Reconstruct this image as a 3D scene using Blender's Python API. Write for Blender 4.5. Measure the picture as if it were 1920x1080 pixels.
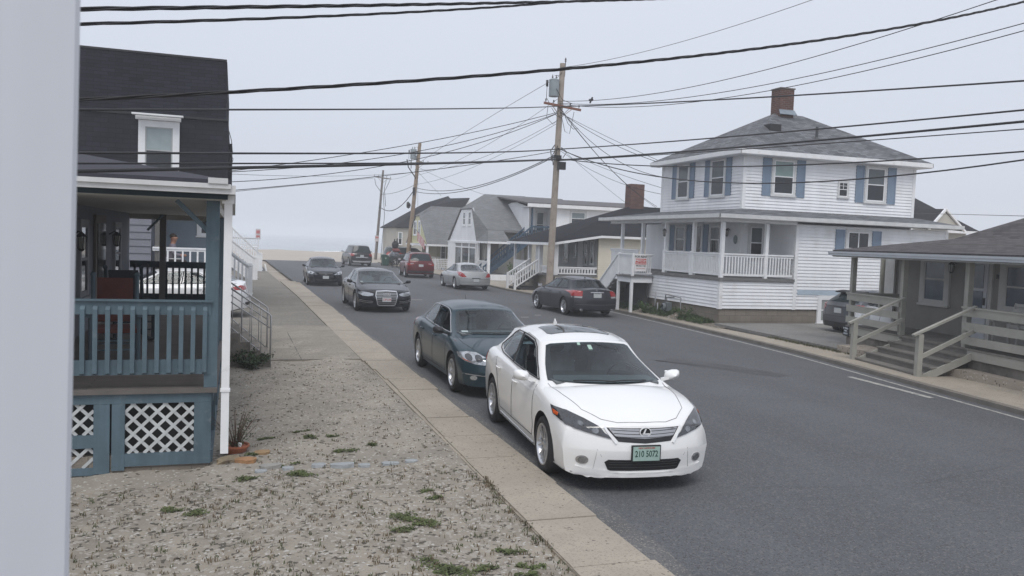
import bpy, math, random
from mathutils import Vector, Matrix
from mathutils.bvhtree import BVHTree
random.seed(7)
for o in list(bpy.data.objects): bpy.data.objects.remove(o)
S = bpy.context.scene
COL = S.collection
V = Vector
# ------------------------------------------------------------ camera
cd = bpy.data.cameras.new('camera'); cam = bpy.data.objects.new('camera', cd); COL.objects.link(cam)
S.camera = cam
cd.sensor_width = 36.0; cd.lens = 36.0*1560/1920; cd.clip_start = .05; cd.clip_end = 6000
YAW, PITCH, ROLL, EYE = .323, .0558, .0371, 2.65
fw = V((math.sin(YAW)*math.cos(PITCH), math.cos(YAW)*math.cos(PITCH), -math.sin(PITCH)))
rt = V((math.cos(YAW), -math.sin(YAW), 0)); up = rt.cross(fw)
r2 = rt*math.cos(ROLL) + up*math.sin(ROLL); u2 = up*math.cos(ROLL) - rt*math.sin(ROLL)
M = Matrix((r2, u2, -fw)).transposed().to_4x4(); M.translation = (0, 0, EYE)
cam.matrix_world = M
cd.dof.use_dof = True; cd.dof.focus_distance = 16.0; cd.dof.aperture_fstop = 16.0
# ------------------------------------------------------------ world: bright overcast, slightly blue fog sky
W = bpy.data.worlds.new("World"); S.world = W; W.use_nodes = True
nt = W.node_tree; bg = nt.nodes['Background']
sky = nt.nodes.new('ShaderNodeTexSky'); sky.sky_type = 'NISHITA'; sky.sun_disc = False
SUN_EL, SUN_AZ = math.radians(58), math.radians(200)
sky.sun_elevation = SUN_EL; sky.sun_rotation = SUN_AZ
hsv = nt.nodes.new('ShaderNodeHueSaturation'); hsv.inputs['Saturation'].default_value = .22
mx = nt.nodes.new('ShaderNodeMixRGB'); mx.inputs['Fac'].default_value = .80
# an overcast deck: even grey, a little brighter overhead
tc = nt.nodes.new('ShaderNodeTexCoord'); sx = nt.nodes.new('ShaderNodeSeparateXYZ')
rp = nt.nodes.new('ShaderNodeValToRGB')
rp.color_ramp.elements[0].position = 0.0; rp.color_ramp.elements[0].color = (.52, .57, .675, 1)
rp.color_ramp.elements[1].position = .55; rp.color_ramp.elements[1].color = (.81, .85, .96, 1)
sc_ = nt.nodes.new('ShaderNodeVectorMath'); sc_.operation = 'SCALE'; sc_.inputs['Scale'].default_value = 9.3
nt.links.new(tc.outputs['Generated'], sx.inputs[0]); nt.links.new(sx.outputs['Z'], rp.inputs[0])
nt.links.new(rp.outputs[0], sc_.inputs[0])
nt.links.new(sky.outputs[0], hsv.inputs['Color']); nt.links.new(hsv.outputs[0], mx.inputs['Color1'])
nt.links.new(sc_.outputs[0], mx.inputs['Color2']); nt.links.new(mx.outputs[0], bg.inputs['Color'])
bg.inputs['Strength'].default_value = .1
ld = bpy.data.lights.new('sun', 'SUN'); ld.energy = 1.25; ld.angle = math.radians(28); ld.color = (1, .97, .92)
sun = bpy.data.objects.new('sun', ld); COL.objects.link(sun)
sd = V((math.sin(SUN_AZ)*math.cos(SUN_EL), math.cos(SUN_AZ)*math.cos(SUN_EL), math.sin(SUN_EL)))
sun.rotation_euler = sd.to_track_quat('Z', 'Y').to_euler()
S.view_settings.view_transform = 'Standard'; S.view_settings.look = 'None'; S.view_settings.gamma = 1
S.view_settings.exposure = 0.31; S.view_settings.use_curve_mapping = False
S.cycles.volume_bounces = 3; S.cycles.max_bounces = 6
# ------------------------------------------------------------ materials
MT = {}
def mat(name, col, rough=.8, var=.10, vs=3.0, bump=0, bs=60, metal=0, spec=.5, coat=0, kind=None, **k):
    if name in MT: return MT[name]
    m = bpy.data.materials.new(name); m.use_nodes = True; MT[name] = m
    n = m.node_tree; L = n.links.new; b = n.nodes['Principled BSDF']
    b.inputs['Roughness'].default_value = rough; b.inputs['Metallic'].default_value = metal
    b.inputs['Specular IOR Level'].default_value = spec
    if coat: b.inputs['Coat Weight'].default_value = coat; b.inputs['Coat Roughness'].default_value = .03
    c = (*col, 1)
    t = n.nodes.new('ShaderNodeTexCoord'); tex = t.outputs['Object']
    if kind in ('shingle', 'brick', 'block', 'boards'): tex = t.outputs['UV']
    out = None; h = None
    no = n.nodes.new('ShaderNodeTexNoise'); no.inputs['Scale'].default_value = vs; no.inputs['Detail'].default_value = 8
    no.inputs['Roughness'].default_value = .62
    L(t.outputs['Object'], no.inputs['Vector'])
    mp = n.nodes.new('ShaderNodeMapRange'); mp.inputs['From Min'].default_value = .3; mp.inputs['From Max'].default_value = .7
    mp.inputs['To Min'].default_value = 1-var; mp.inputs['To Max'].default_value = 1+var
    L(no.outputs[0], mp.inputs['Value'])
    if kind in ('shingle', 'brick', 'block', 'boards'):
        bk = n.nodes.new('ShaderNodeTexBrick')
        w, hh, mo, c2, cm = k['brick']
        bk.inputs['Scale'].default_value = 1; bk.inputs['Brick Width'].default_value = w; bk.inputs['Row Height'].default_value = hh
        bk.inputs['Mortar Size'].default_value = mo; bk.inputs['Color1'].default_value = c; bk.inputs['Color2'].default_value = (*c2, 1)
        bk.inputs['Mortar'].default_value = (*cm, 1); bk.inputs['Mortar Smooth'].default_value = .3
        bk.inputs['Bias'].default_value = 0
        L(tex, bk.inputs['Vector']); out = bk.outputs['Color']; h = bk.outputs['Fac']
    mul = n.nodes.new('ShaderNodeMixRGB'); mul.blend_type = 'MULTIPLY'; mul.inputs['Fac'].default_value = 1
    if out is not None: L(out, mul.inputs['Color1'])
    else: mul.inputs['Color1'].default_value = c
    L(mp.outputs[0], mul.inputs['Color2']); last = mul.outputs[0]
    if 'stain' in k:                                    # patches of another colour: (colour, scale, threshold, softness)
        sc, ss, th, so = k['stain']
        n2 = n.nodes.new('ShaderNodeTexNoise'); n2.inputs['Scale'].default_value = ss; n2.inputs['Detail'].default_value = 9
        n2.inputs['Roughness'].default_value = .65
        L(t.outputs['Object'], n2.inputs['Vector'])
        m2 = n.nodes.new('ShaderNodeMapRange'); m2.inputs['From Min'].default_value = th; m2.inputs['From Max'].default_value = th+so
        L(n2.outputs[0], m2.inputs['Value'])
        x2 = n.nodes.new('ShaderNodeMixRGB'); x2.inputs['Color2'].default_value = (*sc, 1)
        L(m2.outputs[0], x2.inputs['Fac']); L(last, x2.inputs['Color1']); last = x2.outputs[0]
    if 'streak' in k:                                   # long soft wear lines along y
        mpn = n.nodes.new('ShaderNodeMapping'); mpn.inputs['Scale'].default_value = k['streak'][0]; L(t.outputs['Object'], mpn.inputs['Vector'])
        n5 = n.nodes.new('ShaderNodeTexNoise'); n5.inputs['Scale'].default_value = 1; n5.inputs['Detail'].default_value = 4; L(mpn.outputs[0], n5.inputs['Vector'])
        m5 = n.nodes.new('ShaderNodeMapRange'); m5.inputs['From Min'].default_value = .3; m5.inputs['From Max'].default_value = .7
        m5.inputs['To Min'].default_value = 1-k['streak'][1]; m5.inputs['To Max'].default_value = 1+k['streak'][1]; L(n5.outputs[0], m5.inputs['Value'])
        x5 = n.nodes.new('ShaderNodeMixRGB'); x5.blend_type = 'MULTIPLY'; x5.inputs['Fac'].default_value = 1; L(last, x5.inputs['Color1']); L(m5.outputs[0], x5.inputs['Color2']); last = x5.outputs[0]
    if 'speck' in k:                                    # fine grains: list of (colour, scale, threshold)
        for sc, ss, th in k['speck']:
            n3 = n.nodes.new('ShaderNodeTexVoronoi'); n3.inputs['Scale'].default_value = ss
            L(t.outputs['Object'], n3.inputs['Vector'])
            sp = n.nodes.new('ShaderNodeSeparateColor'); L(n3.outputs['Color'], sp.inputs[0])
            m3 = n.nodes.new('ShaderNodeMath'); m3.operation = 'GREATER_THAN'; m3.inputs[1].default_value = th
            L(sp.outputs[0], m3.inputs[0])
            x3 = n.nodes.new('ShaderNodeMixRGB'); x3.inputs['Color2'].default_value = (*sc, 1)
            L(m3.outputs[0], x3.inputs['Fac']); L(last, x3.inputs['Color1']); last = x3.outputs[0]
    L(last, b.inputs['Base Color'])
    if bump:
        bn = n.nodes.new('ShaderNodeTexNoise'); bn.inputs['Scale'].default_value = bs; bn.inputs['Detail'].default_value = 5
        L(t.outputs['Object'], bn.inputs['Vector'])
        bp = n.nodes.new('ShaderNodeBump'); bp.inputs['Strength'].default_value = bump; bp.inputs['Distance'].default_value = .02
        L(bn.outputs[0], bp.inputs['Height']); nl = bp.outputs[0]
        if h is not None:
            b2 = n.nodes.new('ShaderNodeBump'); b2.inputs['Strength'].default_value = .5; b2.inputs['Distance'].default_value = .01
            b2.invert = True
            L(h, b2.inputs['Height']); L(nl, b2.inputs['Normal']); nl = b2.outputs[0]
        L(nl, b.inputs['Normal'])
    return m
# ------------------------------------------------------------ mesh builder
class MB:
    def __init__(s): s.v = []; s.f = []
    def add(s, vs, fs):
        n = len(s.v); s.v += [V(p) for p in vs]; s.f += [tuple(i+n for i in f) for f in fs]; return s
    def ob(s, O, a, b, c):                              # box from a corner and three edge vectors
        O, a, b, c = V(O), V(a), V(b), V(c)
        if a.cross(b).dot(c) < 0: O = O+a; a = -a
        return s.add([O, O+a, O+a+b, O+b, O+c, O+a+c, O+a+b+c, O+b+c],
                     [(0,3,2,1), (4,5,6,7), (0,1,5,4), (1,2,6,5), (2,3,7,6), (3,0,4,7)])
    def box(s, x0, x1, y0, y1, z0, z1): return s.ob((x0,y0,z0), (x1-x0,0,0), (0,y1-y0,0), (0,0,z1-z0))
    def bar(s, p, q, w, h, upv=(0,0,1)):                # square bar p->q, w wide, h high, centred
        p, q = V(p), V(q); d = q-p; U = V(upv); sd_ = d.cross(U)
        if sd_.length < 1e-6: sd_ = V((1,0,0))
        sd_.normalize(); n = sd_.cross(d).normalized()
        return s.ob(p - sd_*w/2 - n*h/2, d, sd_*w, n*h)
    def tube(s, pts, r, k=8, cap=True):
        pts = [V(p) for p in pts]; n = len(pts); rs = r if isinstance(r, (list, tuple)) else [r]*n
        vs = []; X = None
        for i, p in enumerate(pts):
            d = (pts[min(i+1,n-1)] - pts[max(i-1,0)]).normalized()
            if X is None: X = d.orthogonal().normalized()
            X = (X - d*X.dot(d)).normalized(); Y = d.cross(X)
            vs += [p + (X*math.cos(t) + Y*math.sin(t))*rs[i] for t in [2*math.pi*j/k for j in range(k)]]
        fs = [(i*k+j, i*k+(j+1)%k, (i+1)*k+(j+1)%k, (i+1)*k+j) for i in range(n-1) for j in range(k)]
        if cap: fs += [tuple(range(k-1,-1,-1)), tuple(range((n-1)*k, n*k))]
        return s.add(vs, fs)
    def lathe(s, prof, O=(0,0,0), ax=(0,0,1), k=24):    # prof: (radius, height) list
        O = V(O); A = V(ax).normalized(); X = A.orthogonal().normalized(); Y = A.cross(X); n = len(prof)
        vs = [O + A*h + (X*math.cos(t)+Y*math.sin(t))*r for r, h in prof for t in [2*math.pi*j/k for j in range(k)]]
        fs = [(i*k+j, i*k+(j+1)%k, (i+1)*k+(j+1)%k, (i+1)*k+j) for i in range(n-1) for j in range(k)]
        return s.add(vs, fs)
    def poly(s, pts): return s.add(pts, [tuple(range(len(pts)))])
    def slab(s, pts, t):                                # planar polygon with thickness, pushed against its normal
        pts = [V(p) for p in pts]; n = V((0,0,0))
        for i in range(len(pts)): n += pts[i].cross(pts[(i+1)%len(pts)])
        n.normalize(); k = len(pts); lo = [p - n*t for p in pts]
        return s.add(pts+lo, [tuple(range(k)), tuple(range(2*k-1,k-1,-1))] + [(i, i+k, (i+1)%k+k, (i+1)%k) for i in range(k)])
    def blob(s, c, r, sq=(1,1,1), k=8, j=.2, rnd=random):
        vs = []; fs = []; m = k//2
        for a in range(m+1):
            for b in range(k):
                ph = math.pi*a/m; th = 2*math.pi*b/k; q = r*(1+rnd.uniform(-j,j))
                vs.append(V(c)+V((q*sq[0]*math.sin(ph)*math.cos(th), q*sq[1]*math.sin(ph)*math.sin(th), q*sq[2]*math.cos(ph))))
        for a in range(m):
            for b in range(k): fs.append((a*k+b, (a+1)*k+b, (a+1)*k+(b+1)%k, a*k+(b+1)%k))
        return s.add(vs, fs)
    def build(s, name, m, parent=None, off=(0,0,0), smooth=False, auto=None):
        me = bpy.data.meshes.new(name); off = V(off)
        me.from_pydata([p-off for p in s.v], [], s.f); me.validate()
        uv = me.uv_layers.new(name='uv')
        for p in me.polygons:
            n = p.normal; t = V((0,0,1)).cross(n)
            if t.length < .05: t = V((1,0,0))
            t.normalize(); b = n.cross(t)
            if smooth: p.use_smooth = True
            for li in p.loop_indices:
                co = me.vertices[me.loops[li].vertex_index].co + off
                uv.data[li].uv = (co.dot(t), co.dot(b))
        if auto: me.set_sharp_from_angle(angle=math.radians(auto))
        ms = m if isinstance(m, (list, tuple)) else [m]
        for x in ms: me.materials.append(x)
        o = bpy.data.objects.new(name, me); COL.objects.link(o)
        if parent: o.parent = parent
        return o
OFF = {}
def thing(name, label, cat, loc=(0,0,0), rz=0, group=None):
    o = bpy.data.objects.new(name, None); COL.objects.link(o); o.location = loc; o.rotation_euler = (0,0,rz)
    o.empty_display_size = .3; o['label'] = label; o['category'] = cat
    if group: o['group'] = group
    return o
def tag(o, label=None, cat=None, group=None, kind=None):
    if label: o['label'] = label
    if cat: o['category'] = cat
    if group: o['group'] = group
    if kind: o['kind'] = kind
    return o
def plab(o, l): o['label'] = l; return o
def one(mb, name, m, label, cat, loc=(0,0,0), group=None, smooth=False, kind=None, auto=None):
    # a thing that is one mesh, built in world coordinates, its origin moved to loc
    o = mb.build(name, m, None, off=loc, smooth=smooth, auto=auto); o.location = loc
    return tag(o, label, cat, group, kind)
def copy_tree(o, parent=None):
    c = o.copy(); COL.objects.link(c); c.parent = parent
    for ch in [x for x in bpy.data.objects if x.parent == o]: copy_tree(ch, c)
    return c
def text(name, s, size, m, parent, O, ux, uz, align='CENTER', bold=.0, depth=.001, sx=1.0):
    # real lettering: a font curve turned into a mesh, lying in the plane (ux, uz)
    cu = bpy.data.curves.new('t', 'FONT'); cu.body = s; cu.size = size; cu.align_x = align; cu.align_y = 'CENTER'
    cu.extrude = depth; cu.offset = bold; cu.resolution_u = 3
    ob = bpy.data.objects.new('t', cu); COL.objects.link(ob)
    dg = bpy.context.evaluated_depsgraph_get(); dg.update()
    me = bpy.data.meshes.new_from_object(ob.evaluated_get(dg))
    bpy.data.objects.remove(ob)
    ux, uz = V(ux).normalized(), V(uz).normalized(); n = ux.cross(uz)
    for v in me.vertices: v.co = V(O) + ux*v.co.x*sx + uz*v.co.y + n*v.co.z
    me.materials.clear(); me.materials.append(m)
    o = bpy.data.objects.new(name, me); COL.objects.link(o); o.parent = parent
    return o
def lin(h): return tuple(((x/255+.055)/1.055)**2.4 if x/255 > .04 else x/255/12.92 for x in h)
def ip(tab, x):                                         # monotone smooth interpolation in a table of (x, y)
    t = sorted(tab)
    if x <= t[0][0]: return t[0][1]
    if x >= t[-1][0]: return t[-1][1]
    for (a, p), (b, q) in zip(t, t[1:]):
        if a <= x <= b:
            u = (x-a)/(b-a); return p+(q-p)*u
def ips(tab, x, w=.10): return (ip(tab, x-w)+2*ip(tab, x)+ip(tab, x+w)+ip(tab, x-w/2)+ip(tab, x+w/2))/6
# common materials
white = mat('white_paint', (.80,.81,.82), .55, .07, 2.5, stain=((.58,.57,.54), 3.5, .60, .15))
wside = mat('white_vinyl_siding', (.82,.83,.85), .5, .05, .9, stain=((.68,.68,.66), 1.1, .56, .25), streak=((3,3,.35), .045))
trimw = mat('aged_white_trim', (.60,.61,.61), .6, .10, 4)
glassd = mat('dark_window_glass', (.012,.016,.022), .06, .3, .8, spec=.6)
glassl = mat('window_with_shade', (.20,.25,.26), .12, .12, 2, spec=.6)
black = mat('black_plastic', (.012,.012,.014), .5, .2)
rubber = mat('tyre_rubber', (.018,.018,.020), .85, .2, 20)
alloy = mat('alloy_wheel', (.55,.56,.58), .28, .1, 8, metal=.85)
chrome = mat('chrome', (.72,.73,.75), .20, .05, metal=.65)
# ------------------------------------------------------------ ground, road, pavements
road_l = [(3.36,-14),(3.36,31),(3.22,38),(3.15,44),(2.97,62),(2.76,84)]
kerb = [(12.0,-14),(12.25,2),(12.55,9),(12.83,10.56),(13.12,12.6),(13.58,15.6),(13.92,17.95),(14.14,20.6),(14.36,24.7),(14.5,29),(14.62,34),(14.25,38.2),(13.95,42.4),(14.1,50),(13.95,62),(13.75,74),(13.7,84)]
def sheet(name, pts, z, m, th=0):
    b = MB()
    if th: b.slab([(x,y,z) for x, y in pts], th)
    else: b.poly([(x,y,z) for x, y in pts])
    o = b.build(name, m); o['kind'] = 'structure'; return o
sandc = mat('packed_sand', (.34,.295,.245), .95, .16, .9, bump=.5, bs=30, stain=((.26,.225,.185), .55, .46, .25), speck=[((.13,.11,.09), 34, .965), ((.5,.47,.42), 42, .97)])
g = MB()                                                # one sheet to the horizon
g.poly([(-900,-300,-.14),(900,-300,-.14),(900,131,-.14),(-900,131,-.14)])
o = g.build('ground', sandc); o['kind'] = 'structure'
asph = mat('asphalt', (.088,.092,.100), .88, .12, .35, bump=.35, bs=140, stain=((.068,.071,.078), .22, .50, .25), streak=((.75,.06,1), .13),
           speck=[((.15,.15,.152), 90, .90), ((.05,.05,.055), 80, .88), ((.125,.127,.13), 45, .93)])
b = MB(); ks = kerb
ys = [-14,-5,2,9,10.56,12.6,15.6,17.95,20.6,24.7,29,34,38.2,42.4,50,62,74,84]
ix = lambda T, y: ip([(q[1], q[0]) for q in T], y)
for y0, y1 in zip(ys, ys[1:]): b.poly([(ix(road_l,y0),y0,0),(ix(ks,y0),y0,0),(ix(ks,y1),y1,0),(ix(road_l,y1),y1,0)])
o = b.build('road', asph); o['kind'] = 'structure'
# sandy dust drifted on to the road edge beside the left pavement
rng = random.Random(3)
dust = mat('dusty_asphalt', (.118,.118,.118), .95, .2, 1.2, bump=.4, bs=80, speck=[((.22,.21,.195), 80, .84), ((.08,.08,.085), 70, .88)])
def ragged(xs, ys, amp, seed, n=6):
    rg = random.Random(seed); out = []
    for (x0,y0),(x1,y1) in zip(zip(xs,ys), list(zip(xs,ys))[1:]):
        for i in range(n): t = i/n; out.append((x0+(x1-x0)*t+rg.uniform(-amp,amp), y0+(y1-y0)*t))
    out.append((xs[-1], ys[-1])); return out
e = ragged([3.62,3.58,3.5,3.42],[3.0,9,18,34],.05,5,14)
b = MB()
for (xa,ya),(xb,yb) in zip(e, e[1:]): b.poly([(3.34,ya,.004),(xa,ya,.004),(xb,yb,.004),(3.34,yb,.004)])
o = b.build('road_dust', dust); o['kind'] = 'structure'
patchm = mat('old_tar_patch', (.066,.068,.074), .82, .18, 1.5, bump=.4, bs=80, speck=[((.13,.13,.13), 55, .95)])
def spatch(name, pts, z, m, seed, amp=.06, n=7):
    rg = random.Random(seed); out = []
    for i in range(len(pts)):
        a, c = V((*pts[i],0)), V((*pts[(i+1)%len(pts)],0))
        for k in range(n): p = a.lerp(c, k/n); out.append((p.x+rg.uniform(-amp,amp), p.y+rg.uniform(-amp,amp)))
    return sheet(name, out, z, m)
spatch('road_patch', [(9.3,17.2),(9.9,17.5),(11.0,16.1),(11.3,14.9),(10.9,14.7),(10.3,15.7)], .004, patchm, 2)
crk = mat('tar_crack', (.062,.064,.07), .9, .2)
def crack(pts, w, seed):
    rg = random.Random(seed); b = MB(); P = []
    for a, c in zip(pts, pts[1:]):
        for k in range(9): t = k/9; P.append(V((a[0]+(c[0]-a[0])*t+rg.uniform(-.03,.03), a[1]+(c[1]-a[1])*t+rg.uniform(-.05,.05), .005)))
    P.append(V((*pts[-1], .005)))
    for p, q in zip(P, P[1:]): b.poly([p-V((0,w/2,0)), q-V((0,w/2,0)), q+V((0,w/2,0)), p+V((0,w/2,0))])
    o = b.build('road_crack', crk); o['kind'] = 'structure'
crack([(5.2,7.9),(7.4,7.5),(9.4,8.0)], .006, 1); crack([(6.4,11.9),(8.8,12.6),(12.0,11.4)], .007, 4); crack([(7.5,21),(10,20.6),(13,21.6)], .014, 9)
# faded markings at the right-hand edge
paint = mat('worn_road_paint', (.40,.39,.36), .8, .22, 5, bump=.2, stain=((.14,.14,.14), 9, .50, .15))
b = MB()
for (x0,y0),(x1,y1) in zip(kerb, kerb[1:]):
    if y1 < 3 or y0 > 36: continue
    b.poly([(x0-.30,y0,.005),(x0-.22,y0,.005),(x1-.22,y1,.005),(x1-.30,y1,.005)])
o = b.build('edge_line', paint); o['kind'] = 'structure'
b = MB(); b.poly([(12.42,12.2,.006),(12.56,12.2,.006),(12.72,14.6,.006),(12.58,14.6,.006)])
o = b.build('edge_line', paint); o['kind'] = 'structure'
b = MB()
for x, y, w in ((5.0,22.5,.5),(6.3,26.0,.35),(9.6,27.5,.3),(10.4,28.3,.25),(7.2,35,.5),(6.6,24.2,.3),(3.9,31.0,.45)): b.poly([(x,y,.005),(x+w,y+.03,.005),(x+w,y+.16,.005),(x,y+.13,.005)])
o = b.build('paint_tick', paint); o['kind'] = 'structure'
# left pavement: cast slabs with open joints
conc = mat('pavement_concrete', (.345,.305,.25), .92, .12, .8, bump=.3, bs=90, stain=((.275,.24,.20), 1.1, .5, .3), speck=[((.27,.24,.20), 80, .85), ((.15,.13,.11), 46, .985)])
b = MB(); y = -3.0; rg = random.Random(5)
b.box(2.62, 3.345, -3, 46, -.05, .035)
while y < 46:
    L_ = 1.13; xl = ip([(0,2.58),(10,2.66),(14,2.7),(17,2.58),(35,2.52),(48,2.35)], y)
    x1 = 3.36 + rg.uniform(-.035,.03) - max(0,(y-30))*.013
    b.box(xl, x1, y+.008, y+L_-.008, .0, .052+rg.uniform(-.004,.004)); y += L_
o = b.build('sidewalk', conc); o['kind'] = 'structure'
# broken pale strip where slab edge and road meet
# left yards
yard = mat('yard_sand', (.29,.26,.218), .97, .20, 1.1, bump=.8, bs=26, stain=((.215,.195,.165), .9, .48, .22), speck=[((.10,.085,.065), 26, .955), ((.46,.44,.40), 48, .95)])
gravm = mat('crushed_shell_gravel', (.275,.245,.202), .95, .24, 2.2, bump=.8, bs=45, stain=((.20,.175,.142), 1.3, .49, .3), speck=[((.44,.42,.39), 44, .93), ((.085,.075,.06), 30, .90), ((.33,.30,.26), 22, .85)])
def hmap(x, y): return .030 - .085*max(0,min(1,(.5-x)/1.0))*max(0,min(1,(13.5-y)/2.5)) + .016*math.sin(x*2.1+y*.9)+.012*math.sin(x*5.3-y*3.7)+.008*math.sin(x*11+y*13)
def terr(name, x0, x1, y0, y1, n, k, m, base=0, edge=None):
    b = MB(); vs = []; fs = []
    for i in range(n+1):
        for j in range(k+1):
            y = y0+(y1-y0)*j/k; xe = x1 if edge is None else edge(y); x = x0+(xe-x0)*i/n
            h = hmap(x,y)+base
            if edge is not None and i == n: h = .02
            vs.append((x,y,h))
    for i in range(n):
        for j in range(k): fs.append((i*(k+1)+j, (i+1)*(k+1)+j, (i+1)*(k+1)+j+1, i*(k+1)+j+1))
    b.add(vs, fs); o = b.build(name, m, smooth=True); o['kind'] = 'structure'; return o
xe = lambda y: ip([(0,2.64),(10,2.70),(14,2.74),(17,2.62),(21,2.6)], y)
terr('yard', -14, 0, 9.3, 20.6, 80, 70, yard, edge=xe)
terr('gravel_yard', -14, 0, -4, 9.3, 80, 90, gravm, edge=xe)
pale = mat('driveway_concrete', (.27,.245,.205), .93, .15, .7, bump=.35, bs=60, stain=((.20,.185,.16), .8, .48, .2), speck=[((.14,.12,.10), 50, .92)])
dark = mat('driveway_asphalt', (.205,.188,.160), .92, .16, .6, bump=.5, bs=70, stain=((.155,.145,.125), .9, .5, .2), speck=[((.24,.23,.21), 55, .9), ((.07,.07,.07), 40, .93)])
sheet('driveway', [(-14,17.6),(2.61,17.6),(2.61,24.2),(-14,24.2)], .046, pale, .08)
b = MB(); b.box(.9, 2.61, 17.6, 17.615, .047, .050); b.box(1.35, 1.36, 17.6, 22.5, .047, .050)
o = b.build('paving_joint', crk); o['kind'] = 'structure'
sheet('forecourt', [(-14,24.2),(2.53,24.2),(2.5,35),(2.3,48),(2.1,58),(-14,58)], .042, dark, .08)
sheet('parking_lot', [(-30,58),(2.1,58),(2.0,80),(-30,80)], .03, asph, .06)
b = MB()
for a in ((1.35,60,1.5,75),(2.0,58.5,2.35,72)): b.poly([(a[0],a[1],.036),(a[0]+.12,a[1],.036),(a[2]+.12,a[3],.036),(a[2],a[3],.036)])
b.poly([(2.05,57.9,.036),(3.0,58.3,.036),(3.0,58.5,.036),(2.05,58.1,.036)])
o = b.build('parking_line', mat('white_line_paint', (.5,.5,.48), .8, .15, 4)); o['kind'] = 'structure'
# right pavement with its kerb, built in lengths that follow the road
b = MB(); kb = MB()
inn = lambda y: ip([(-14,14.0),(9,14.5),(12,14.72),(17,14.98),(20.7,15.05),(23.6,15.05),(24.3,14.98),(30,15.0),(33,15.0),(36,15.4),(40,15.5),(90,15.6)], y)
P = [q for q in kerb if q[1] <= 84]
for (x0,y0),(x1,y1) in zip(P, P[1:]):
    kb.slab([(x0,y0,.085),(x0+.14,y0,.085),(x1+.14,y1,.085),(x1,y1,.085)], .14)
    n = max(1, round((y1-y0)/1.5))
    for i in range(n):
        a, c = y0+(y1-y0)*i/n, y0+(y1-y0)*(i+1)/n
        b.slab([(ix(kerb,a)+.145,a+.004,.09),(inn(a),a+.004,.09),(inn(c),c-.004,.09),(ix(kerb,c)+.145,c-.004,.09)], .12)
o = b.build('sidewalk', conc); o['kind'] = 'structure'
o = kb.build('kerb', mat('kerb_stone', (.17,.155,.135), .9, .2, 3, bump=.4)); o['kind'] = 'structure'
sheet('driveway', [(15.06,17.9),(15.3,24.2),(30,24.2),(30,17.9)], .075, mat('grey_driveway', (.20,.195,.185), .92, .16, .7, bump=.4, bs=60, stain=((.14,.135,.13), .8, .5, .2), speck=[((.30,.29,.27), 50, .93)]), .1)
sheet('yard', [(15.3,24.2),(30,24.2),(30,60),(15.5,60)], .05, yard, .1)
sheet('yard', [(13.9,-14),(14.45,9),(14.66,12),(14.92,17),(15.06,17.9),(60,17.9),(60,-14)], .06, sandc, .2)
sheet('yard', [(30,17.9),(60,17.9),(60,84),(15.5,84),(15.5,60),(30,60)], .045, sandc, .2)
sheet('yard', [(-60,-14),(-14,-14),(-14,58),(-60,58)], .02, sandc, .2)
# beach: sand running up to a low crest, then down to the sea
beach = mat('beach_sand', (.40,.36,.31), .97, .08, .25, bump=.3, bs=12, stain=((.38,.34,.285), .12, .5, .3))
prof = [(84,-.02),(88,.05),(96,.10),(106,.26),(114,.34),(122,.24),(132,-.25),(150,-1.4)]
b = MB(); xs = [-900,-300,-120,-60,-40,-25,-15,-8,-3,0,3,6,9,12,15,20,30,60,120,300,900]; vs = []; fs = []
yy = [84,86,88,92,96,100,104,108,112,116,120,124,128,132,140,150]
for x in xs:
    for y in yy:
        h = ip(prof,y)+ (.07*math.sin(x*.55+y*.2)+.05*math.sin(x*1.3-y*.31) if abs(x) < 60 else 0)*min(1,(y-84)/14)
        vs.append((x,y,h))
k = len(yy)
for i in range(len(xs)-1):
    for j in range(k-1): fs.append((i*k+j,(i+1)*k+j,(i+1)*k+j+1,i*k+j+1))
b.add(vs,fs); o = b.build('beach', beach, smooth=True); o['kind'] = 'structure'
seam = mat('sea_water', (.30,.34,.37), .22, .2, .05, bump=.6, bs=.6)
b = MB(); b.poly([(-2500,136,-.75),(2500,136,-.75),(2500,2600,-.75),(-2500,2600,-.75)])
o = b.build('sea', seam); o['kind'] = 'structure'
# a breaking wave and foam lines
foam = mat('sea_foam', (.85,.88,.9), .8, .05)
b = MB(); rg = random.Random(4)
for (x0,x1,y,h) in ((3.5,10.5,150,.5),(-14,1.5,158,.3),(12,30,163,.3),(-60,-20,170,.4)):
    n = 26; R = []
    for i in range(n+1):
        t = i/n; x = x0+(x1-x0)*t; s_ = math.sin(math.pi*t)**.6; hh = h*s_*rg.uniform(.75,1.1)
        R.append(((x,y-.9*s_,-.75),(x,y-.2,-.75+hh),(x,y+.5,-.75+hh*.8),(x,y+1.6*s_,-.75)))
    for p, q in zip(R, R[1:]):
        for a in range(3): b.poly([p[a], q[a], q[a+1], p[a+1]])
o = b.build('breaking_wave', foam, smooth=True); tag(o, kind='stuff')
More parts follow.
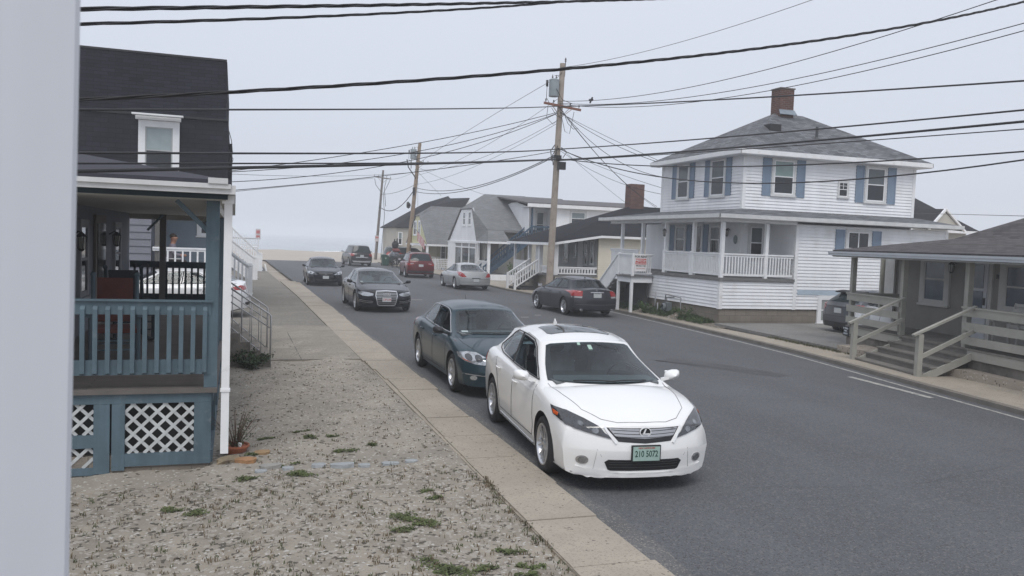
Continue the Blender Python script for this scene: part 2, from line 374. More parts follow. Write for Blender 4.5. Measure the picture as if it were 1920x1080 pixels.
# scattered stones, blades and leaf litter on the yards
rg = random.Random(11)
b = MB()
def inyard(x, y): return x < xe(y)-.03 and not (x < -.1 and 9.4 < y < 22)
cnt = 0
while cnt < 12000:
    y = 3.2+6.6*rg.random()**1.0; x = rg.uniform(-2.9,2.7)
    if not inyard(x,y): continue
    wgt = 1.0 if x < .6 else .55
    if y > 9.3-.4*rg.random(): wgt *= .2
    if rg.random() > wgt: continue
    r = .004+.009*rg.random()**2+(.010 if rg.random() < .03 else 0); z = hmap(x,y); a = rg.uniform(0,6.3)
    c, s_ = math.cos(a)*r, math.sin(a)*r
    b.add([(x+c,y+s_,z),(x-s_,y+c,z),(x-c*1.2,y-s_,z),(x+s_,y-c,z),(x+rg.uniform(-.3,.3)*r,y,z+r*.7)], [(0,1,4),(1,2,4),(2,3,4),(3,0,4)]); cnt += 1
o = b.build('gravel', mat('shell_chips', (.27,.245,.21), .9, .5, 30, speck=[((.58,.57,.55), 30, .90), ((.12,.105,.09), 30, .84)])); tag(o, kind='stuff')
def blades(b, x, y, n, h, spread, rg, w=.006, z0=None):
    z0 = hmap(x,y) if z0 is None else z0
    for _ in range(n):
        a = rg.uniform(0,6.283); rr = spread*rg.random(); px, py = x+math.cos(a)*rr, y+math.sin(a)*rr
        l = h*rg.uniform(.5,1.2); a2 = rg.uniform(0,6.283); le = rg.uniform(.15,.9)
        dx, dy = math.cos(a2)*l*le, math.sin(a2)*l*le; sx_, sy_ = -math.sin(a2)*w, math.cos(a2)*w
        m_ = (px+dx*.4, py+dy*.4, z0+l*.62*(1-le*.2)); t_ = (px+dx, py+dy, z0+l*(1-le*.45))
        b.add([(px-sx_,py-sy_,z0-.005),(px+sx_,py+sy_,z0-.005),(m_[0]+sx_*.8,m_[1]+sy_*.8,m_[2]),(m_[0]-sx_*.8,m_[1]-sy_*.8,m_[2]),t_], [(0,1,2,3),(3,2,4)])
dry = MB(); grn = MB(); moss = MB()
for _ in range(2900):
    x = rg.uniform(-2.6,2.7); y = 3.3+8.0*rg.random()**1.0
    if not inyard(x,y): continue
    if y > 9.2 and rg.random() > .22: continue
    (dry if rg.random() < .62 else grn)
    t_ = dry if rg.random() < .68 else grn
    blades(t_, x, y, rg.randint(3,8), rg.uniform(.02,.05), .04, rg, .004)
for _ in range(200):
    x = rg.uniform(.0,2.6); y = rg.uniform(10,17)
    if inyard(x,y): blades(dry, x, y, rg.randint(2,6), .03, .05, rg, .005)
for x, y, s_, n in ((-.72,5.2,.13,60),(-.95,5.55,.12,50),(-.5,5.5,.12,40),(-.1,5.35,.10,40),(-.72,4.85,.10,30),(-2.0,4.9,.2,60),(-1.7,4.6,.15,40)):
    blades(dry if rg.random() < .4 else grn, x, y, n, s_, .11, rg, .004)
for x, y, s_ in ((-.15,4.65,.28),(.15,4.55,.16),(-.55,4.45,.2),(.18,4.95,.1),(1.55,7.6,.16),(1.7,7.35,.13),(1.45,7.25,.10),(1.62,6.35,.16),(1.75,6.15,.17),(1.95,6.2,.09),(2.25,6.0,.07),(.45,11.0,.1),(.9,11.2,.07),(.95,10.85,.09),(1.25,10.95,.07),(1.3,10.1,.12),(1.65,10.25,.08),(-.3,8.3,.12),(-.55,8.5,.11),(.1,9.2,.12),(.75,9.15,.15),(1.95,8.4,.07),(1.98,8.15,.07),(2.25,6.55,.10),(2.32,6.2,.09),(2.42,5.55,.08),(.55,9.6,.1),(.3,10.2,.1)):
    subs = [(x+rg.gauss(0,s_*.55), y+rg.gauss(0,s_*.40)) for _ in range(5)]
    for _ in range(int(420*s_/.15)):
        q = 0; cc = subs[rg.randrange(5)]; xx, y2 = cc[0]+rg.gauss(0,s_*.30), cc[1]+rg.gauss(0,s_*.22)
        r = rg.uniform(.006,.014); z = hmap(xx,y2)+rg.uniform(0,.018); a = rg.uniform(0,6.283); ti = rg.uniform(-.6,.6)
        c, d = math.cos(a)*r, math.sin(a)*r
        moss.add([(xx-c,y2-d,z),(xx-d,y2+c,z+r*ti),(xx+c,y2+d,z+.004),(xx+d,y2-c,z-r*ti+.006)], [(0,1,2,3)])
# strip of weeds at the pavement edge
for _ in range(240):
    y = rg.uniform(5.2,8.6); x = xe(y)-abs(rg.gauss(0,.08)) - .02
    blades(grn if rg.random() < .5 else dry, x, y, 3, .04, .03, rg, .004)
o = dry.build('dry_grass', mat('dry_grass_blades', (.135,.105,.065), .9, .4, 4)); tag(o, kind='stuff')
o = grn.build('grass', mat('green_grass_blades', (.075,.088,.038), .9, .4, 4)); tag(o, kind='stuff')
o = moss.build('ground_moss', mat('low_green_moss', (.085,.105,.038), .9, .45, 6)); tag(o, kind='stuff')
# pebbles and dark debris on the sand
b = MB()
for _ in range(420):
    y = rg.uniform(9.6,17.4); x = rg.uniform(-.05,2.62)
    r = rg.uniform(.008,.022); z = hmap(x,y)
    b.add([(x+r,y,z),(x,y+r,z),(x-r,y,z),(x,y-r,z),(x,y,z+r*.6)], [(0,1,4),(1,2,4),(2,3,4),(3,0,4)])
o = b.build('debris', mat('dark_debris', (.07,.055,.04), .95, .5, 8)); tag(o, kind='stuff')
# a row of old flush paving stones across the yard
x = .25; bst = mat('bluish_stone', (.33,.35,.36), .9, .2, 6, bump=.5)
while x < 2.2:
    w = rg.uniform(.12,.30); zz = hmap(x,9.45); b = MB(); vs = []
    for z_ in (-.03, .022+rg.uniform(0,.010)):
        for k in range(8): t = 2*math.pi*(k+.5)/8; vs.append(V((math.copysign(abs(math.cos(t))**.6,math.cos(t))*w/2*rg.uniform(.85,1.05), math.copysign(abs(math.sin(t))**.6,math.sin(t))*.055*rg.uniform(.8,1.1), z_)))
    b.add(vs, [tuple(range(7,-1,-1)), tuple(range(8,16))]+[(k,(k+1)%8,8+(k+1)%8,8+k) for k in range(8)])
    o = b.build('edging_stone', bst); o.location = (x+w/2, 9.47+rg.uniform(-.03,.03), zz); o.rotation_euler = (0,0,rg.uniform(-.1,.1)); tag(o, 'flush bluish stone in the broken edging row across the sandy yard', 'stone', 'bluish edging stones in a row across the yard')
    x += w+rg.uniform(.01,.20)
# green weeds before the white house and thin grass by the driveway
bankz = lambda x, y: .085+max(0,min(1,(x-14.95)/.5))*.24*max(0,min(1,(y-24.0)/3))*max(0,min(1,(34-y)/2))
b = MB(); vs = []; fs = []
for i in range(41):
    y = 23.4+i*.26
    for j in range(6): x = 14.93+.62*j/5; vs.append((x,y,bankz(x,y)+rg.uniform(0,.02)))
for i in range(40):
    for j in range(5): a = i*6+j; fs.append((a,a+1,a+7,a+6))
b.add(vs,fs); o = b.build('earth_bank', mat('brown_bank_soil', (.17,.145,.115), .95, .3, 4, bump=.7, speck=[((.36,.34,.31), 18, .80), ((.07,.06,.05), 20, .85)]), smooth=True); o['kind'] = 'structure'
b = MB()
for _ in range(2600):
    y = rg.uniform(24.6,31.5); x = 15.0+.5*rg.random()
    if math.sin(y*2.3)+math.sin(y*5.1+x*3) < -.7+rg.random()*.8: continue
    blades(b, x, y, 5, .07+.12*rg.random(), .07, rg, .012, bankz(x,y))
o = b.build('grass', mat('green_bank_grass', (.065,.100,.038), .9, .4, 2)); tag(o, kind='stuff')
b = MB()
for _ in range(520):
    y = rg.uniform(16.9,20.8); x = inn(y)+rg.uniform(-.1,.55)
    blades(b, x, y, 5, .06+.06*rg.random(), .08, rg, .007, .08)
o = b.build('grass', mat('thin_driveway_grass', (.085,.085,.045), .9, .4, 2)); tag(o, kind='stuff')
# ------------------------------------------------------------ cars
def paintm(name, col, metal=.0, rough=.32, coat=1.0, var=.02): return mat(name, col, rough, var, 1.5, metal=metal, spec=.5 if sum(col) > 1 else .2, coat=coat if sum(col) > 1 else .45)
lampred = mat('red_lamp_lens', (.30,.012,.012), .15, .15, 8, coat=.8)
lampclr = mat('clear_lamp_glass', (.42,.44,.46), .10, .35, 22, metal=.55, coat=1)
lampdrk = mat('smoked_lamp_glass', (.035,.037,.042), .08, .4, 16, coat=1)
amber = mat('amber_lens', (.55,.09,.015), .2, .1, coat=.6)
platew = mat('white_plate', (.50,.52,.53), .5, .08, 9)
plateg = mat('pale_green_plate', (.33,.45,.40), .5, .14, 9)
inkg = mat('dark_green_ink', (.01,.05,.035), .6, .05)
inkr = mat('red_ink', (.45,.03,.03), .6, .05)
seamb = mat('shut_line', (.02,.02,.022), .7, .1)
cglass = mat('car_glass', (.014,.024,.028), .05, .25, 1.5, spec=.26)
def glassmat(name, tint):
    m = bpy.data.materials.new(name); m.use_nodes = True; n = m.node_tree; n.nodes.remove(n.nodes['Principled BSDF']); L = n.links.new
    t = n.nodes.new('ShaderNodeBsdfTransparent'); t.inputs[0].default_value = (*tint,1); g = n.nodes.new('ShaderNodeBsdfGlossy'); g.inputs['Roughness'].default_value = .02; g.inputs['Color'].default_value = (.95,.98,1,1)
    f = n.nodes.new('ShaderNodeFresnel'); f.inputs['IOR'].default_value = 1.45; x = n.nodes.new('ShaderNodeMixShader')
    L(f.outputs[0], x.inputs[0]); L(t.outputs[0], x.inputs[1]); L(g.outputs[0], x.inputs[2]); L(x.outputs[0], n.nodes['Material Output'].inputs['Surface']); return m
seeglass = glassmat('tinted_car_glass', (.60,.73,.75))
trimblk = mat('dark_interior', (.030,.031,.034), .8, .2, 6)
nickel = mat('satin_nickel', (.42,.42,.43), .3, .05, metal=.8)
def make_wheel(R, spokes, name, double=False, w=.20):
    # returns wheel object (tyre) with its rim as child; axle along local y, outer face towards +y
    t = MB(); q = R*.70
    t.lathe([(q,-w/2+.02),(R-.05,-w/2),(R-.012,-w/2+.025),(R,-w/2+.06),(R,w/2-.06),(R-.012,w/2-.025),(R-.05,w/2),(q+.01,w/2-.012),(q,w/2-.03)], ax=(0,1,0), k=40)
    ty = t.build('wheel', rubber, smooth=True, auto=50)
    r = MB(); r.lathe([(q+.004,w/2-.03),(q+.004,w/2-.008),(q-.012,w/2-.006),(q-.03,w/2-.03),(q-.035,-w/2+.03)], ax=(0,1,0), k=40)
    r.lathe([(0,w/2-.028),(.028,w/2-.028),(.034,w/2-.034),(.07,w/2-.045),(.085,w/2-.07)], ax=(0,1,0), k=20)
    for i in range(spokes):
        for dd in ((-.10, .10) if double else (0,)):
            a = 2*math.pi*i/spokes; a1 = a+dd*.5; a2 = a+dd*1.6
            w0, w1 = (.009,.011) if double else (.019,.027)
            p = V((math.sin(a1)*.05, w/2-.040, math.cos(a1)*.05)); e = V((math.sin(a2)*(q-.015), w/2-.022, math.cos(a2)*(q-.015)))
            d = (e-p).normalized(); s_ = d.cross(V((0,1,0))).normalized()
            vs = [p-s_*w0, p+s_*w0, e+s_*w1, e-s_*w1]; dn = V((0,-.035,0))
            r.add(vs+[x+dn for x in vs], [(0,1,2,3),(7,6,5,4),(0,4,5,1),(1,5,6,2),(2,6,7,3),(3,7,4,0)])
    for i in range(5):
        a = 2*math.pi*(i+.5)/5
    ri = r.build('rim', alloy, ty, smooth=True, auto=35)
    dk = MB(); dk.lathe([(0,w/2-.085),(q-.02,w/2-.085),(q-.02,w/2-.10)], ax=(0,1,0), k=24)
    dd_ = dk.build('spoke_gap_backing', mat('spoke_gap_shade', (.012,.012,.013), .7, .3, 9), ty)  # near-black backing disc: the shade between the spokes put into colour
    return ty
def make_car(P, root):
    """body frame: x forward from front axle, y left, z up. P = dict of tables."""
    hw = P['W']/2; nose = P['fo']; tail = -(P['wb']+P['ro']); H = P['H']
    paint = P['paint']
    top, sh = P['top'], P['sh']; zb = P.get('zb', .19)
    bowf, bowr = P.get('bowf', .38), P.get('bowr', .28)
    R = P.get('R', .33); arch = R+.045
    cl = lambda v: max(0.0, min(1.0, v))
    def wid(x):
        w = hw*ip(P.get('plan', [(nose,.95),(nose-.5,.985),(0,1),(-.6*P['wb'],1.0),(-P['wb'],.995),(tail+.4,.975),(tail,.93)]), x)
        for ax_ in (0, -P['wb']): w += .012*math.exp(-((x-ax_)/.32)**2)
        return w
    def ring(x):
        w = wid(x); zs = ips(sh, x); zt = ips(top, x); zt = max(zt, zs+.004)
        b = zb + .10*cl((x-(nose-.45))/.45)*P.get('liftf',.3) + .16*cl(((tail+.5)-x)/.5)*P.get('liftr',.6)
        m_ = .5*(b+zs)
        wais = P.get('waist', .0)
        pts = [(0,b),(.5*w,b),(.86*w,b+.005),(.945*w,b+.03),(.972*w,b+.10),(.985*w,b+.20),(1.0*w-wais,m_+.03),(.998*w,zs-.20),(.982*w,zs-.11),(.962*w,zs-.055),(.93*w,zs-.018),(.885*w,zs+.004)]
        for k_ in (.72,.52,.34,.17,0): pts.append((k_*w, zs+(zt-zs)*(1-(k_/.90)**2.2)))
        return pts
    lf = P.get('leanf', .16)
    def warp(x, y, z):
        f = cl((x-(nose-.95))/.95)**1.6; r_ = cl(((tail+.8)-x)/.8)**1.6
        yy = min(abs(y)/hw, 1.0)
        zn = (z-.45)/.35
        dx = -f*(bowf*yy**2.6 + lf*max(0, zn)**1.5*.6 + .05*max(0, -zn)) + r_*(bowr*yy**2.8 + P.get('leanr', .08)*max(0, (z-.55)/.4)**1.4 + .05*max(0, -zn))
        return V((x+dx, y, z))
    N = 60; xs = []
    for i in range(N+1):
        t = i/N; t = t + .045*math.sin(2*math.pi*t)*-1
        xs.append(nose+(tail-nose)*t)
    b = MB(); rings = [ring(x) for x in xs]; K = len(rings[0])
    vs = []; full = 2*K-2
    for x, rg_ in zip(xs, rings):
        pts = [(y,z) for y, z in rg_] + [(-y,z) for y, z in rg_[-2:0:-1]]
        vs += [warp(x,y,z) for y, z in pts]
    fs = [(i*full+j, i*full+(j+1)%full, (i+1)*full+(j+1)%full, (i+1)*full+j) for i in range(N) for j in range(full)]
    b.add(vs, fs)
    for x, rg_, fl in ((xs[0], rings[0], 1), (xs[-1], rings[-1], -1)):   # end caps as horizontal rows that share the ring's outline
        C_ = 10; rows = []
        for j in range(1, K-1):
            y, z = rg_[j]; rows.append([warp(x, y*(1-2*c/C_), z) for c in range(C_+1)])
        base = len(b.v); allv = [warp(x,0,rg_[0][1])] + [p for r_ in rows for p in r_] + [warp(x,0,rg_[-1][1])]
        f2 = []
        for j in range(len(rows)-1):
            for c in range(C_):
                a_ = 1+j*(C_+1)+c; q = (a_, a_+1, a_+C_+2, a_+C_+1); f2.append(q if fl < 0 else q[::-1])
        lr = 1+(len(rows)-1)*(C_+1)
        for c in range(C_):
            q = (0, 1+c+1, 1+c); f2.append(q if fl < 0 else q[::-1]); q = (lr+c, lr+c+1, len(allv)-1); f2.append(q if fl < 0 else q[::-1])
        b.add(allv, f2)
    me = bpy.data.meshes.new('tmp'); me.from_pydata(b.v, [], b.f)
    bm = bmesh.new(); bm.from_mesh(me); bmesh.ops.remove_doubles(bm, verts=bm.verts, dist=.0006)
    bmesh.ops.recalc_face_normals(bm, faces=bm.faces); bm.to_mesh(me)
    bvv = [v.co.copy() for v in bm.verts]; bff = [tuple(v.index for v in f.verts) for f in bm.faces]; bm.free()
    # wheel arches
    bo = bpy.data.objects.new('tmpb', me); COL.objects.link(bo)
    cu = MB()
    for ax_ in (0, -P['wb']):
        for s_ in (1, -1): cu.lathe([(0,0),(arch,0),(arch,.5),(0,.5)], O=(ax_, s_*(hw-.30), R+.005), ax=(0,s_,0), k=44)
    cm = bpy.data.meshes.new('tmpc'); cm.from_pydata(cu.v, [], cu.f)
    bm = bmesh.new(); bm.from_mesh(cm); bmesh.ops.remove_doubles(bm, verts=bm.verts, dist=.0006); bmesh.ops.recalc_face_normals(bm, faces=bm.faces); bm.to_mesh(cm); bm.free()
    co = bpy.data.objects.new('tmpc', cm); COL.objects.link(co)
    md = bo.modifiers.new('b', 'BOOLEAN'); md.operation = 'DIFFERENCE'; md.object = co
    for sv, dx in (('EXACT',0),('EXACT',.0037),('FAST',0),('FAST',.0041),('EXACT',.011)):
        md.solver = sv; co.location = (dx, 0, dx*.7)
        dg = bpy.context.evaluated_depsgraph_get(); dg.update()
        nm = bpy.data.meshes.new_from_object(bo.evaluated_get(dg)); nm.name = 'body'
        if max(abs(v.co.y) for v in nm.vertices) < hw+.04 and len(nm.polygons) > 2000 and max(v.co.x for v in nm.vertices) > nose-.1: break
    else: print('ARCH FAIL', P['W'])
    bpy.data.objects.remove(bo); bpy.data.objects.remove(co)
    nm.materials.clear(); nm.materials.append(paint); nm.materials.append(black)
    for p in nm.polygons:
        p.use_smooth = True; c = p.center
        for ax_ in (0, -P['wb']):
            if math.hypot(c.x-ax_, c.z-R-.005) < arch+.004 and abs(c.y) < hw*1.1 and (abs(math.hypot(c.x-ax_, c.z-R-.005)-arch) < .012 and abs(p.normal.y) < .5 or abs(c.y) < hw-.28): p.material_index = 1
        if p.normal.z < -.6 and c.z < zb+.25: p.material_index = 1
    nm.set_sharp_from_angle(angle=math.radians(42))
    body = bpy.data.objects.new('body', nm); COL.objects.link(body); body.parent = root
    # ---- greenhouse
    gh = P['gh']
    xf0, xf1, xr1, xr0 = gh['xf0'], gh['xf1'], gh['xr1'], gh['xr0']   # cowl, header, rear header, backlight base (centre line)
    h0, h1 = gh.get('h0', hw*.885), gh.get('h1', hw*.66)
    bf0, bf1, br1, br0 = gh.get('bow', (.26,.14,.12,.20))
    belt = gh['belt']; roof = gh['roof']; crown = gh.get('crown', .075)
    def side_h(x, t):
        ta = gh.get('taper', .10); u = cl((xf0-.4-x)/(xf0-xr0-.4))
        return 1-ta*u**2.2 - gh.get('taperf',.035)*(1-u)**3
    def G(s_, t):
        # s_: 0..1 windscreen from centre to corner, 1..2 side, 2..3 rear glass from corner to centre; t 0 belt .. 1 roof edge
        tp = lambda e_: t if t < 0 else t**e_
        hh = h0+(h1-h0)*tp(1.12)
        xf = xf0+(xf1-xf0)*tp(.96); xr = xr0+(xr1-xr0)*tp(gh.get('rp', 1.0)); bf = bf0+(bf1-bf0)*t; br = br0+(br1-br0)*t
        s_ = max(0.0, min(3.0, s_))
        if s_ <= 1:
            y = s_; X_ = xf-bf*y**2.3; Y_ = hh*y*.985
            Y_ *= side_h(xf-bf, t)
        elif s_ <= 2:
            q = s_-1; xa, xb = xf-bf-.035, xr+br+.035; X_ = xa+(xb-xa)*q; Y_ = hh*side_h(X_, t)
        else:
            y = 3-s_; X_ = xr+br*y**2.6; Y_ = hh*y*.985*side_h(xr+br, t)
        zr = ips(roof, X_, .12)-crown*(abs(Y_)/max(h1,.1))**2.4; zb_ = ips(belt, X_)
        return V((X_, Y_, zb_+(zr-zb_)*t))
    ss = [i/28 for i in range(29)] + [1+i/56 for i in range(1,56)] + [2+i/28 for i in range(29)]
    ts = [-.28,-.1,0]+[i/24 for i in range(1,25)]
    vs = []
    for t in ts:
        half = [G(s_, t) for s_ in ss]; vs += half + [V((p.x,-p.y,p.z)) for p in half[-2:0:-1]]
    n_ = len(vs)//len(ts); fs = [(i*n_+j, i*n_+(j+1)%n_, (i+1)*n_+(j+1)%n_, (i+1)*n_+j) for i in range(len(ts)-1) for j in range(n_)]
    # crowned roof skin as rings shrinking towards the middle
    last = vs[-n_:]; cx = (xf1+xr1)/2; m = len(ts)-1
    for k_, u in enumerate((.965,.90,.8,.65,.45,.22,.02)):
        for p in last:
            x_ = cx+(p.x-cx)*u; y_ = p.y*u
            rim_z = p.z; zc = ips(roof, x_, .12)-crown*(abs(y_)/max(h1,.1))**2.4
            e_ = min(1,(1-u)/.2); vs.append(V((x_, y_, zc*e_+(rim_z+(zc-rim_z)*.55)*(1-e_) + .012*(1-abs(2*u-1))*0)))
        fs += [((m+k_)*n_+j, (m+k_)*n_+(j+1)%n_, (m+k_+1)*n_+(j+1)%n_, (m+k_+1)*n_+j) for j in range(n_)]
    fs.append(tuple(range(len(vs)-n_, len(vs))))
    see = P.get('see', True)
    wk = gh.get('wk', .93); bk = gh.get('bk', .88)
    wsp = [(-wk,.045),(0,.03),(wk,.045),(wk,.5),(wk-.02,.93),(wk-.1,.955),(0,.965),(-wk+.1,.955),(-wk+.02,.93),(-wk,.5)]
    rgp = [(3-bk,.10),(3,.07),(3+bk,.10),(3+bk-.02,.5),(3+bk-.06,.88),(3+bk-.14,.93),(3,.94),(3-bk+.14,.93),(3-bk+.06,.88),(3-bk+.02,.5)]
    def inside(p, poly):
        r_ = False; j = len(poly)-1
        for i in range(len(poly)):
            (xi,yi),(xj,yj) = poly[i], poly[j]
            if (yi > p[1]) != (yj > p[1]) and p[0] < (xj-xi)*(p[1]-yi)/(yj-yi)+xi: r_ = not r_
            j = i
        return r_
    polys = [wsp, rgp]+list(P['dlo']); full_s = ss + [-x for x in ss[-2:0:-1]]
    keep = []; frit = set()
    for k_, f in enumerate(fs):
        i, j = divmod(k_, n_)
        if see and i < len(ts)-1:
            s0, s1 = abs(full_s[j]), abs(full_s[(j+1)%n_]); t0, t1 = ts[i], ts[i+1]; hit = [sum(inside((a,c), pl) for a in (s0,s1) for c in (t0,t1)) for pl in polys]
            if max(hit) == 4: continue
        keep.append(f)
    cb = MB(); cb.add(vs, keep)
    cab = cb.build('cabin', [P.get('roofpaint', paint), trimblk], root, smooth=True, auto=55)
    for k_ in frit: cab.data.polygons[k_].material_index = 1
    if see:
        b_ = MB(); half = [G(s_, -.015) for s_ in ss]; rr_ = half + [V((p.x,-p.y,p.z)) for p in half[-2:0:-1]]; rr_ = [V((p.x, p.y*.985, p.z)) for p in rr_]; nn_ = len(rr_); mid = [V((cx, 0, ips(belt, cx)-.015))]
        b_.add(rr_+mid, [(j,(j+1)%nn_,nn_) for j in range(nn_)]); b_.build('parcel_shelf', trimblk, root)
        bz = ips(belt, -1.2)
        d_ = MB(); xd = xf0-bf0-.10; d_.slab([(xd+.26,-h0*.80,bz+.005),(xd-.05,-h0*.88,bz+.045),(xd-.05,h0*.88,bz+.045),(xd+.26,h0*.80,bz+.005)][::-1], .03); d_.build('dashboard', mat('dash_grey', (.12,.13,.135), .7, .2, 5), root)
        st_ = MB(); sxp = xd-.28; st_.tube([(sxp+.06*math.sin(a),.36+.17*math.cos(a),bz+.03+.15*math.sin(a)) for a in [2*math.pi*j/20 for j in range(21)]], .016, 6, cap=False); st_.bar((sxp,.20,bz+.03),(sxp,.52,bz+.03),.04,.05); st_.build('steering_wheel', trimblk, root, smooth=True)
        fabric = P.get('seatmat', mat('seat_fabric', (.17,.17,.175), .9, .2, 7)); Ht = max(z for x_, z in roof)
        for xq, ys in ((xd-.78,(.36,-.36)),(min(xd-1.62, -1.9),(.36,-.36))):
            for yq in ys:
                q_ = MB(); q_.add([V((xq+dx,yq+dy,z_)) for z_, ww, dd in ((bz-.05,.25,.09),(bz+.12,.24,.07),(bz+.22,.19,.05)) for dx, dy in ((dd,-ww),(dd,ww),(-dd,ww),(-dd,-ww))], [(i_*4+j_, i_*4+(j_+1)%4, (i_+1)*4+(j_+1)%4, (i_+1)*4+j_) for i_ in range(2) for j_ in range(4)]+[(8,9,10,11)])
                q_.blob((xq-.02,yq,min(bz+.31,Ht-.14)), .10, (.6,1.25,.85), k=10, j=0); q_.build('seat', fabric, root, smooth=True, auto=50)
        m_ = MB(); q0 = G(0,.86); m_.ob((q0.x-.09,-.11,q0.z-.05),(.025,0,0),(0,.22,0),(0,0,.06)); m_.build('rear_view_mirror', trimblk, root)
    bvh = BVHTree.FromPolygons(bvv + vs, bff + [tuple(i+len(bvv) for i in f) for f in fs])
    # ---- glass from the cabin surface
    def gpatch(name, poly, m, off=.006, side=1, rings=7, parent=root, dens=.06):
        out = []
        for i in range(len(poly)):
            a, c = V(poly[i]).to_2d() if len(poly[i]) > 2 else V((*poly[i],)), V((*poly[(i+1)%len(poly)],))
            k_ = max(1, int((c-a).length/dens))
            out += [a.lerp(c, j/k_) for j in range(k_)]
        c = sum(out, V((0,0)))/len(out); q = MB(); n = len(out); e = .004
        def pt(u, o_):
            s_, t = u; mir = 1
            if s_ < 0: s_ = -s_; mir = -1
            if s_ > 3: s_ = 6-s_; mir = -1
            a = G(min(s_+e,3), t) - G(max(s_-e,0), t); bb = G(s_, t+e)-G(s_, t-e); nn = a.cross(bb)
            p = G(s_, t)
            nn.normalize()
            if nn.dot(p-V((cx,0,.6))) < 0: nn = -nn
            p = p+nn*o_; return V((p.x, p.y*mir*side, p.z))
        for k_ in range(rings):
            u = (k_+.001)/(rings-1)
            q.v += [pt(c.lerp(x, min(u,1)), off) for x in out]
        q.v += [pt(x, -.012) for x in out]
        for k_ in range(rings):
            for j in range(n):
                f = (k_*n+j, k_*n+(j+1)%n, (k_+1)*n+(j+1)%n, (k_+1)*n+j); q.f.append(f)
        k3 = (rings-2)*n; ff = q.f[k3]; nn_ = (q.v[ff[1]]-q.v[ff[0]]).cross(q.v[ff[2]]-q.v[ff[1]]); mid_ = sum((q.v[i_] for i_ in ff), V((0,0,0)))/4
        if nn_.dot(mid_-V((max(min(mid_.x*.5+cx*.5, xf1), xr1) if abs(mid_.y) < 9 else cx, 0, .7))) < 0: q.f = [f_[::-1] for f_ in q.f]
        return q.build(name, m, parent, smooth=True, auto=60)
    gl = P.get('glass', seeglass if see else cglass)
    rr = lambda a, b_, c, d: [(a,b_),(0,b_-.0),(c,b_),(c,d),(0,d),(a,d)]
    def seal(poly, fac, side=1):                           # black printed band round each pane
        out = []
        for i in range(len(poly)):
            a, c = V(poly[i]), V(poly[(i+1)%len(poly)]); k_ = max(1, int((c-a).length/.06)); out += [a.lerp(c, j/k_) for j in range(k_)]
        c = sum(out, V((0,0)))/len(out); q = MB(); n = len(out)
        for u in (1.0, 1-fac*.5, 1-fac):
            for x in out:
                y = c.lerp(x, u); s_, t = y; m_ = 1
                if s_ < 0: s_ = -s_; m_ = -1
                if s_ > 3: s_ = 6-s_; m_ = -1
                p = G(s_, t); o_ = V((p.x-cx, p.y*1.2, .5)).normalized()*.004; q.v.append(V((p.x+o_.x, (p.y+o_.y)*m_*side, p.z+o_.z)))
        for k_ in range(2):
            for j in range(n): q.f.append((k_*n+j, k_*n+(j+1)%n, (k_+1)*n+(j+1)%n, (k_+1)*n+j))
        q.build('window_seal', trimblk, root)
    if see:
        seal(wsp, .09); seal(rgp, .10)
        for sd_ in (1,-1):
            for pl in P['dlo']: seal(pl, .17, sd_)
    ws = gpatch('windshield', wsp, gl, dens=.12)
    rg2 = gpatch('rear_window', rgp, gl, dens=.12)
    for side in (1,-1):
        for k_, pl in enumerate(P['dlo']):
            gpatch('side_window', pl, gl, side=side, off=.007)
        if P.get('dlo_trim') and not see: gpatch('window_trim', P['dlo_trim'], P.get('trimmat', black), side=side, off=.003)
        if P.get('dlo_trim') and see:                      # a moulding round the door glass
            tl_ = P['dlo_trim']; q_ = MB(); pp = []
            for (a0,c0),(a1,c1) in zip(tl_, tl_[1:]+tl_[:1]):
                for i_ in range(6):
                    u_ = i_/6; p_ = G(a0+(a1-a0)*u_, c0+(c1-c0)*u_); pp.append(V((p_.x, (p_.y+.004)*side, p_.z)))
            pp.append(pp[0]); q_.tube(pp, .008, 5, cap=False); q_.build('window_trim', P.get('trimmat', black), root, smooth=True)
            pl_ = MB(); sb = (P['dlo'][0][1][0]+P['dlo'][1][0][0])/2; 
            pl_.tube([V((lambda p_: (p_.x,(p_.y-.002)*side,p_.z))(G(sb, t_))) for t_ in (.05,.3,.6,.93)], .022, 5); pl_.build('door_pillar', trimblk, root)
    # ---- patches projected on to the whole body
    def ray(e1, e2, d, a, z):
        o_ = e1*a+e2*z-d*6; h = bvh.ray_cast(o_, d)
        if h[0] is None: h = bvh.find_nearest(e1*a+e2*z+d*-1.5 if False else e1*a+e2*z-d*(-0.0)); 
        p, n = h[0], h[1]
        if n.dot(d) > 0: n = -n
        return p, n
    BAS = {'f': (V((0,1,0)), V((0,0,1)), V((-1,0,0))), 'r': (V((0,1,0)), V((0,0,1)), V((1,0,0))), 'l': (V((1,0,0)), V((0,0,1)), V((0,-1,0))),
           'R': (V((1,0,0)), V((0,0,1)), V((0,1,0))), 't': (V((1,0,0)), V((0,1,0)), V((0,0,-1)))}
    for nm_, an in (('fl', 38), ('fr', -38)):       # oblique views for lamps that wrap the corner
        a_ = math.radians(an); BAS[nm_] = (V((-math.sin(a_),math.cos(a_),0)), V((0,0,1)), V((-math.cos(a_),-math.sin(a_),0)))
    for nm_, an in (('rl', 142), ('rr', -142)):
        a_ = math.radians(an); BAS[nm_] = (V((-math.sin(a_),math.cos(a_),0)), V((0,0,1)), V((-math.cos(a_),-math.sin(a_),0)))
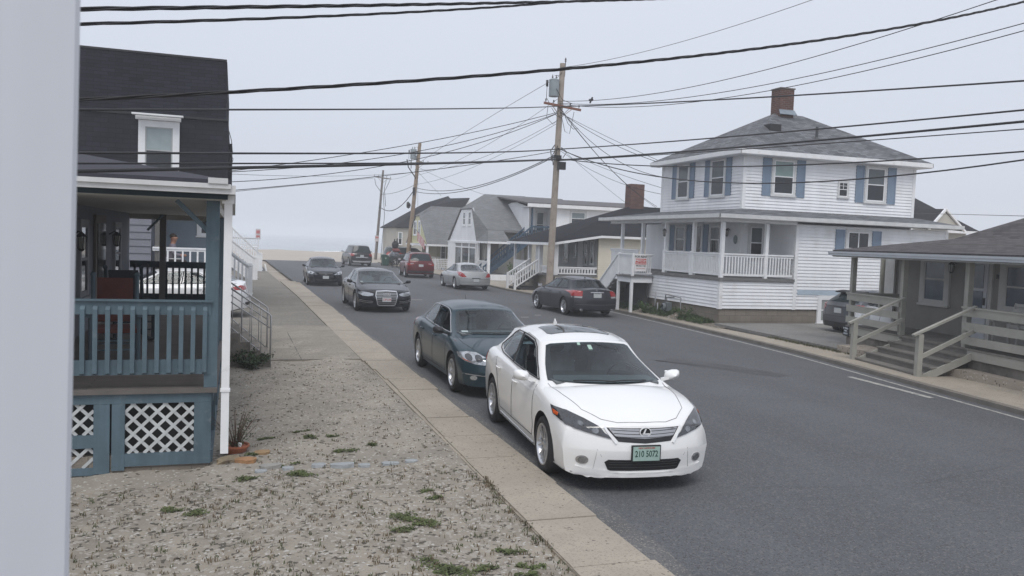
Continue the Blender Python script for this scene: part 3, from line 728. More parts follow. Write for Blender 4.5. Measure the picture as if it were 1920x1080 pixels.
    def patch(name, view, poly, m, off=.008, rings=6, parent=root, dens=.035, sink=.02):
        e1, e2, d = BAS[view]; out = []
        for i in range(len(poly)):
            a, c = V(poly[i]), V(poly[(i+1)%len(poly)]); k_ = max(1, int((c-a).length/dens))
            out += [a.lerp(c, j/k_) for j in range(k_)]
        c = sum(out, V((0,0)))/len(out); q = MB(); n = len(out)
        for k_ in range(rings+1):
            u = max(k_/rings, .002)
            for x in out:
                y = c.lerp(x, u); p, nn = ray(e1, e2, d, y.x, y.y); q.v.append(p+nn*off)
        for x in out: p, nn = ray(e1, e2, d, x.x, x.y); q.v.append(p-nn*sink)
        for k_ in range(rings+1):
            for j in range(n): q.f.append((k_*n+j, k_*n+(j+1)%n, (k_+1)*n+(j+1)%n, (k_+1)*n+j))
        return q.build(name, m, parent, smooth=True, auto=60)
    def strip(name, view, line, w, m, off=.0035, parent=root, dens=.05):
        e1, e2, d = BAS[view]; q = MB(); P_ = []
        for a, c in zip(line, line[1:]):
            a, c = V(a), V(c); k_ = max(1, int((c-a).length/dens)); P_ += [a.lerp(c, j/k_) for j in range(k_)]
        P_.append(V(line[-1])); n = len(P_)
        for i, x in enumerate(P_):
            t = (P_[min(i+1,n-1)]-P_[max(i-1,0)]).normalized(); s_ = V((-t.y,t.x))*w/2
            for o2, of in ((-s_, -.01), (-s_, off), (s_, off), (s_, -.01)):
                y = x+o2; p, nn = ray(e1, e2, d, y.x, y.y); q.v.append(p+nn*of)
        for i in range(n-1):
            for j in range(3): q.f.append((i*4+j, i*4+j+1, (i+1)*4+j+1, (i+1)*4+j))
        return q.build(name, m, parent)
    # ---- shut lines
    q = None
    for s_, vw in ((1,'l'),(-1,'R')):
        for ln in P.get('doors', []): strip('door_seam', vw, ln, .007, seamb)
        for x, z in P.get('handles', []):
            p, nn = ray(*BAS[vw], x, z); h = MB()
            h.tube([p+V((.09,0,-.004))+nn*.004, p+V((.07,0,0))+nn*.028, p+nn*.034, p+V((-.07,0,.004))+nn*.028, p+V((-.09,0,.004))+nn*.004], [.009,.012,.013,.012,.009], 8)
            h.build('door_handle', P.get('handlemat', paint), root, smooth=True)
    for nm_, ln in P.get('hoodlines', []): hm_ = mat('soft_shut_line', (.16,.16,.165), .7, .1) if P['W'] < 1.79 and P['H'] > 1.5 else seamb; strip(nm_, 't', ln, .005, hm_); strip(nm_, 't', [(x,-y) for x, y in ln], .005, hm_)
    # ---- mirrors
    mxp, mz = P.get('mir', (xf0-.50, ips(belt, xf0-.5)+.08))
    for s_ in (1,-1):
        h = MB(); rg_ = random.Random(1); k_ = 12; prof = [(0,.0),(.3,.62),(.62,.95),(.85,1.0),(1.0,.90)]
        vs = []
        for (d_, r_) in prof:
            for j in range(k_):
                a = 2*math.pi*j/k_; cy, cz = math.cos(a), math.sin(a)
                yv = .102*(abs(cy)**.7)*(1 if cy > 0 else -1)*r_; zv = .066*(abs(cz)**.7)*(1 if cz > 0 else -1)*r_
                vs.append(V((mxp+.10-d_*.16, s_*(hw+.10)+yv*1.0-s_*0, mz+zv+.015*yv*s_/.1)))
        fs = [(i*k_+j, i*k_+(j+1)%k_, (i+1)*k_+(j+1)%k_, (i+1)*k_+j) for i in range(4) for j in range(k_)]+[tuple(range(4*k_, 5*k_))]
        h.add(vs, fs); h.bar((mxp-.02, s_*(hw-.10), mz-.075), (mxp+.01, s_*(hw+.04), mz-.03), .06, .035)
        mo = h.build('side_mirror', P.get('mirmat', paint), root, smooth=True, auto=50)
        g_ = MB(); yc = s_*(hw+.10); g_.box(mxp-.066, mxp-.0625, yc-.085, yc+.085, mz-.05, mz+.05); g_.build('mirror_glass', chrome, mo)
    # ---- wheels
    w0 = P['wheel'](); first = True
    for ax_ in (0, -P['wb']):
        for s_ in (1, -1):
            w_ = w0 if first else copy_tree(w0)
            w_.parent = root; w_.location = (ax_, s_*(hw-.105), R); w_.rotation_euler = (0, .7*ax_+s_, 0 if s_ > 0 else math.pi); first = False
    return dict(patch=patch, strip=strip, ray=ray, BAS=BAS, G=G, gpatch=gpatch, body=body, hw=hw, nose=nose, tail=tail)
import bmesh
def plate(K, view, z, m, txt, ink, w=.305, h=.152, frame=None, a=0, top=None, tm=None):
    e1, e2, d = K['BAS'][view]; p, n = K['ray'](e1, e2, d, a, z); root = K['root']
    f = V((1,0,0)) if view == 'f' else V((-1,0,0)); ux = V((0,1,0)) if view == 'f' else V((0,-1,0))
    O = p+f*.022; b = MB()
    if frame: b.ob(O-ux*(w/2+.012)-V((0,0,h/2+.012))-f*.03, ux*(w+.024), V((0,0,h+.024)), f*.028)
    pl = None
    q = MB(); q.ob(O-ux*w/2-V((0,0,h/2))-f*.02, ux*w, V((0,0,h)), f*.0215); pl = q.build('license_plate', m, root)
    if frame: b.build('plate_frame', frame, pl)
    if txt: text('lettering', txt, h*.62, ink, pl, O+f*.003+V((0,0,-h*.02)), ux, (0,0,1), sx=.74 if len(txt) > 7 else .80, bold=.001)
    if top: text('lettering', top, h*.16, tm or ink, pl, O+f*.003+V((0,0,h*.40)), ux, (0,0,1))
    return pl
def car(name, label, x, y, th, P, group=None, cat='car'):
    r = thing(name, label, cat, (x,y,P.get('z0',0.0)), th, group); K = make_car(P, r); K['root'] = r; K['P'] = P; return K
def mir(poly): return [(-a, z) for a, z in poly][::-1]
def dlo_sedan(a=.045, b=.50, c=.535, d=.90):
    # door glass outlines in cabin coordinates (s, t)
    return [[(1+a,.07),(1+b,.07),(1+b,.90),(1+.10,.90),(1+a+.01,.80),(1+a-.01,.40)],
            [(1+c,.07),(1+d-.03,.09),(1+d+.01,.30),(1+d-.02,.62),(1+d-.08,.84),(1+d-.12,.90),(1+c,.90)]]
trim1 = [(1.022,.03),(1.93,.05),(1.955,.3),(1.93,.66),(1.85,.92),(1.78,.955),(1.10,.955),(1.03,.86),(1.015,.4)]
def seams(wb, bz=.97, rear=True, z0=.30):
    L_ = [[(-.50,bz-.02),(-.47,.75),(-.44,.45),(-.50,z0)], [(-1.50,bz),(-1.52,.6),(-1.54,z0)]]
    if rear: L_.append([(-wb+.10,bz+.02),(-wb+.30,.78),(-wb+.43,.45),(-wb+.47,z0)])
    L_.append([(-.5,z0),(-1.54,z0-.005),(-wb+.47,z0)])
    return L_
# == white sedan in front
pearl = paintm('pearl_white_paint', (.80,.80,.79), rough=.28)
def lexus():
    P = dict(fo=.93, ro=1.065, wb=2.70, W=1.785, H=1.505, paint=pearl, R=.335, zb=.175, bowf=.31, leanf=.20, bowr=.30, leanr=.10, liftf=.0,
        top=[(.93,.70),(.82,.80),(.60,.885),(.2,.965),(-.12,1.01),(-.45,.95),(-3.1,.99),(-3.38,1.09),(-3.46,1.13),(-3.6,1.135),(-3.765,1.10)],
        sh=[(.93,.655),(.82,.755),(.60,.835),(.2,.895),(-.3,.945),(-1.5,.975),(-2.7,1.02),(-3.3,1.04),(-3.765,.99)],
        gh=dict(xf0=-.10, xf1=-1.04, xr1=-2.92, xr0=-3.44, h0=.815, h1=.615, belt=[(0,.985),(-1.5,.995),(-2.6,1.03),(-3.44,1.09)],
            roof=[(-.95,1.395),(-1.35,1.47),(-1.8,1.505),(-2.4,1.498),(-2.92,1.425)], crown=.085, taper=.14, wk=.935, bow=(.34,.17,.14,.26)),
        dlo=[[(1.05,.04),(1.49,.06),(1.49,.905),(1.16,.905),(1.09,.80),(1.04,.36)],[(1.53,.06),(1.80,.10),(1.80,.80),(1.74,.885),(1.68,.905),(1.53,.905)],[(1.825,.13),(1.93,.30),(1.90,.52),(1.825,.76)]],
        dlo_trim=[(1.022,.01),(1.80,.03),(1.90,.12),(1.955,.28),(1.93,.56),(1.84,.84),(1.72,.95),(1.14,.955),(1.06,.85),(1.012,.36)],
        doors=seams(2.70,.96,z0=.33), handles=[(-1.36,.83),(-2.32,.865)], mir=(-.62,1.03),
        hoodlines=[('hood_seam',[(.80,.0),(.78,.28),(.70,.44),(.50,.60),(.1,.69),(-.36,.735)])],
        wheel=lambda: make_wheel(.335, 7, 'w', double=True, w=.215))
    K = car('sedan', 'pearl white sedan with glass roof panel and green plate, nearest car at the left kerb', 4.28, 8.78, -1.652, P)
    K['root']['group'] = 'cars parked along the left kerb'
    r = K['root']; pt, st = K['patch'], K['strip']
    # grille: satin slatted plate between converging chrome bars, black slot below
    gr = [(-.42,.705),(-.2,.700),(0,.698),(.2,.700),(.42,.705),(.36,.635),(.30,.565),(0,.545),(-.30,.565),(-.36,.635)]
    pt('grille_surround', 'f', [(a*1.0,z) for a, z in gr], black, .004)
    g = pt('grille', 'f', [(-.395,.698),(-.2,.692),(0,.688),(.2,.692),(.395,.698),(.335,.625),(.3,.610),(0,.592),(-.3,.610),(-.335,.625)], nickel, .012)
    for dz, w_ in ((.0,.37),(-.033,.345),(-.064,.325)):
        st('slat', 'f', [(-w_,.680+dz),(-.2,.672+dz),(0,.666+dz),(.2,.672+dz),(w_,.680+dz)], .006, seamb, .014, parent=g)
    for s_ in (1,-1):
        ln = [(.435*s_,.708),(.395*s_,.64),(.325*s_,.545)]
        st('chrome_bar', 'f', ln, .020, mat('bright_emblem', (.78,.79,.80), .3, .03, coat=.5), .016)
    # emblem: chrome oval ring round a slanted angular stroke
    p, n = K['ray'](*K['BAS']['f'], 0, .665); p = p+V((.016,0,0)); b = MB(); k = 28; ro, ri = (.066,.052),(.057,.044)
    vs = [p+V((.0,math.cos(2*math.pi*j/k)*a,math.sin(2*math.pi*j/k)*c)) for (a,c) in (ro,ri) for j in range(k)]
    vs = vs + [q+V((.012,0,0)) for q in vs]
    fs = [(j,(j+1)%k,2*k+(j+1)%k,2*k+j) for j in range(k)]+[(2*k+j,2*k+(j+1)%k,3*k+(j+1)%k,3*k+j) for j in range(k)]+[(k+j,3*k+j,3*k+(j+1)%k,k+(j+1)%k) for j in range(k)]
    b.add(vs,fs)
    L_ = [(.012,.036),(-.004,.036),(-.030,-.026),(.046,-.026),(.046,-.014),(-.008,-.014)]
    b.slab([p+V((.013,a,z)) for a, z in L_], .010)
    em = b.build('emblem', mat('bright_emblem', (.78,.79,.80), .3, .03, coat=.5), r)
    b = MB(); b.add([p+V((.003,math.cos(2*math.pi*j/k)*.06,math.sin(2*math.pi*j/k)*.047)) for j in range(k)], [tuple(range(k))]); b.build('emblem_back', black, em)
    # lamps
    HL = [(.42,.745),(.50,.70),(.33,.575),(.40,.60),(.60,.655),(.80,.725),(.87,.80),(.80,.825),(.66,.81)]
    HL = [(.475,.698),(.44,.65),(.345,.585),(.42,.60),(.62,.645),(.80,.695),(.86,.76),(.855,.835),(.76,.82),(.62,.768)]
    for s_ in (1,-1):
        pl = HL if s_ > 0 else mir(HL); h = pt('headlight', 'f', pl, lampdrk, .014, rings=10, dens=.02)
        for (a, z, r1) in ((.53,.665,.036),(.66,.715,.026)):
            q = [(s_*a+math.cos(t)*r1, z+math.sin(t)*r1*.8) for t in [2*math.pi*j/14 for j in range(14)]]
            pt('lamp_unit', 'f', q, mat('dim_reflector', (.20,.21,.22), .1, .4, 24, metal=.6, coat=1), .018, rings=3, parent=h, dens=.03)
        q = [(s_*.825,.785),(s_*.852,.805),(s_*.856,.765),(s_*.838,.758)]
        pt('turn_signal', 'f', q, amber, .018, rings=3, parent=h)
        fg = [(s_*.66+math.cos(t)*.062, .355+math.sin(t)*.047) for t in [2*math.pi*j/18 for j in range(18)]]
        f_ = pt('fog_light', 'f', fg, nickel, .006, rings=4, dens=.03)
        fg = [(s_*.66+math.cos(t)*.040, .355+math.sin(t)*.034) for t in [2*math.pi*j/14 for j in range(14)]]
        pt('fog_lens', 'f', fg, mat('dim_reflector', (.20,.21,.22), .1, .4, 24, metal=.6, coat=1), .012, rings=3, parent=f_, dens=.03)
        # rear lamps
        q = [(s_*.84,.98),(s_*.50,.93),(s_*.48,.86),(s_*.86,.84)]
        pt('tail_light', 'r', q if s_ > 0 else q, lampred, .008)
        st('side_strip', 'l' if s_ > 0 else 'R', [(-.47,.235),(-1.3,.25),(-2.22,.26)], .020, chrome, .010)
    lg = pt('lower_grille', 'f', [(-.44,.345),(-.40,.372),(.40,.372),(.44,.345),(.40,.262),(.37,.252),(-.37,.252),(-.40,.262)], black, .005, rings=6)
    for z in (.29,.32,.345): st('slat', 'f', [(-.39,z),(.39,z)], .006, mat('grille_slat', (.04,.04,.042), .4), .010, parent=lg)
    st('bumper_seam', 'f', [(-.86,.215),(-.5,.19),(0,.186),(.5,.19),(.86,.215)], .012, mat('lip_shadow_trim', (.35,.35,.35), .5), .006)
    for s_ in (1,-1): st('bumper_seam', 'f', [(s_*.47,.40),(s_*.52,.48),(s_*.55,.245)], .004, mat('lip_shadow_trim', (.35,.35,.35), .5), .003)
    pt('front_lip', 'f', [(-.72,.285),(-.60,.25),(-.5,.235),(.5,.235),(.60,.25),(.72,.285),(.74,.20),(.6,.18),(-.6,.18),(-.74,.20)], pearl, .018, rings=6)
    plate(K, 'f', .445, plateg, '210 5072', inkg, frame=black, top='NEW HAMPSHIRE', tm=inkr)
    # glass roof panel, fin, wipers, stickers
    pt('sunroof', 't', [(-1.42,-.40),(-1.42,.40),(-1.50,.44),(-2.0,.42),(-2.06,.36),(-2.06,-.36),(-2.0,-.42),(-1.50,-.44)], mat('dark_roof_glass', (.014,.024,.028), .05, .2, spec=.5), .006, rings=4)
    p, n = K['ray'](*K['BAS']['t'], -2.55, 0); b = MB(); b.add([p+V((.09,0,-.01)),p+V((-.06,.022,-.01)),p+V((-.06,-.022,-.01)),p+V((-.055,.006,.065)),p+V((-.055,-.006,.065))], [(0,1,3),(0,4,2),(0,3,4),(1,2,4,3),(0,2,1)])
    b.build('antenna_fin', pearl, r)
    for a0, a1 in ((-.10,.62),(-.60,.06)):
        b = MB(); P1 = []
        for i in range(7):
            t = i/6; s_ = a0+(a1-a0)*t; q = K['G'](abs(s_), .06+.025*math.sin(t*3.1)); P1.append(V((q.x+.012, q.y*(1 if s_ > 0 else -1), q.z+.018)))
        b.tube(P1, .007, 6); b.build('wiper', black, r)
    K['gpatch']('window_sticker', [(-.10,.80),(-.02,.80),(-.02,.90),(-.10,.90)], mat('pale_green_sticker', (.35,.5,.42), .6), off=.009, rings=3)
    K['gpatch']('window_sticker', [(-.30,.90),(-.24,.90),(-.24,.95),(-.30,.95)], mat('pale_green_sticker', (.35,.5,.42), .6), off=.009, rings=3)
    return K
KL = lexus()
# == the other cars: one table-driven builder for saloons and one for tall cars
def circ(a, z, r, q=1, n=16): return [(a+math.cos(t)*r, z+math.sin(t)*r*q) for t in [2*math.pi*j/n for j in range(n)]]
def saloon(paint, wb, W, H, fo, ro, hood=.93, belt=.95, deck=1.08, xf=(-.12,-1.05), xr=None, R=.325, spokes=5, coupe=False, mirmat=None, trimmat=None, glass=None, nose=.70, bow=.40, **k):
    t = -(wb+ro); xr = xr or (-wb-.10, -wb-.60)
    P = dict(fo=fo, ro=ro, wb=wb, W=W, H=H, paint=paint, R=R, zb=.18, bowf=bow, leanf=.16, bowr=.26, leanr=.10, liftf=.25,
        top=[(fo,nose),(fo-.12,nose+.07),(fo-.4,hood-.10),(.1,hood-.02),(-.12,hood+.02),(-.45,belt-.02),(-wb+.1,belt),(xr[1]-.0,deck-.005),(xr[1]-.08,deck+.01),(t+.18,deck),(t,deck-.05)],
        sh=[(fo,nose-.08),(fo-.12,nose),(fo-.4,hood-.16),(.1,hood-.08),(-.3,belt-.03),(-1.5,belt),(-wb,belt+.04),(xr[1],deck-.09),(t,deck-.14)],
        gh=dict(xf0=xf[0], xf1=xf[1], xr1=xr[0], xr0=xr[1], h0=W/2*.895, h1=W/2*.675, belt=[(0,belt+.01),(-1.5,belt+.02),(-wb,belt+.06),(xr[1],deck-.02)],
            roof=[(xf[1],H-.085),(xf[1]-.3,H-.02),(xf[1]-.7,H),((xf[1]+xr[0])/2-.2,H-.001),(xr[0]+.35,H-.022),(xr[0],H-.085)], crown=.08, taper=.12, bow=k.get('gbow', (.28,.15,.12,.24))),
        dlo=dlo_sedan() if not coupe else [[(1.06,.07),(1.57,.07),(1.57,.90),(1.20,.90),(1.10,.78),(1.05,.40)],[(1.60,.07),(1.83,.10),(1.86,.30),(1.82,.60),(1.72,.86),(1.60,.90)]],
        dlo_trim=trim1, doors=seams(wb, belt, not coupe), handles=[(-1.36,belt-.12)]+([] if coupe else [(-wb+.40,belt-.10)]),
        hoodlines=[('hood_seam',[(fo-.14,0),(fo-.17,.3),(fo-.28,W/2*.62),(.1,W/2*.80),(-.34,W/2*.83)])], mir=(-.58,belt+.06),
        wheel=lambda: make_wheel(R, spokes, 'w', double=k.get('double', False)))
    if mirmat: P['mirmat'] = mirmat
    if trimmat: P['trimmat'] = trimmat
    if glass: P['glass'] = glass
    return P
def stdfront(K, hl, units, grille, intake, fogs=None, lens=None, gm=None):
    pt = K['patch']
    for s_ in (1,-1):
        h = pt('headlight', 'f', hl if s_ > 0 else mir(hl), lens or lampclr, .006)
        for a, z, r1 in units: pt('lamp_unit', 'f', circ(s_*a, z, r1), lampdrk if lens is None else lampclr, .010, rings=3, parent=h)
        if fogs: pt('fog_light', 'f', circ(s_*fogs[0], fogs[1], fogs[2], .8), lampclr, .006, rings=3)
    g = pt('grille', 'f', grille, gm or black, .006)
    lg = pt('lower_grille', 'f', intake, black, .005)
    return g, lg
def stdrear(K, tl, view='r', lens=None):
    out = []
    for s_ in (1,-1): out.append(K['patch']('tail_light', 'r', tl if s_ > 0 else mir(tl), lens or lampred, .008, rings=6))
    return out
GL_ = 'cars parked along the left kerb'; GR_ = 'cars parked along the right kerb'
def seams_rear(K, dk, w):                              # boot lid outline seen from behind
    K['strip']('boot_seam', 'r', [(-w,dk-.02),(-w,.62),(0,.60),(w,.62),(w,dk-.02)], .008, seamb)
    K['strip']('bumper_seam', 'r', [(-K['hw']*.97,.63),(-w,.60),(w,.60),(K['hw']*.97,.63)], .008, seamb)
# dark blue-green saloon
teal = paintm('blue_green_metallic_paint', (.024,.050,.066), metal=.35, rough=.34)
P = saloon(teal, 2.85, 1.785, 1.45, .97, 1.05, hood=.93, belt=.95, deck=1.07, R=.335, spokes=7, mirmat=black, trimmat=chrome)
K = car('sedan', 'dark blue-green sedan with black mirrors, parked right behind the pearl white car', 4.50, 13.98, -1.576, P, GL_)
HLm = [(.50,.70),(.47,.64),(.52,.575),(.66,.585),(.80,.62),(.86,.67),(.86,.74),(.74,.765),(.60,.76)]
g, lg = stdfront(K, HLm, ((.60,.675,.055),(.74,.685,.05)), [(-.40,.68),(.40,.68),(.36,.53),(-.36,.53)], [(-.50,.42),(.50,.42),(.42,.29),(-.42,.29)], (.68,.36,.05))
K['strip']('chrome_bar', 'f', [(-.41,.61),(0,.605),(.41,.61)], .035, chrome, .014, parent=g)
for s_ in (1,-1):
    K['patch']('turn_signal', 'f', [(s_*.70,.61),(s_*.80,.635),(s_*.83,.665),(s_*.76,.63)], amber, .011, rings=2)
    K['strip']('chrome_bar', 'f', [(s_*.84,.42),(s_*.55,.40),(s_*.5,.40)], .014, mat('dull_chrome', (.35,.36,.37), .3, metal=.5), .006)
stdrear(K, [(.52,.95),(.84,.97),(.84,.80),(.52,.80)])
b = MB(); p, n = K['ray'](*K['BAS']['t'], -2.45, .0); b.tube([p, p+V((-.06,0,.10))], [.006,.002], 6); b.build('antenna', black, K['root'])
K['gpatch']('window_sticker', [(-.82,.09),(-.68,.09),(-.68,.15),(-.82,.15)], mat('pale_sticker', (.38,.45,.45), .6), off=.009, rings=3)
for a0, a1 in ((-.12,.60),(-.62,.05)):
    b = MB(); b.tube([V((lambda q: (q.x+.012, q.y*(1 if s2 > 0 else -1), q.z+.018))(K['G'](abs(s2), .055+.02*math.sin(i/2)))) for i in range(7) for s2 in [a0+(a1-a0)*i/6]], .007, 6); b.build('wiper', black, K['root'])
# black limousine with a wide framed grille
bl = paintm('black_paint', (.007,.008,.013), rough=.22)
P = saloon(bl, 3.05, 1.95, 1.46, .98, 1.12, hood=.95, belt=.96, deck=1.06, R=.36, spokes=10, xf=(-.10,-1.20), trimmat=chrome, nose=.74)
K = car('sedan', 'large black sedan with a tall chrome-framed grille, standing out in the left lane', 5.04, 29.73, -1.56, P)
g, lg = stdfront(K, [(.44,.66),(.47,.60),(.62,.57),(.80,.585),(.92,.64),(.92,.70),(.80,.715),(.60,.705)], ((.60,.64,.04),(.76,.645,.04)),
    [(-.35,.735),(0,.75),(.35,.735),(.37,.60),(.30,.30),(.25,.27),(-.25,.27),(-.30,.30),(-.37,.60)], [(.50,.40),(.86,.44),(.80,.30),(.52,.30)], lens=lampclr)
K['strip']('grille_frame', 'f', [(-.36,.70),(-.35,.745),(0,.762),(.35,.745),(.36,.70),(.375,.60),(.31,.30),(.25,.262),(-.25,.262),(-.31,.30),(-.375,.60),(-.36,.70)], .022, chrome, .016, parent=g)
for z in (.35,.41,.47,.53,.585,.64,.69): w_ = ip([(.3,.29),(.6,.355),(.7,.345)], z); K['strip']('slat', 'f', [(-w_,z),(w_,z)], .012, chrome, .012, parent=g)
p, n = K['ray'](*K['BAS']['f'], 0, .655); b = MB()
for i in range(4):
    c = p+V((.022,(i-1.5)*.062,0)); b.tube([c+V((0,math.cos(t)*.040,math.sin(t)*.040)) for t in [2*math.pi*j/18 for j in range(19)]], .007, 6, cap=False)
b.build('emblem', chrome, K['root'], smooth=True)
K['patch']('lower_grille', 'f', mir([(.50,.40),(.86,.44),(.80,.30),(.52,.30)]), black, .005)
for s_ in (1,-1):
    for z in (.36,.41): K['strip']('chrome_bar', 'f', [(s_*.46,z-.01),(s_*.70,z),(s_*.90,z+.035)], .010, mat('dull_chrome', (.35,.36,.37), .3, metal=.5), .012)
plate(K, 'f', .47, platew, 'C3P·LX8', inkr)
K['gpatch']('window_sticker', [(-.88,.09),(-.78,.09),(-.78,.15),(-.88,.15)], mat('pale_sticker', (.38,.45,.45), .6), off=.009, rings=3)
stdrear(K, [(.50,.92),(.92,.94),(.92,.80),(.50,.78)])
# black saloon, farthest at left kerb
nav = paintm('black_navy_paint', (.008,.010,.018), rough=.24)
P = saloon(nav, 2.74, 1.815, 1.45, .95, 1.08, hood=.92, belt=.94, deck=1.05, R=.32, spokes=7)
K = car('sedan', 'black sedan with bright wedge headlights, the last car along the left kerb', 4.48, 44.4, -1.587, P, GL_)
g, lg = stdfront(K, [(.40,.60),(.50,.585),(.70,.60),(.86,.65),(.87,.74),(.74,.755),(.62,.72)], ((.58,.64,.035),(.74,.68,.04)), [(-.36,.66),(0,.685),(.36,.66),(.30,.58),(-.30,.58)], [(-.52,.36),(.52,.36),(.44,.27),(-.44,.27)])
K['strip']('chrome_bar', 'f', [(-.34,.665),(0,.69),(.34,.665)], .014, mat('dull_chrome', (.35,.36,.37), .3, metal=.5), .012, parent=g)
p, n = K['ray'](*K['BAS']['f'], 0, .625); b = MB()
for s_ in (1,-1): b.bar(p+V((.02,s_*.026,-.038)), p+V((.02,s_*.034,.038)), .014, .014, (1,0,0))
b.bar(p+V((.02,-.03,0)), p+V((.02,.03,0)), .012, .012); b.build('emblem', chrome, K['root'])
plate(K, 'f', .46, platew, '', inkr)
stdrear(K, [(.50,.92),(.84,.94),(.84,.76),(.50,.78)])
# dark grey saloon seen from behind, nearest at right kerb
dg_ = paintm('dark_grey_metallic_paint', (.036,.036,.046), metal=.35, rough=.3)
P = saloon(dg_, 2.74, 1.835, 1.43, .95, 1.04, hood=.90, belt=.93, deck=1.06, R=.33, spokes=5)
K = car('sedan', 'dark grey sedan with square red tail lights, parked by the white porch stairs', 12.43, 31.34, 1.596, P, GR_)
for l in stdrear(K, [(.54,.955),(.88,.965),(.88,.765),(.57,.765)]): pass
for s_ in (1,-1):
    q = [(.57,.758),(.88,.758),(.88,.71),(.59,.70)]; K['patch']('reverse_light', 'r', q if s_ > 0 else mir(q), mat('pale_lamp_lens', (.33,.33,.34), .25), .008, rings=3)
    b = MB(); b.lathe([(.04,0),(.042,.09),(.034,.09),(.032,0)], O=(K['tail']+.12,s_*.62,.27), ax=(-1,0,0), k=14); b.build('exhaust_tip', chrome, K['root'])
seams_rear(K, 1.05, .52)
K['strip']('chrome_bar', 'r', [(-.26,.905),(.26,.905)], .018, chrome, .014)
K['strip']('bumper_line', 'r', [(-.80,.47),(0,.46),(.80,.47)], .008, mat('light_edge', (.16,.16,.17), .4), .004)
plate(K, 'r', .80, platew, '', inkg, top='NEW HAMPSHIRE', tm=inkg)
p, n = K['ray'](*K['BAS']['r'], 0, .985); b = MB(); b.tube([p+V((-.012,math.cos(t)*.03,math.sin(t)*.028)) for t in [2*math.pi*j/12 for j in range(13)]], .005, 5, cap=False); b.build('emblem', chrome, K['root'])
b = MB(); p, n = K['ray'](*K['BAS']['t'], -2.55, .0); b.add([p+V((.09,0,-.01)),p+V((-.06,.022,-.01)),p+V((-.06,-.022,-.01)),p+V((-.05,0,.04))], [(0,1,3),(0,3,2),(1,2,3)]); b.build('antenna_fin', black, K['root'])
stdfront(K, [(.42,.64),(.60,.58),(.86,.62),(.86,.70),(.6,.71)], ((.6,.65,.04),), [(-.36,.66),(.36,.66),(.30,.52),(-.30,.52)], [(-.5,.36),(.5,.36),(.4,.27),(-.4,.27)])
# silver coupe
sil = paintm('silver_paint', (.36,.37,.37), metal=.4, rough=.34)
P = saloon(sil, 2.72, 1.815, 1.42, .98, 1.12, hood=.90, belt=.92, deck=1.04, xf=(-.10,-1.20), xr=(-2.42,-3.28), R=.33, spokes=7, coupe=True, mirmat=black)
P['sh'] = [(a, z) for a, z in P['sh']]
K = car('coupe', 'silver two-door coupe with teardrop tail lights, parked beyond the dark grey sedan', 12.04, 45.84, 1.578, P, GR_)
for l in stdrear(K, [(.50,.70),(.72,.69),(.86,.76),(.87,.93),(.76,.965),(.62,.84)]): pass
K['strip']('spoiler', 'r', [(-.62,1.01),(0,1.015),(.62,1.01)], .03, mat('grey_trim', (.12,.12,.125), .5), .012)
seams_rear(K, 1.0, .62)
K['strip']('bumper_line', 'r', [(-.78,.36),(.78,.36)], .012, mat('bright_edge', (.55,.56,.56), .4), .006)
plate(K, 'r', .53, platew, '', inkg, frame=None)
K['patch']('plate_recess', 'r', [(-.24,.655),(.24,.655),(.22,.615),(-.22,.615)], black, .008, rings=2)
stdfront(K, [(.42,.64),(.60,.58),(.86,.62),(.86,.70),(.6,.71)], ((.6,.65,.04),), [(-.36,.62),(.36,.62),(.30,.54),(-.30,.54)], [(-.5,.36),(.5,.36),(.4,.27),(-.4,.27)])
# tall cars
def tall(paint, wb, W, H, fo, ro, hood=1.05, belt=1.05, R=.37, spokes=5, xf=(-.15,-.95), rk=(.12,.50), nose=.88, wagon=False, glass=None, **k):
    t = -(wb+ro)
    P = dict(see=False, fo=fo, ro=ro, wb=wb, W=W, H=H, paint=paint, R=R, zb=.24, bowf=.30, leanf=.12, bowr=.16, leanr=.04, liftf=.4, liftr=.35,
        top=[(fo,nose),(fo-.12,nose+.06),(fo-.4,hood-.06),(.1,hood),(-.3,hood+.05),(-.6,hood+.05),(t+.15,belt+.05),(t,belt+.02)],
        sh=[(fo,nose-.08),(fo-.12,nose),(fo-.4,hood-.12),(.1,hood-.06),(-.3,belt-.03),(-1.5,belt),(t+.2,belt+.04),(t,belt-.02)],
        gh=dict(xf0=xf[0], xf1=xf[1], xr1=t+rk[1], xr0=t+rk[0], h0=W/2*.90, h1=W/2*.73, belt=[(0,belt+.02),(-1.5,belt+.02),(t,belt+.06)],
            roof=[(xf[1],H-.08),(xf[1]-.3,H-.03),(xf[1]-.8,H),(t+rk[1]+.5,H-.01),(t+rk[1],H-.06)], crown=.07, taper=.07, bow=(.24,.14,.08,.12), bk=.90, rp=1.25),
        dlo=[[(1.05,.06),(1.34,.06),(1.34,.90),(1.16,.90),(1.08,.78),(1.04,.4)],[(1.36,.06),(1.62,.06),(1.62,.90),(1.36,.90)],[(1.65,.06),(1.86,.08),(1.90,.3),(1.86,.84),(1.80,.90),(1.65,.90)]],
        dlo_trim=[(1.022,.03),(1.90,.05),(1.935,.3),(1.90,.86),(1.83,.945),(1.13,.95),(1.05,.84),(1.02,.4)],
        doors=seams(wb, belt), handles=[(-1.36,belt-.13),(-wb+.45,belt-.12)], mir=(-.55,belt+.10),
        hoodlines=[('hood_seam',[(fo-.14,0),(fo-.2,W/2*.6),(.1,W/2*.78),(-.3,W/2*.8)])], wheel=lambda: make_wheel(R, spokes, 'w', w=.23))
    if glass: P['glass'] = glass
    if k.get('mirmat'): P['mirmat'] = k['mirmat']
    return P
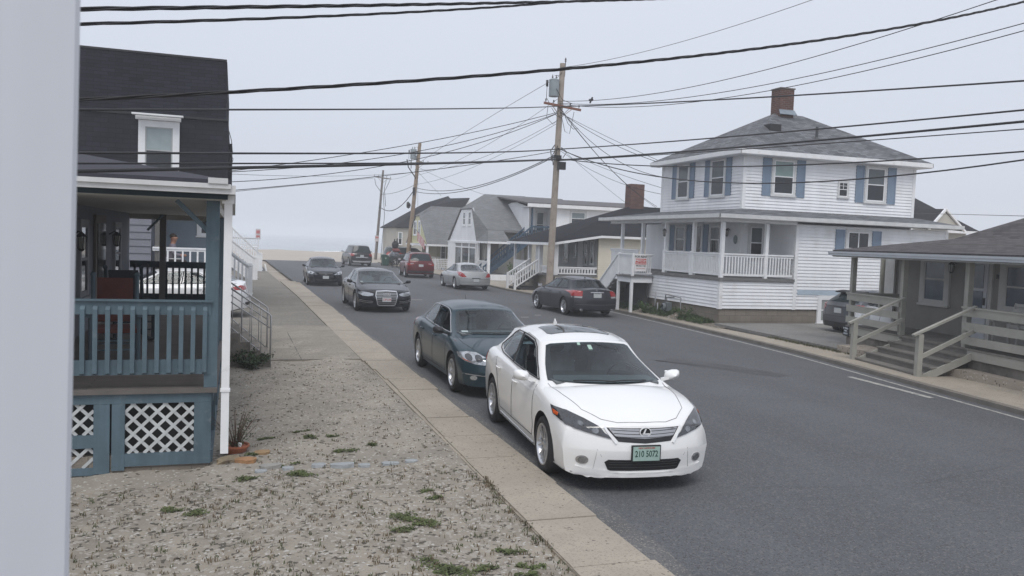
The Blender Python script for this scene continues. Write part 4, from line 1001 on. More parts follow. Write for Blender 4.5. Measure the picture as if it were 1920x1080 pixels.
def rails(K, m):
    for s_ in (1,-1):
        P_ = []
        for i in range(9):
            x = K['P']['gh']['xf1']-.25 - (K['P']['gh']['xf1']-.25-K['P']['gh']['xr1']-.05)*i/8
            p, n = K['ray'](*K['BAS']['t'], x, s_*K['hw']*.60); P_.append(p+V((0,0,.045 if 0 < i < 8 else 0)))
        b = MB(); b.tube(P_, .016, 6); b.build('roof_rail', m, K['root'], smooth=True)
red = paintm('dark_red_paint', (.105,.007,.011), rough=.3, metal=.15)
P = tall(red, 2.80, 1.91, 1.70, .90, 1.05, R=.36)
K = car('suv', 'dark red SUV with silver roof rails, parked on the right by the leaning wooden pole', 11.95, 57.75, 1.50, P, GR_, cat='suv')
tl = stdrear(K, [(.40,1.00),(.93,.99),(.93,.86),(.72,.83),(.45,.92)])
for s_ in (1,-1):
    q = [(.48,.985),(.72,.965),(.70,.91),(.50,.94)]; K['patch']('reverse_light', 'r', q if s_ > 0 else mir(q), mat('pale_lamp_lens', (.33,.33,.34), .25), .014, rings=3)
rails(K, nickel); plate(K, 'r', .84, platew, '', inkg)
K['patch']('bumper_cover', 'r', [(-.86,.50),(.86,.50),(.84,.36),(-.84,.36)], black, .006)
K['strip']('boot_seam', 'r', [(-.80,1.05),(-.80,.58),(0,.55),(.80,.58),(.80,1.05)], .009, seamb)
stdfront(K, [(.42,.84),(.60,.78),(.90,.82),(.90,.90),(.6,.91)], ((.6,.85,.04),), [(-.36,.86),(.36,.86),(.30,.70),(-.30,.70)], [(-.5,.46),(.5,.46),(.4,.34),(-.4,.34)])
blk2 = paintm('black_suv_paint', (.016,.015,.018), rough=.3)
P = tall(blk2, 3.07, 1.94, 1.84, .90, 1.13, hood=1.15, belt=1.12, R=.39, rk=(.08,.36), nose=.95)
K = car('suv', 'large black SUV driving away in the middle of the road towards the beach', 10.25, 76.6, 1.62, P, None, cat='suv')
stdrear(K, [(.62,1.10),(.94,1.12),(.94,.90),(.74,.88),(.62,.98)])
K['strip']('chrome_bar', 'r', [(-.52,.80),(.52,.80)], .045, chrome, .014); K['strip']('chrome_bar', 'r', [(-.82,.50),(0,.47),(.82,.50)], .03, chrome, .014)
K['patch']('bumper_cover', 'r', [(-.80,.46),(.80,.46),(.70,.36),(-.70,.36)], mat('skid_plate', (.4,.4,.41), .4), .012)
rails(K, mat('dull_chrome', (.35,.36,.37), .3, metal=.5)); plate(K, 'r', .93, platew, '', inkg)
stdfront(K, [(.42,.90),(.60,.86),(.90,.88),(.90,.98),(.6,.99)], ((.6,.93,.04),), [(-.36,.95),(.36,.95),(.30,.70),(-.30,.70)], [(-.5,.46),(.5,.46),(.4,.34),(-.4,.34)])
# grey hatchback and white saloon nosed into the driveway on the right
gry = paintm('mid_grey_metallic_paint', (.115,.12,.135), metal=.35, rough=.36)
P = tall(gry, 2.60, 1.74, 1.46, .88, .84, hood=.95, belt=.98, R=.31, xf=(-.15,-1.0), rk=(.10,.55), nose=.78); P['z0'] = .078; P['zb'] = .22
K = car('hatchback', 'mid grey hatchback backed against the street in the driveway by the white house wall', 21.35, 21.45, .02, P)
tl = stdrear(K, [(.62,1.00),(.80,1.02),(.84,.86),(.72,.80),(.64,.86)]); plate(K, 'r', .80, platew, '', inkg)
K['patch']('bumper_cover', 'r', [(-.80,.44),(.80,.44),(.78,.28),(-.78,.28)], black, .006); K['strip']('boot_seam', 'r', [(-.66,.98),(-.62,.62),(.62,.62),(.66,.98)], .009, seamb)
q = K['G'](3,.98); b = MB(); b.add([V((q.x+.12,-.58,q.z+.03)),V((q.x+.12,.58,q.z+.03)),V((q.x-.20,.54,q.z-.01)),V((q.x-.20,-.54,q.z-.01)),V((q.x+.1,-.56,q.z-.03)),V((q.x+.1,.56,q.z-.03)),V((q.x-.19,.53,q.z-.05)),V((q.x-.19,-.53,q.z-.05))], [(0,1,2,3),(7,6,5,4),(0,4,5,1),(1,5,6,2),(2,6,7,3),(3,7,4,0)]); b.build('spoiler', black, K['root'])
wht = paintm('white_car_paint', (.76,.77,.78), rough=.3)
P = saloon(wht, 2.70, 1.78, 1.43, .93, 1.03, hood=.92, belt=.94, deck=1.05, R=.32, spokes=7); P['z0'] = .078
K = car('sedan', 'white sedan with a wide red tail light half hidden behind the cottage porch rails', 21.25, 19.75, .0, P)
stdrear(K, [(.50,.86),(.74,.84),(.86,.86),(.86,.96),(.70,1.0),(.52,.96)]); seams_rear(K, 1.02, .5); plate(K, 'r', .74, platew, '', inkg)
# white saloon across the left driveway
P = saloon(wht, 2.70, 1.80, 1.45, .95, 1.05, hood=.92, belt=.95, deck=1.10, xr=(-2.60,-3.36), R=.32, spokes=7); P['z0'] = .046
K = car('sedan', 'white sedan with a long red tail light parked crossways beyond the blue porch', -3.27, 27.2, 3.12, P)
stdrear(K, [(.46,.86),(.70,.83),(.86,.84),(.88,.92),(.72,.98),(.50,.95)]); seams_rear(K, 1.05, .5)
K['strip']('bumper_line', 'r', [(-.7,.42),(.7,.42)], .1, black, .006); plate(K, 'r', .62, platew, '', inkg)
# grey-green people carrier standing side-on behind the pole
van = paintm('grey_green_paint', (.055,.070,.072), rough=.35, metal=.3)
P = tall(van, 2.95, 1.94, 1.78, .98, 1.02, hood=1.05, belt=1.08, R=.34, xf=(.10,-.90), rk=(.08,.3), nose=.85)
K = car('minivan', 'grey-green minivan parked side-on beyond the leaning pole and the dark red SUV', 17.05, 77.2, .0, P, None, cat='van')
stdrear(K, [(.78,1.3),(.92,1.3),(.92,.9),(.78,.9)])
# ------------------------------------------------------------ building helpers
def v2(a, z): return V((a[0], a[1], z))
def siding(b, A, B, z0, z1, e=.115, lim=None, d=.028):
    # lapped boards from A to B; the outside is on the right-hand side going A -> B. lim(z) -> (t0, t1) trims raked ends
    A, B = V((*A,0)), V((*B,0)); u = B-A; n = V((u.y,-u.x,0)).normalized(); z = z0
    while z < z1-.002:
        zt = min(z+e, z1); a0, a1 = (0,1) if lim is None else lim(z); c0, c1 = (0,1) if lim is None else lim(zt)
        if a1-a0 > .001 and c1-c0 >= -.001:
            p = A+u*a0; q = A+u*a1; r = A+u*c1; s_ = A+u*c0
            lo, hi = n*d, n*.003
            b.add([p+lo+V((0,0,z)), q+lo+V((0,0,z)), r+hi+V((0,0,zt)), s_+hi+V((0,0,zt)), p+V((0,0,z)), q+V((0,0,z)), r+V((0,0,zt)), s_+V((0,0,zt))],
                  [(0,1,2,3),(0,4,5,1),(1,5,6,2),(0,3,7,4),(4,7,6,5)])
        z = zt
def window(T, P, ux, n, u0, u1, z0, z1, tw=.10, tm=None, up=None, lo=None, split=.5, off=(0,0,0), slider=False, grid=False, sash=None, name='window', proud=.06):
    tm = tm or trimw; up = up or glassl; lo = lo or glassd; sash = sash or white
    P, ux, n = V((*P,0)), V((*ux,0)).normalized(), V((*n,0)).normalized(); Z = V((0,0,1)); o = lambda u, z, k=0: P+ux*u+Z*z+n*k
    f = MB(); b0 = -.01
    f.ob(o(u0,z0,b0), ux*tw, Z*(z1-z0), n*proud); f.ob(o(u1-tw,z0,b0), ux*tw, Z*(z1-z0), n*proud)
    f.ob(o(u0+tw,z1-tw,b0), ux*(u1-u0-2*tw), Z*tw, n*(proud-.003)); f.ob(o(u0-.03,z0-.05,b0), ux*(u1-u0+.06), Z*.05, n*(proud+.03)); f.ob(o(u0+tw,z0,b0), ux*(u1-u0-2*tw), Z*tw*.5, n*(proud-.003))
    w = f.build(name, tm, T, off)
    a, c, lo_, hi_ = u0+tw, u1-tw, z0+tw*.5, z1-tw; s_ = MB(); k = .04 if u1-u0 > .6 else .025; mz = lo_+(hi_-lo_)*split; mu = (a+c)/2
    dp = proud-.005
    s_.ob(o(a,lo_,b0), ux*k, Z*(hi_-lo_), n*dp); s_.ob(o(c-k,lo_,b0), ux*k, Z*(hi_-lo_), n*dp)
    s_.ob(o(a+k,lo_,b0), ux*(c-a-2*k), Z*k, n*(dp-.002)); s_.ob(o(a+k,hi_-k,b0), ux*(c-a-2*k), Z*k, n*(dp-.002))
    if slider: s_.ob(o(mu-k/2,lo_+k,b0), ux*k, Z*(hi_-lo_-2*k), n*(dp-.001))
    else: s_.ob(o(a+k,mz-k/2,b0), ux*(c-a-2*k), Z*k, n*(dp-.001))
    if grid:
        for uu in (.5,): s_.ob(o(a+(c-a)*uu-.008,mz+k/2,b0), ux*.016, Z*(hi_-k-mz-k/2), n*(dp-.006))
        s_.ob(o(a+k,mz+(hi_-mz)*.5-.008,b0), ux*(c-a-2*k), Z*.016, n*(dp-.004))
    s_.build('sash', sash, w, off)
    for (x0,x1,y0,y1,m) in (((a,mu,lo_,hi_,lo),(mu,c,lo_,hi_,lo)) if slider else ((a,c,lo_,mz,lo),(a,c,mz,hi_,up))):
        g = MB(); g.ob(o(x0+.002,y0+.002,b0), ux*(x1-x0-.004), Z*(y1-y0-.004), n*.038); g.build('pane', m, w, off)
    return w
def shutter(T, P, ux, n, u0, u1, z0, z1, m, off=(0,0,0)):
    P, ux, n = V((*P,0)), V((*ux,0)).normalized(), V((*n,0)).normalized(); Z = V((0,0,1)); b = MB(); o = lambda u, z, k=0: P+ux*u+Z*z+n*k
    b.ob(o(u0,z0,0), ux*(u1-u0), Z*(z1-z0), n*.035); k = .05
    for a, c in ((u0,u0+k),(u1-k,u1)): b.ob(o(a,z0,.025), ux*(c-a), Z*(z1-z0), n*.02)
    for z in (z0, (z0+z1)/2-k/2, z1-k): b.ob(o(u0+k,z,.025), ux*(u1-u0-2*k), Z*k, n*.018)
    z = z0+k+.02
    while z < z1-k-.03: b.ob(o(u0+k,z,.026), ux*(u1-u0-2*k), Z*.02, n*.010); z += .045
    return b.build('shutter', m, T, off)
def balustrade(T, p, q, z0, z1, m, sp=.13, bw=.035, off=(0,0,0), name='railing', posts=(), pw=.1, dz=0, low=.10, cap=.10):
    # railing from p to q (xy); dz = rise of q over p for stairs
    p, q = V((*p,z0)), V((*q,z0+dz)); d = q-p; L_ = V((d.x,d.y,0)).length; b = MB(); h = z1-z0; u = d/L_; e = V((d.x,d.y,0)).normalized()
    b.bar(p+V((0,0,h-.03)), q+V((0,0,h-.03)), cap, .05); b.bar(p+V((0,0,h-.09)), q+V((0,0,h-.09)), .04, .07); b.bar(p+V((0,0,low)), q+V((0,0,low)), .045, .07)
    n = max(2, int(L_/sp))
    for i in range(1,n):
        a = p+u*(L_*i/n); b.box(a.x-bw/2, a.x+bw/2, a.y-bw/2, a.y+bw/2, a.z+low+.03, a.z+h-.11)
    for t in posts:
        a = p+u*(L_*t); b.box(a.x-pw/2, a.x+pw/2, a.y-pw/2, a.y+pw/2, a.z-.08, a.z+h+.02)
    return b.build(name, m, T, off)
def boxpart(T, name, m, off, *bs):
    b = MB()
    for x in bs: b.box(*x)
    return b.build(name, m, T, off)
def slabpart(T, name, m, off, th, *ps):
    b = MB()
    for p in ps: b.slab(p, th)
    return b.build(name, m, T, off)
def stairs(b, P, ux, n, w, k, run, rise, z0, tread=.04, nose=.03):
    # k risers climbing along -n from P (front foot), ux = width direction
    P, ux, n = V((*P,0)), V((*ux,0)).normalized(), V((*n,0)).normalized(); Z = V((0,0,1))
    for i in range(k):
        b.ob(P-n*(run*i+.001)+Z*(z0+rise*i+(.0 if i else 0)), ux*w, -n*.02, Z*(rise-tread))
        if i < k-1: b.ob(P-n*(run*i-nose)+Z*(z0+rise*(i+1)-tread)-ux*.03, ux*(w+.06), -n*(run+nose+.005), Z*tread)
def lamp(T, P, n, off, m=None):
    P, n = V(P), V((*n,0)); b = MB(); c = P+n*.14
    b.tube([P, P+n*.10+V((0,0,.06)), c+V((0,0,.04))], .012, 6); b.lathe([(.0,.06),(.02,.05),(.085,-.01),(.085,-.02)], O=c, k=6)
    for i in range(6):
        a = math.pi*2*i/6; b.tube([c+V((math.cos(a)*.075,math.sin(a)*.075,-.02)), c+V((math.cos(a)*.05,math.sin(a)*.05,-.20))], .007, 4)
    b.lathe([(.055,-.20),(.03,-.235),(0,-.24)], O=c, k=6)
    l = b.build('wall_lamp', black, T, off); g = MB(); g.lathe([(.066,-.025),(.045,-.195)], O=c, k=6); g.build('lamp_glass', mat('lamp_glass', (.35,.35,.32), .3), l, off)
    return l
# materials for the houses
sh_grey = mat('grey_asphalt_shingle', (.175,.182,.195), .95, .16, 1.2, bump=.5, bs=60, kind='shingle', brick=(.34,.15,.010,(.080,.083,.094),(.035,.035,.04)))
sh_dark = mat('black_asphalt_shingle', (.026,.027,.034), .95, .2, 1.0, spec=.12, bump=.6, bs=50, kind='shingle', brick=(.30,.14,.005,(.020,.021,.026),(.010,.010,.012)))
sh_wall = mat('black_shingle_wall', (.028,.029,.040), .9, .2, .8, spec=.12, bump=.6, bs=40, kind='shingle', brick=(.42,.15,.007,(.021,.021,.027),(.008,.008,.010)))
sh_brown = mat('brown_grey_shingle', (.115,.106,.108), .95, .18, 1.0, spec=.25, bump=.5, bs=60, kind='shingle', brick=(.30,.12,.006,(.058,.054,.056),(.025,.024,.025)))
sh_lt = mat('pale_grey_shingle', (.185,.19,.195), .95, .12, 1.0, bump=.4, bs=40, kind='shingle', brick=(.30,.14,.005,(.145,.15,.155),(.09,.09,.095)))
blockm = mat('concrete_block', (.235,.205,.170), .95, .18, 1.5, bump=.5, bs=40, kind='block', brick=(.42,.21,.008,(.205,.178,.148),(.155,.138,.118)))
brickm = mat('red_brick', (.135,.050,.040), .9, .25, 3, bump=.4, bs=50, kind='brick', brick=(.21,.075,.012,(.085,.032,.028),(.14,.115,.10)))
bluesh = mat('blue_shutter_paint', (.195,.26,.35), .6, .10, 3)
graydk = mat('grey_deck_boards', (.16,.16,.16), .8, .15, 3)
greyin = mat('shaded_grey_siding', (.52,.53,.54), .6, .06, 1)
# ============================================================ white two-storey house
O = V((20.3,28.0,0)); T = thing('house', 'white two-storey corner house with blue shutters, wrap porch and tall brick chimney', 'house', O)
boxpart(T, 'foundation', blockm, O, (15.53,25.08,24.33,33.0,-.1,.66))
b = MB()
b.box(15.55,18.45,24.35,33.0,.66,1.60)                      # closed base under the porch
b.box(18.45,25.08,24.35,33.0,.66,3.62)
b.box(17.22,18.45,25.82,33.0,1.60,3.62)
b.box(17.22,24.85,25.82,31.68,3.62,6.14)
b.build('wall_core', wside, T, O)
b = MB()
siding(b, (15.5,33.0), (15.5,24.3), .66, 1.60); siding(b, (15.5,24.3), (18.45,24.3), .66, 1.60)
siding(b, (18.45,24.3), (25.1,24.3), .66, 3.60); siding(b, (18.45,25.8), (18.45,24.3), 1.70, 3.60)
siding(b, (17.2,33), (17.2,25.8), 1.70, 3.60); siding(b, (17.2,25.8), (18.45,25.8), 1.70, 3.60)
siding(b, (17.2,31.7), (17.2,25.8), 4.10, 6.12); siding(b, (17.2,25.8), (24.87,25.8), 4.00, 6.12); siding(b, (24.87,25.8), (24.87,31.7), 4.1, 6.12); siding(b, (25.1,24.3), (25.1,33), .66, 3.6)
w = b.build('siding', wside, T, O)
for x, y, z0, z1 in ((15.5,24.3,.64,1.62),(18.45,24.3,.64,3.60),(25.1,24.3,.64,3.60),(17.2,25.8,1.7,3.6),(17.2,25.8,4.06,6.12),(24.87,25.8,4.0,6.12),(17.2,31.7,4.1,6.12)):
    boxpart(T, 'corner_board', white, O, (x-.03,x+.10,y-.03,y+.10,z0,z1) if x < 24 else (x-.10,x+.03,y-.03,y+.10,z0,z1))
boxpart(T, 'band_board', mat('pale_blue_band', (.42,.50,.58), .6, .08, 2), O, (18.6,25.0,24.262,24.30,1.17,1.34))
# porch floor, railing and posts
boxpart(T, 'porch_floor', graydk, O, (15.42,17.2,24.22,33.0,1.601,1.70), (17.2,18.42,24.22,25.8,1.601,1.70))
balustrade(T, (15.52,28.35), (15.52,24.36), 1.70, 2.53, white, .105, .045, O, posts=(.02,.52), pw=.09)
balustrade(T, (15.60,24.32), (18.36,24.32), 1.70, 2.53, white, .115, .045, O, posts=(.60,), pw=.09)
balustrade(T, (15.52,33.0), (15.52,30.35), 1.70, 2.53, white, .105, .045, O, posts=(.40,), pw=.09)
for x, y in ((15.54,24.34),(15.54,26.16),(15.54,28.2),(15.54,30.1),(15.54,31.95),(17.27,24.34)):
    boxpart(T, 'porch_post', white, O, (x-.06,x+.06,y-.06,y+.06,1.70,3.60))
b = MB(); b.box(15.46,15.62,24.28,33,3.58,3.74); b.box(15.62,18.45,24.28,24.42,3.58,3.74); b.build('porch_beam', white, T, O)
boxpart(T, 'porch_ceiling', white, O, (15.2,17.2,24.0,33.0,3.741,3.76), (17.2,25.2,24.0,25.8,3.741,3.76))
slabpart(T, 'porch_roof', sh_grey, O, .06, [(15.1,23.9,3.82),(25.36,23.9,3.82),(24.9,25.8,4.14),(17.2,25.8,4.14)], [(15.1,33.4,3.82),(15.1,23.9,3.82),(17.2,25.8,4.14),(17.2,31.7,4.14)], [(25.36,23.9,3.82),(25.36,33,3.82),(24.9,31.7,4.14),(24.9,25.8,4.14)])
b = MB(); b.box(15.06,25.42,23.84,23.90,3.70,3.83); b.box(15.04,15.10,23.84,33.4,3.70,3.83); b.build('gutter', trimw, T, O)
boxpart(T, 'soffit', white, O, (15.1,25.36,23.9,24.27,3.69,3.71), (15.1,15.46,24.27,33.3,3.69,3.71))
# main roof
R0, R1 = (16.78,25.38), (25.28,32.1); pk = ((20.45,28.75,8.17),(21.8,28.75,8.17)); z = 6.22
slabpart(T, 'roof', sh_grey, O, .05, [(R0[0],R0[1],z),(R1[0],R0[1],z),pk[1],pk[0]], [(R0[0],R1[1],z),(R0[0],R0[1],z),pk[0]], [(R1[0],R0[1],z),(R1[0],R1[1],z),pk[1]], [(R1[0],R1[1],z),(R0[0],R1[1],z),pk[0],pk[1]])
rf = [o for o in bpy.data.objects if o.parent == T and o.name.startswith('roof')][0]
b = MB(); b.box(R0[0]-.02,R1[0]+.02,R0[1]-.03,R0[1],z-.17,z-.01); b.box(R0[0]-.03,R0[0],R0[1]-.03,R1[1]+.02,z-.17,z-.01); b.box(R1[0],R1[0]+.03,R0[1]-.03,R1[1]+.02,z-.17,z-.01); b.build('fascia', white, T, O)
boxpart(T, 'soffit', white, O, (R0[0],R1[0],R0[1],25.79,z-.19,z-.17),(R0[0],17.19,25.79,R1[1],z-.19,z-.17),(24.88,R1[0],25.79,R1[1],z-.19,z-.17))
b = MB(); b.box(20.48,21.12,28.45,29.05,7.9,9.12); ch = b.build('chimney', brickm, rf, O)
b = MB(); b.box(20.45,21.15,28.42,29.08,9.121,9.17); b.build('chimney_cap', mat('soot_stained_mortar', (.16,.14,.13), .9, .3, 6), rf, O)
b = MB(); b.slab([(20.40,28.30,8.10),(21.20,28.30,8.10),(21.16,28.44,8.30),(20.44,28.44,8.30)], .02); b.build('flashing', mat('lead_flashing', (.22,.26,.30), .5, .2, 5, metal=.3), rf, O)
b = MB(); b.box(19.1,19.58,27.05,27.5,7.20,7.46); b.build('roof_vent', black, rf, O)
b = MB(); b.lathe([(.055,0),(.055,.55),(.04,.55)], O=(20.95,26.72,6.88), k=12); b.lathe([(.17,-.05),(.06,.12)], O=(20.95,26.72,6.92), k=12); b.build('vent_pipe', mat('grey_lead', (.05,.055,.06), .6), rf, O)
# windows and shutters
F = ((0,25.8),(1,0),(0,-1)); Lw = ((17.2,0),(0,1),(-1,0)); G_ = ((0,24.3),(1,0),(0,-1)); kw = dict(off=O)
window(T, *F, 18.36,19.40,4.68,6.04, lo=glassd, up=mat('green_shade_glass', (.22,.30,.29), .12), split=.52, **kw)
window(T, *F, 22.50,23.52,4.63,6.02, up=mat('grey_shade_glass', (.10,.12,.13), .12), split=.5, **kw); window(T, *F, 21.28,21.77,4.76,5.36, tw=.05, grid=True, up=glassd, **kw)
for a, c, z0, z1 in ((17.97,18.33,4.64,6.0),(19.43,19.80,4.64,6.0),(22.08,22.46,4.60,5.99),(23.56,23.95,4.60,5.99)): shutter(T, *F, a, c, z0, z1, bluesh, O)
for a, c in ((29.48,30.50),(26.90,27.98)):
    window(T, *Lw, a, c, 4.62, 6.08, up=mat('grey_shade_glass', (.10,.12,.13), .12), split=.5, **kw)
    for p in (a-.37, c+.02): shutter(T, *Lw, p, p+.35, 4.64, 6.06, bluesh, O)
window(T, *G_, 20.50,21.62,2.78,3.54, slider=True, **kw)
for a, c in ((20.07,20.46),(21.66,22.06)): shutter(T, *G_, a, c, 2.62, 3.50, bluesh, O)
window(T, *G_, 19.46,20.95,.18,1.16, tw=.12, up=mat('pale_curtain_glass', (.30,.32,.31), .15), lo=mat('pale_curtain_glass', (.30,.32,.31), .15), tm=white, proud=.07, **kw)
for a, c in ((29.55,30.45),(27.0,27.85)): window(T, *Lw, a, c, 2.45, 3.60, up=mat('grey_shade_glass', (.10,.12,.13), .12), split=.5, **kw)
for p in (29.14, 27.90, 30.50): shutter(T, *Lw, p, p+.36, 2.45, 3.58, bluesh, O)
window(T, *F, 17.50,18.22,2.35,3.60, up=mat('grey_shade_glass', (.10,.12,.13), .12), split=.48, **kw)
b = MB(); b.box(17.15,17.19,28.30,29.05,1.70,3.62); d_ = b.build('door', white, T, O); b = MB(); b.box(17.135,17.148,28.42,28.93,1.95,3.5); b.build('pane', glassd, d_, O); b = MB(); b.blob((17.11,28.37,2.65),.035); b.build('handle', nickel, d_, O)
lamp(T, (17.17,26.42,3.36), (-1,0), O); lamp(T, (15.60,28.2,3.30), (-1,0), O)
b = MB(); b.lathe([(0,0),(.10,0),(.13,.012),(.10,.03),(0,.03)], O=(17.17,26.05,3.02), ax=(-1,0,0), k=20); b.v = [V((p.x,p.y,3.02+(p.z-3.02)*1.25)) for p in b.v]; b.build('oval_plaque', mat('grey_green_plaque', (.22,.27,.27), .6, .4, 20), T, O)
# landing with stairs down to the street side
boxpart(T, 'landing', graydk, O, (14.5,15.46,28.95,30.3,1.45,1.50)); boxpart(T, 'landing_frame', white, O, (14.56,15.44,29.0,29.05,1.24,1.449), (14.56,14.61,29.05,30.25,1.24,1.449))
for x, y in ((14.60,29.04),(14.60,30.2)): boxpart(T, 'landing_post', white, O, (x-.05,x+.05,y-.03,y+.07,.05,1.239))
balustrade(T, (14.60,29.02), (15.44,29.02), 1.50, 2.36, white, .09, .045, O, posts=(.0,), pw=.09); balustrade(T, (14.60,30.25), (14.60,29.08), 1.50, 2.36, white, .09, .045, O, posts=(.0,), pw=.09)
balustrade(T, (14.60,32.3), (14.60,30.3), .10, .95, white, .09, .045, O, posts=(.0,), pw=.09, dz=1.40); balustrade(T, (15.40,32.3), (15.40,30.3), .10, .95, white, .09, .045, O, posts=(.0,), pw=.09, dz=1.40)
b = MB(); stairs(b, (14.62,32.35), (1,0), (0,1), .8, 8, .28, .175, .07); b.build('steps', graydk, T, O)
boxpart(T, 'landing_shade_sheet', mat('dark_underporch', (.05,.05,.05), .9), O, (15.30,15.34,29.1,33.0,.0,1.23))  # dark sheet added over the siding as painted shade under the landing
b = MB(); b.tube([(15.3,28.4,0),(15.3,28.4,.95)], .025, 8); b.tube([(15.25,26.4,0),(15.25,26.4,.85),(15.25,27.5,.90),(15.25,27.6,.1)], .022, 8); b.tube([(15.2,28.0,0),(15.2,28.0,.55)], .03, 8); one(b, 'guard_pipe', mat('grey_pipe', (.25,.26,.27), .5, metal=.3), 'grey pipe guard rail by the gas meter under the white house porch', 'pipe rail', (15.25,27,0), smooth=True)
mt = thing('gas_meter', 'grey gas meter on its pipe in the weeds by the white house foundation', 'meter', (15.25,27.3,0)); Om = V((15.25,27.3,0))
b = MB(); b.box(15.13,15.33,27.15,27.45,.30,.62); b.lathe([(.10,0),(.13,.03),(.13,.10),(.10,.13)], O=(15.13,27.3,.46), ax=(-1,0,0), k=14); b.build('body', mat('meter_grey', (.14,.16,.17), .5, .1), mt, Om); b = MB(); b.tube([(15.25,27.42,.6),(15.25,27.42,.80),(15.25,27.2,.82),(15.42,27.15,.82)], .02, 8); b.build('pipe', mat('meter_grey', (.14,.16,.17), .5, .1), mt, Om)
# agent's sign hung on the landing rail
sg = thing('rental_sign', 'white FOR RENT sign with a red panel tied to the landing railing', 'sign', (14.95,28.93,2.0)); Os = V((14.95,28.93,2.0)); b = MB(); b.box(14.63,15.15,28.925,28.94,1.68,2.34); b.build('board', mat('sign_white', (.78,.78,.78), .5, .03), sg, Os)
b = MB(); b.box(14.66,15.12,28.921,28.9245,1.95,2.17); b.build('red_panel', mat('sign_red', (.55,.035,.03), .5, .05), sg, Os)
ink = mat('black_ink', (.02,.02,.02), .6)
def lt(s, x, y, z, sz, m, p, ux=(1,0,0), **k): return text('lettering', s, sz, m, p, V((x,y,z))-Os, ux, (0,0,1), **k)
lt('FOR RENT', 14.89, 28.919, 2.245, .115, ink, sg, bold=.003); lt('PRESTON', 14.89, 28.917, 2.095, .115, mat('sign_white', (1,1,1)), sg, bold=.003); lt('REAL ESTATE', 14.89, 28.917, 1.995, .072, mat('sign_white', (1,1,1)), sg, bold=.002); lt('978 423 1184', 14.89, 28.919, 1.89, .075, ink, sg, bold=.002); lt('CALL FOR DATES', 14.89, 28.919, 1.79, .05, inkr, sg)
# weeds' plant bed: a leafy shrub against the foundation
# ============================================================ cream cottage with black roof
O = V((19,43,0)); T = thing('house', 'low cream cottage with black hip roof, brick chimney and white porch rails', 'house', O)
cream = mat('cream_vinyl_siding', (.68,.635,.53), .55, .05, 1); Yn, Xs = 39.6, 15.5
boxpart(T, 'foundation', blockm, O, (15.6,25.0,39.7,46.2,-.1,.95)); b = MB(); b.box(17.95,25.0,39.64,46.2,.95,3.12); b.build('wall_core', cream, T, O)
b = MB(); siding(b, (17.9,39.6), (25.0,39.6), .80, 3.10); siding(b, (15.55,39.6), (17.9,39.6), .2, .95); siding(b, (25,39.6),(25,46.2),.8,3.1); b.build('siding', cream, T, O)
b = MB(); siding(b, (17.9,46.2), (17.9,39.7), 1.0, 3.0); b.build('siding', mat('porch_wall_grey', (.33,.34,.35), .6, .06, 1), T, O)
boxpart(T, 'porch_floor', graydk, O, (15.45,17.9,39.55,46.25,.95,1.03))
balustrade(T, (15.58,39.66), (17.88,39.66), 1.03, 1.46, white, .16, .06, O, low=.08, posts=(.0,), pw=.1)
balustrade(T, (15.55,41.6), (15.55,39.7), 1.03, 1.46, white, .16, .06, O, low=.08)
for x, y, w_ in ((15.58,39.68,.10),(15.55,41.85,.10),(15.55,43.6,.08),(15.55,46.1,.06)): boxpart(T, 'porch_post', white, O, (x-w_,x+w_,y-w_,y+w_,1.03,2.6))
boxpart(T, 'half_wall', trimw, O, (15.5,15.58,44.0,46.1,1.03,1.62)); boxpart(T, 'half_wall', trimw, O, (15.5,15.58,41.9,42.5,1.03,2.5)); 
slabpart(T, 'roof', sh_dark, O, .06, [(15.2,39.25,2.68),(17.9,39.25,3.14),(25.4,39.25,3.14),(25.4,43,4.9),(21.3,43,4.9)], [(15.2,46.5,2.68),(15.2,39.25,2.68),(21.3,43,4.9)], [(25.4,46.5,3.14),(15.2,46.5,2.68),(21.3,43,4.9),(25.4,43,4.9)])
rf = [o for o in bpy.data.objects if o.parent == T and o.name.startswith('roof')][0]
b = MB(); b.slab([(15.17,39.22,2.66),(15.17,39.22,2.54),(17.9,39.22,3.0),(25.4,39.22,3.0),(25.4,39.22,3.12),(17.9,39.22,3.12)][::-1][::-1], .03); b.box(15.14,15.2,39.22,46.5,2.54,2.67); b.build('fascia', white, T, O)
b = MB(); b.box(21.15,22.0,42.7,43.4,4.5,6.15); b.build('chimney', brickm, rf, O)
W2 = ((17.9,0),(0,1),(-1,0))
for a, c, z0 in ((40.1,40.55,1.6),(40.9,41.35,1.55),(43.6,44.4,1.6),(42.4,42.8,1.9)): window(T, *W2, a, c, z0, 2.85, tw=.05, up=mat('grey_shade_glass', (.10,.12,.13), .12), **kw | dict(off=O))
boxpart(T, 'door', white, O, (17.84,17.87,41.5,42.2,1.03,2.85))
b = MB(); stairs(b, (14.30,41.95), (0,1), (-1,0), 1.3, 6, .23, .16, .07); b.build('steps', mat('dark_steps', (.05,.05,.055), .8, .2), T, O)
for y in (41.95,43.25): balustrade(T, (14.20,y), (15.5,y), .12, .95, white, .14, .05, O, posts=(.0,), pw=.11, dz=.85)
b = MB(); b.box(14.5,15.4,41.98,43.2,.0,.25); b.build('step_side', mat('dark_steps', (.05,.05,.055), .8, .2), T, O)
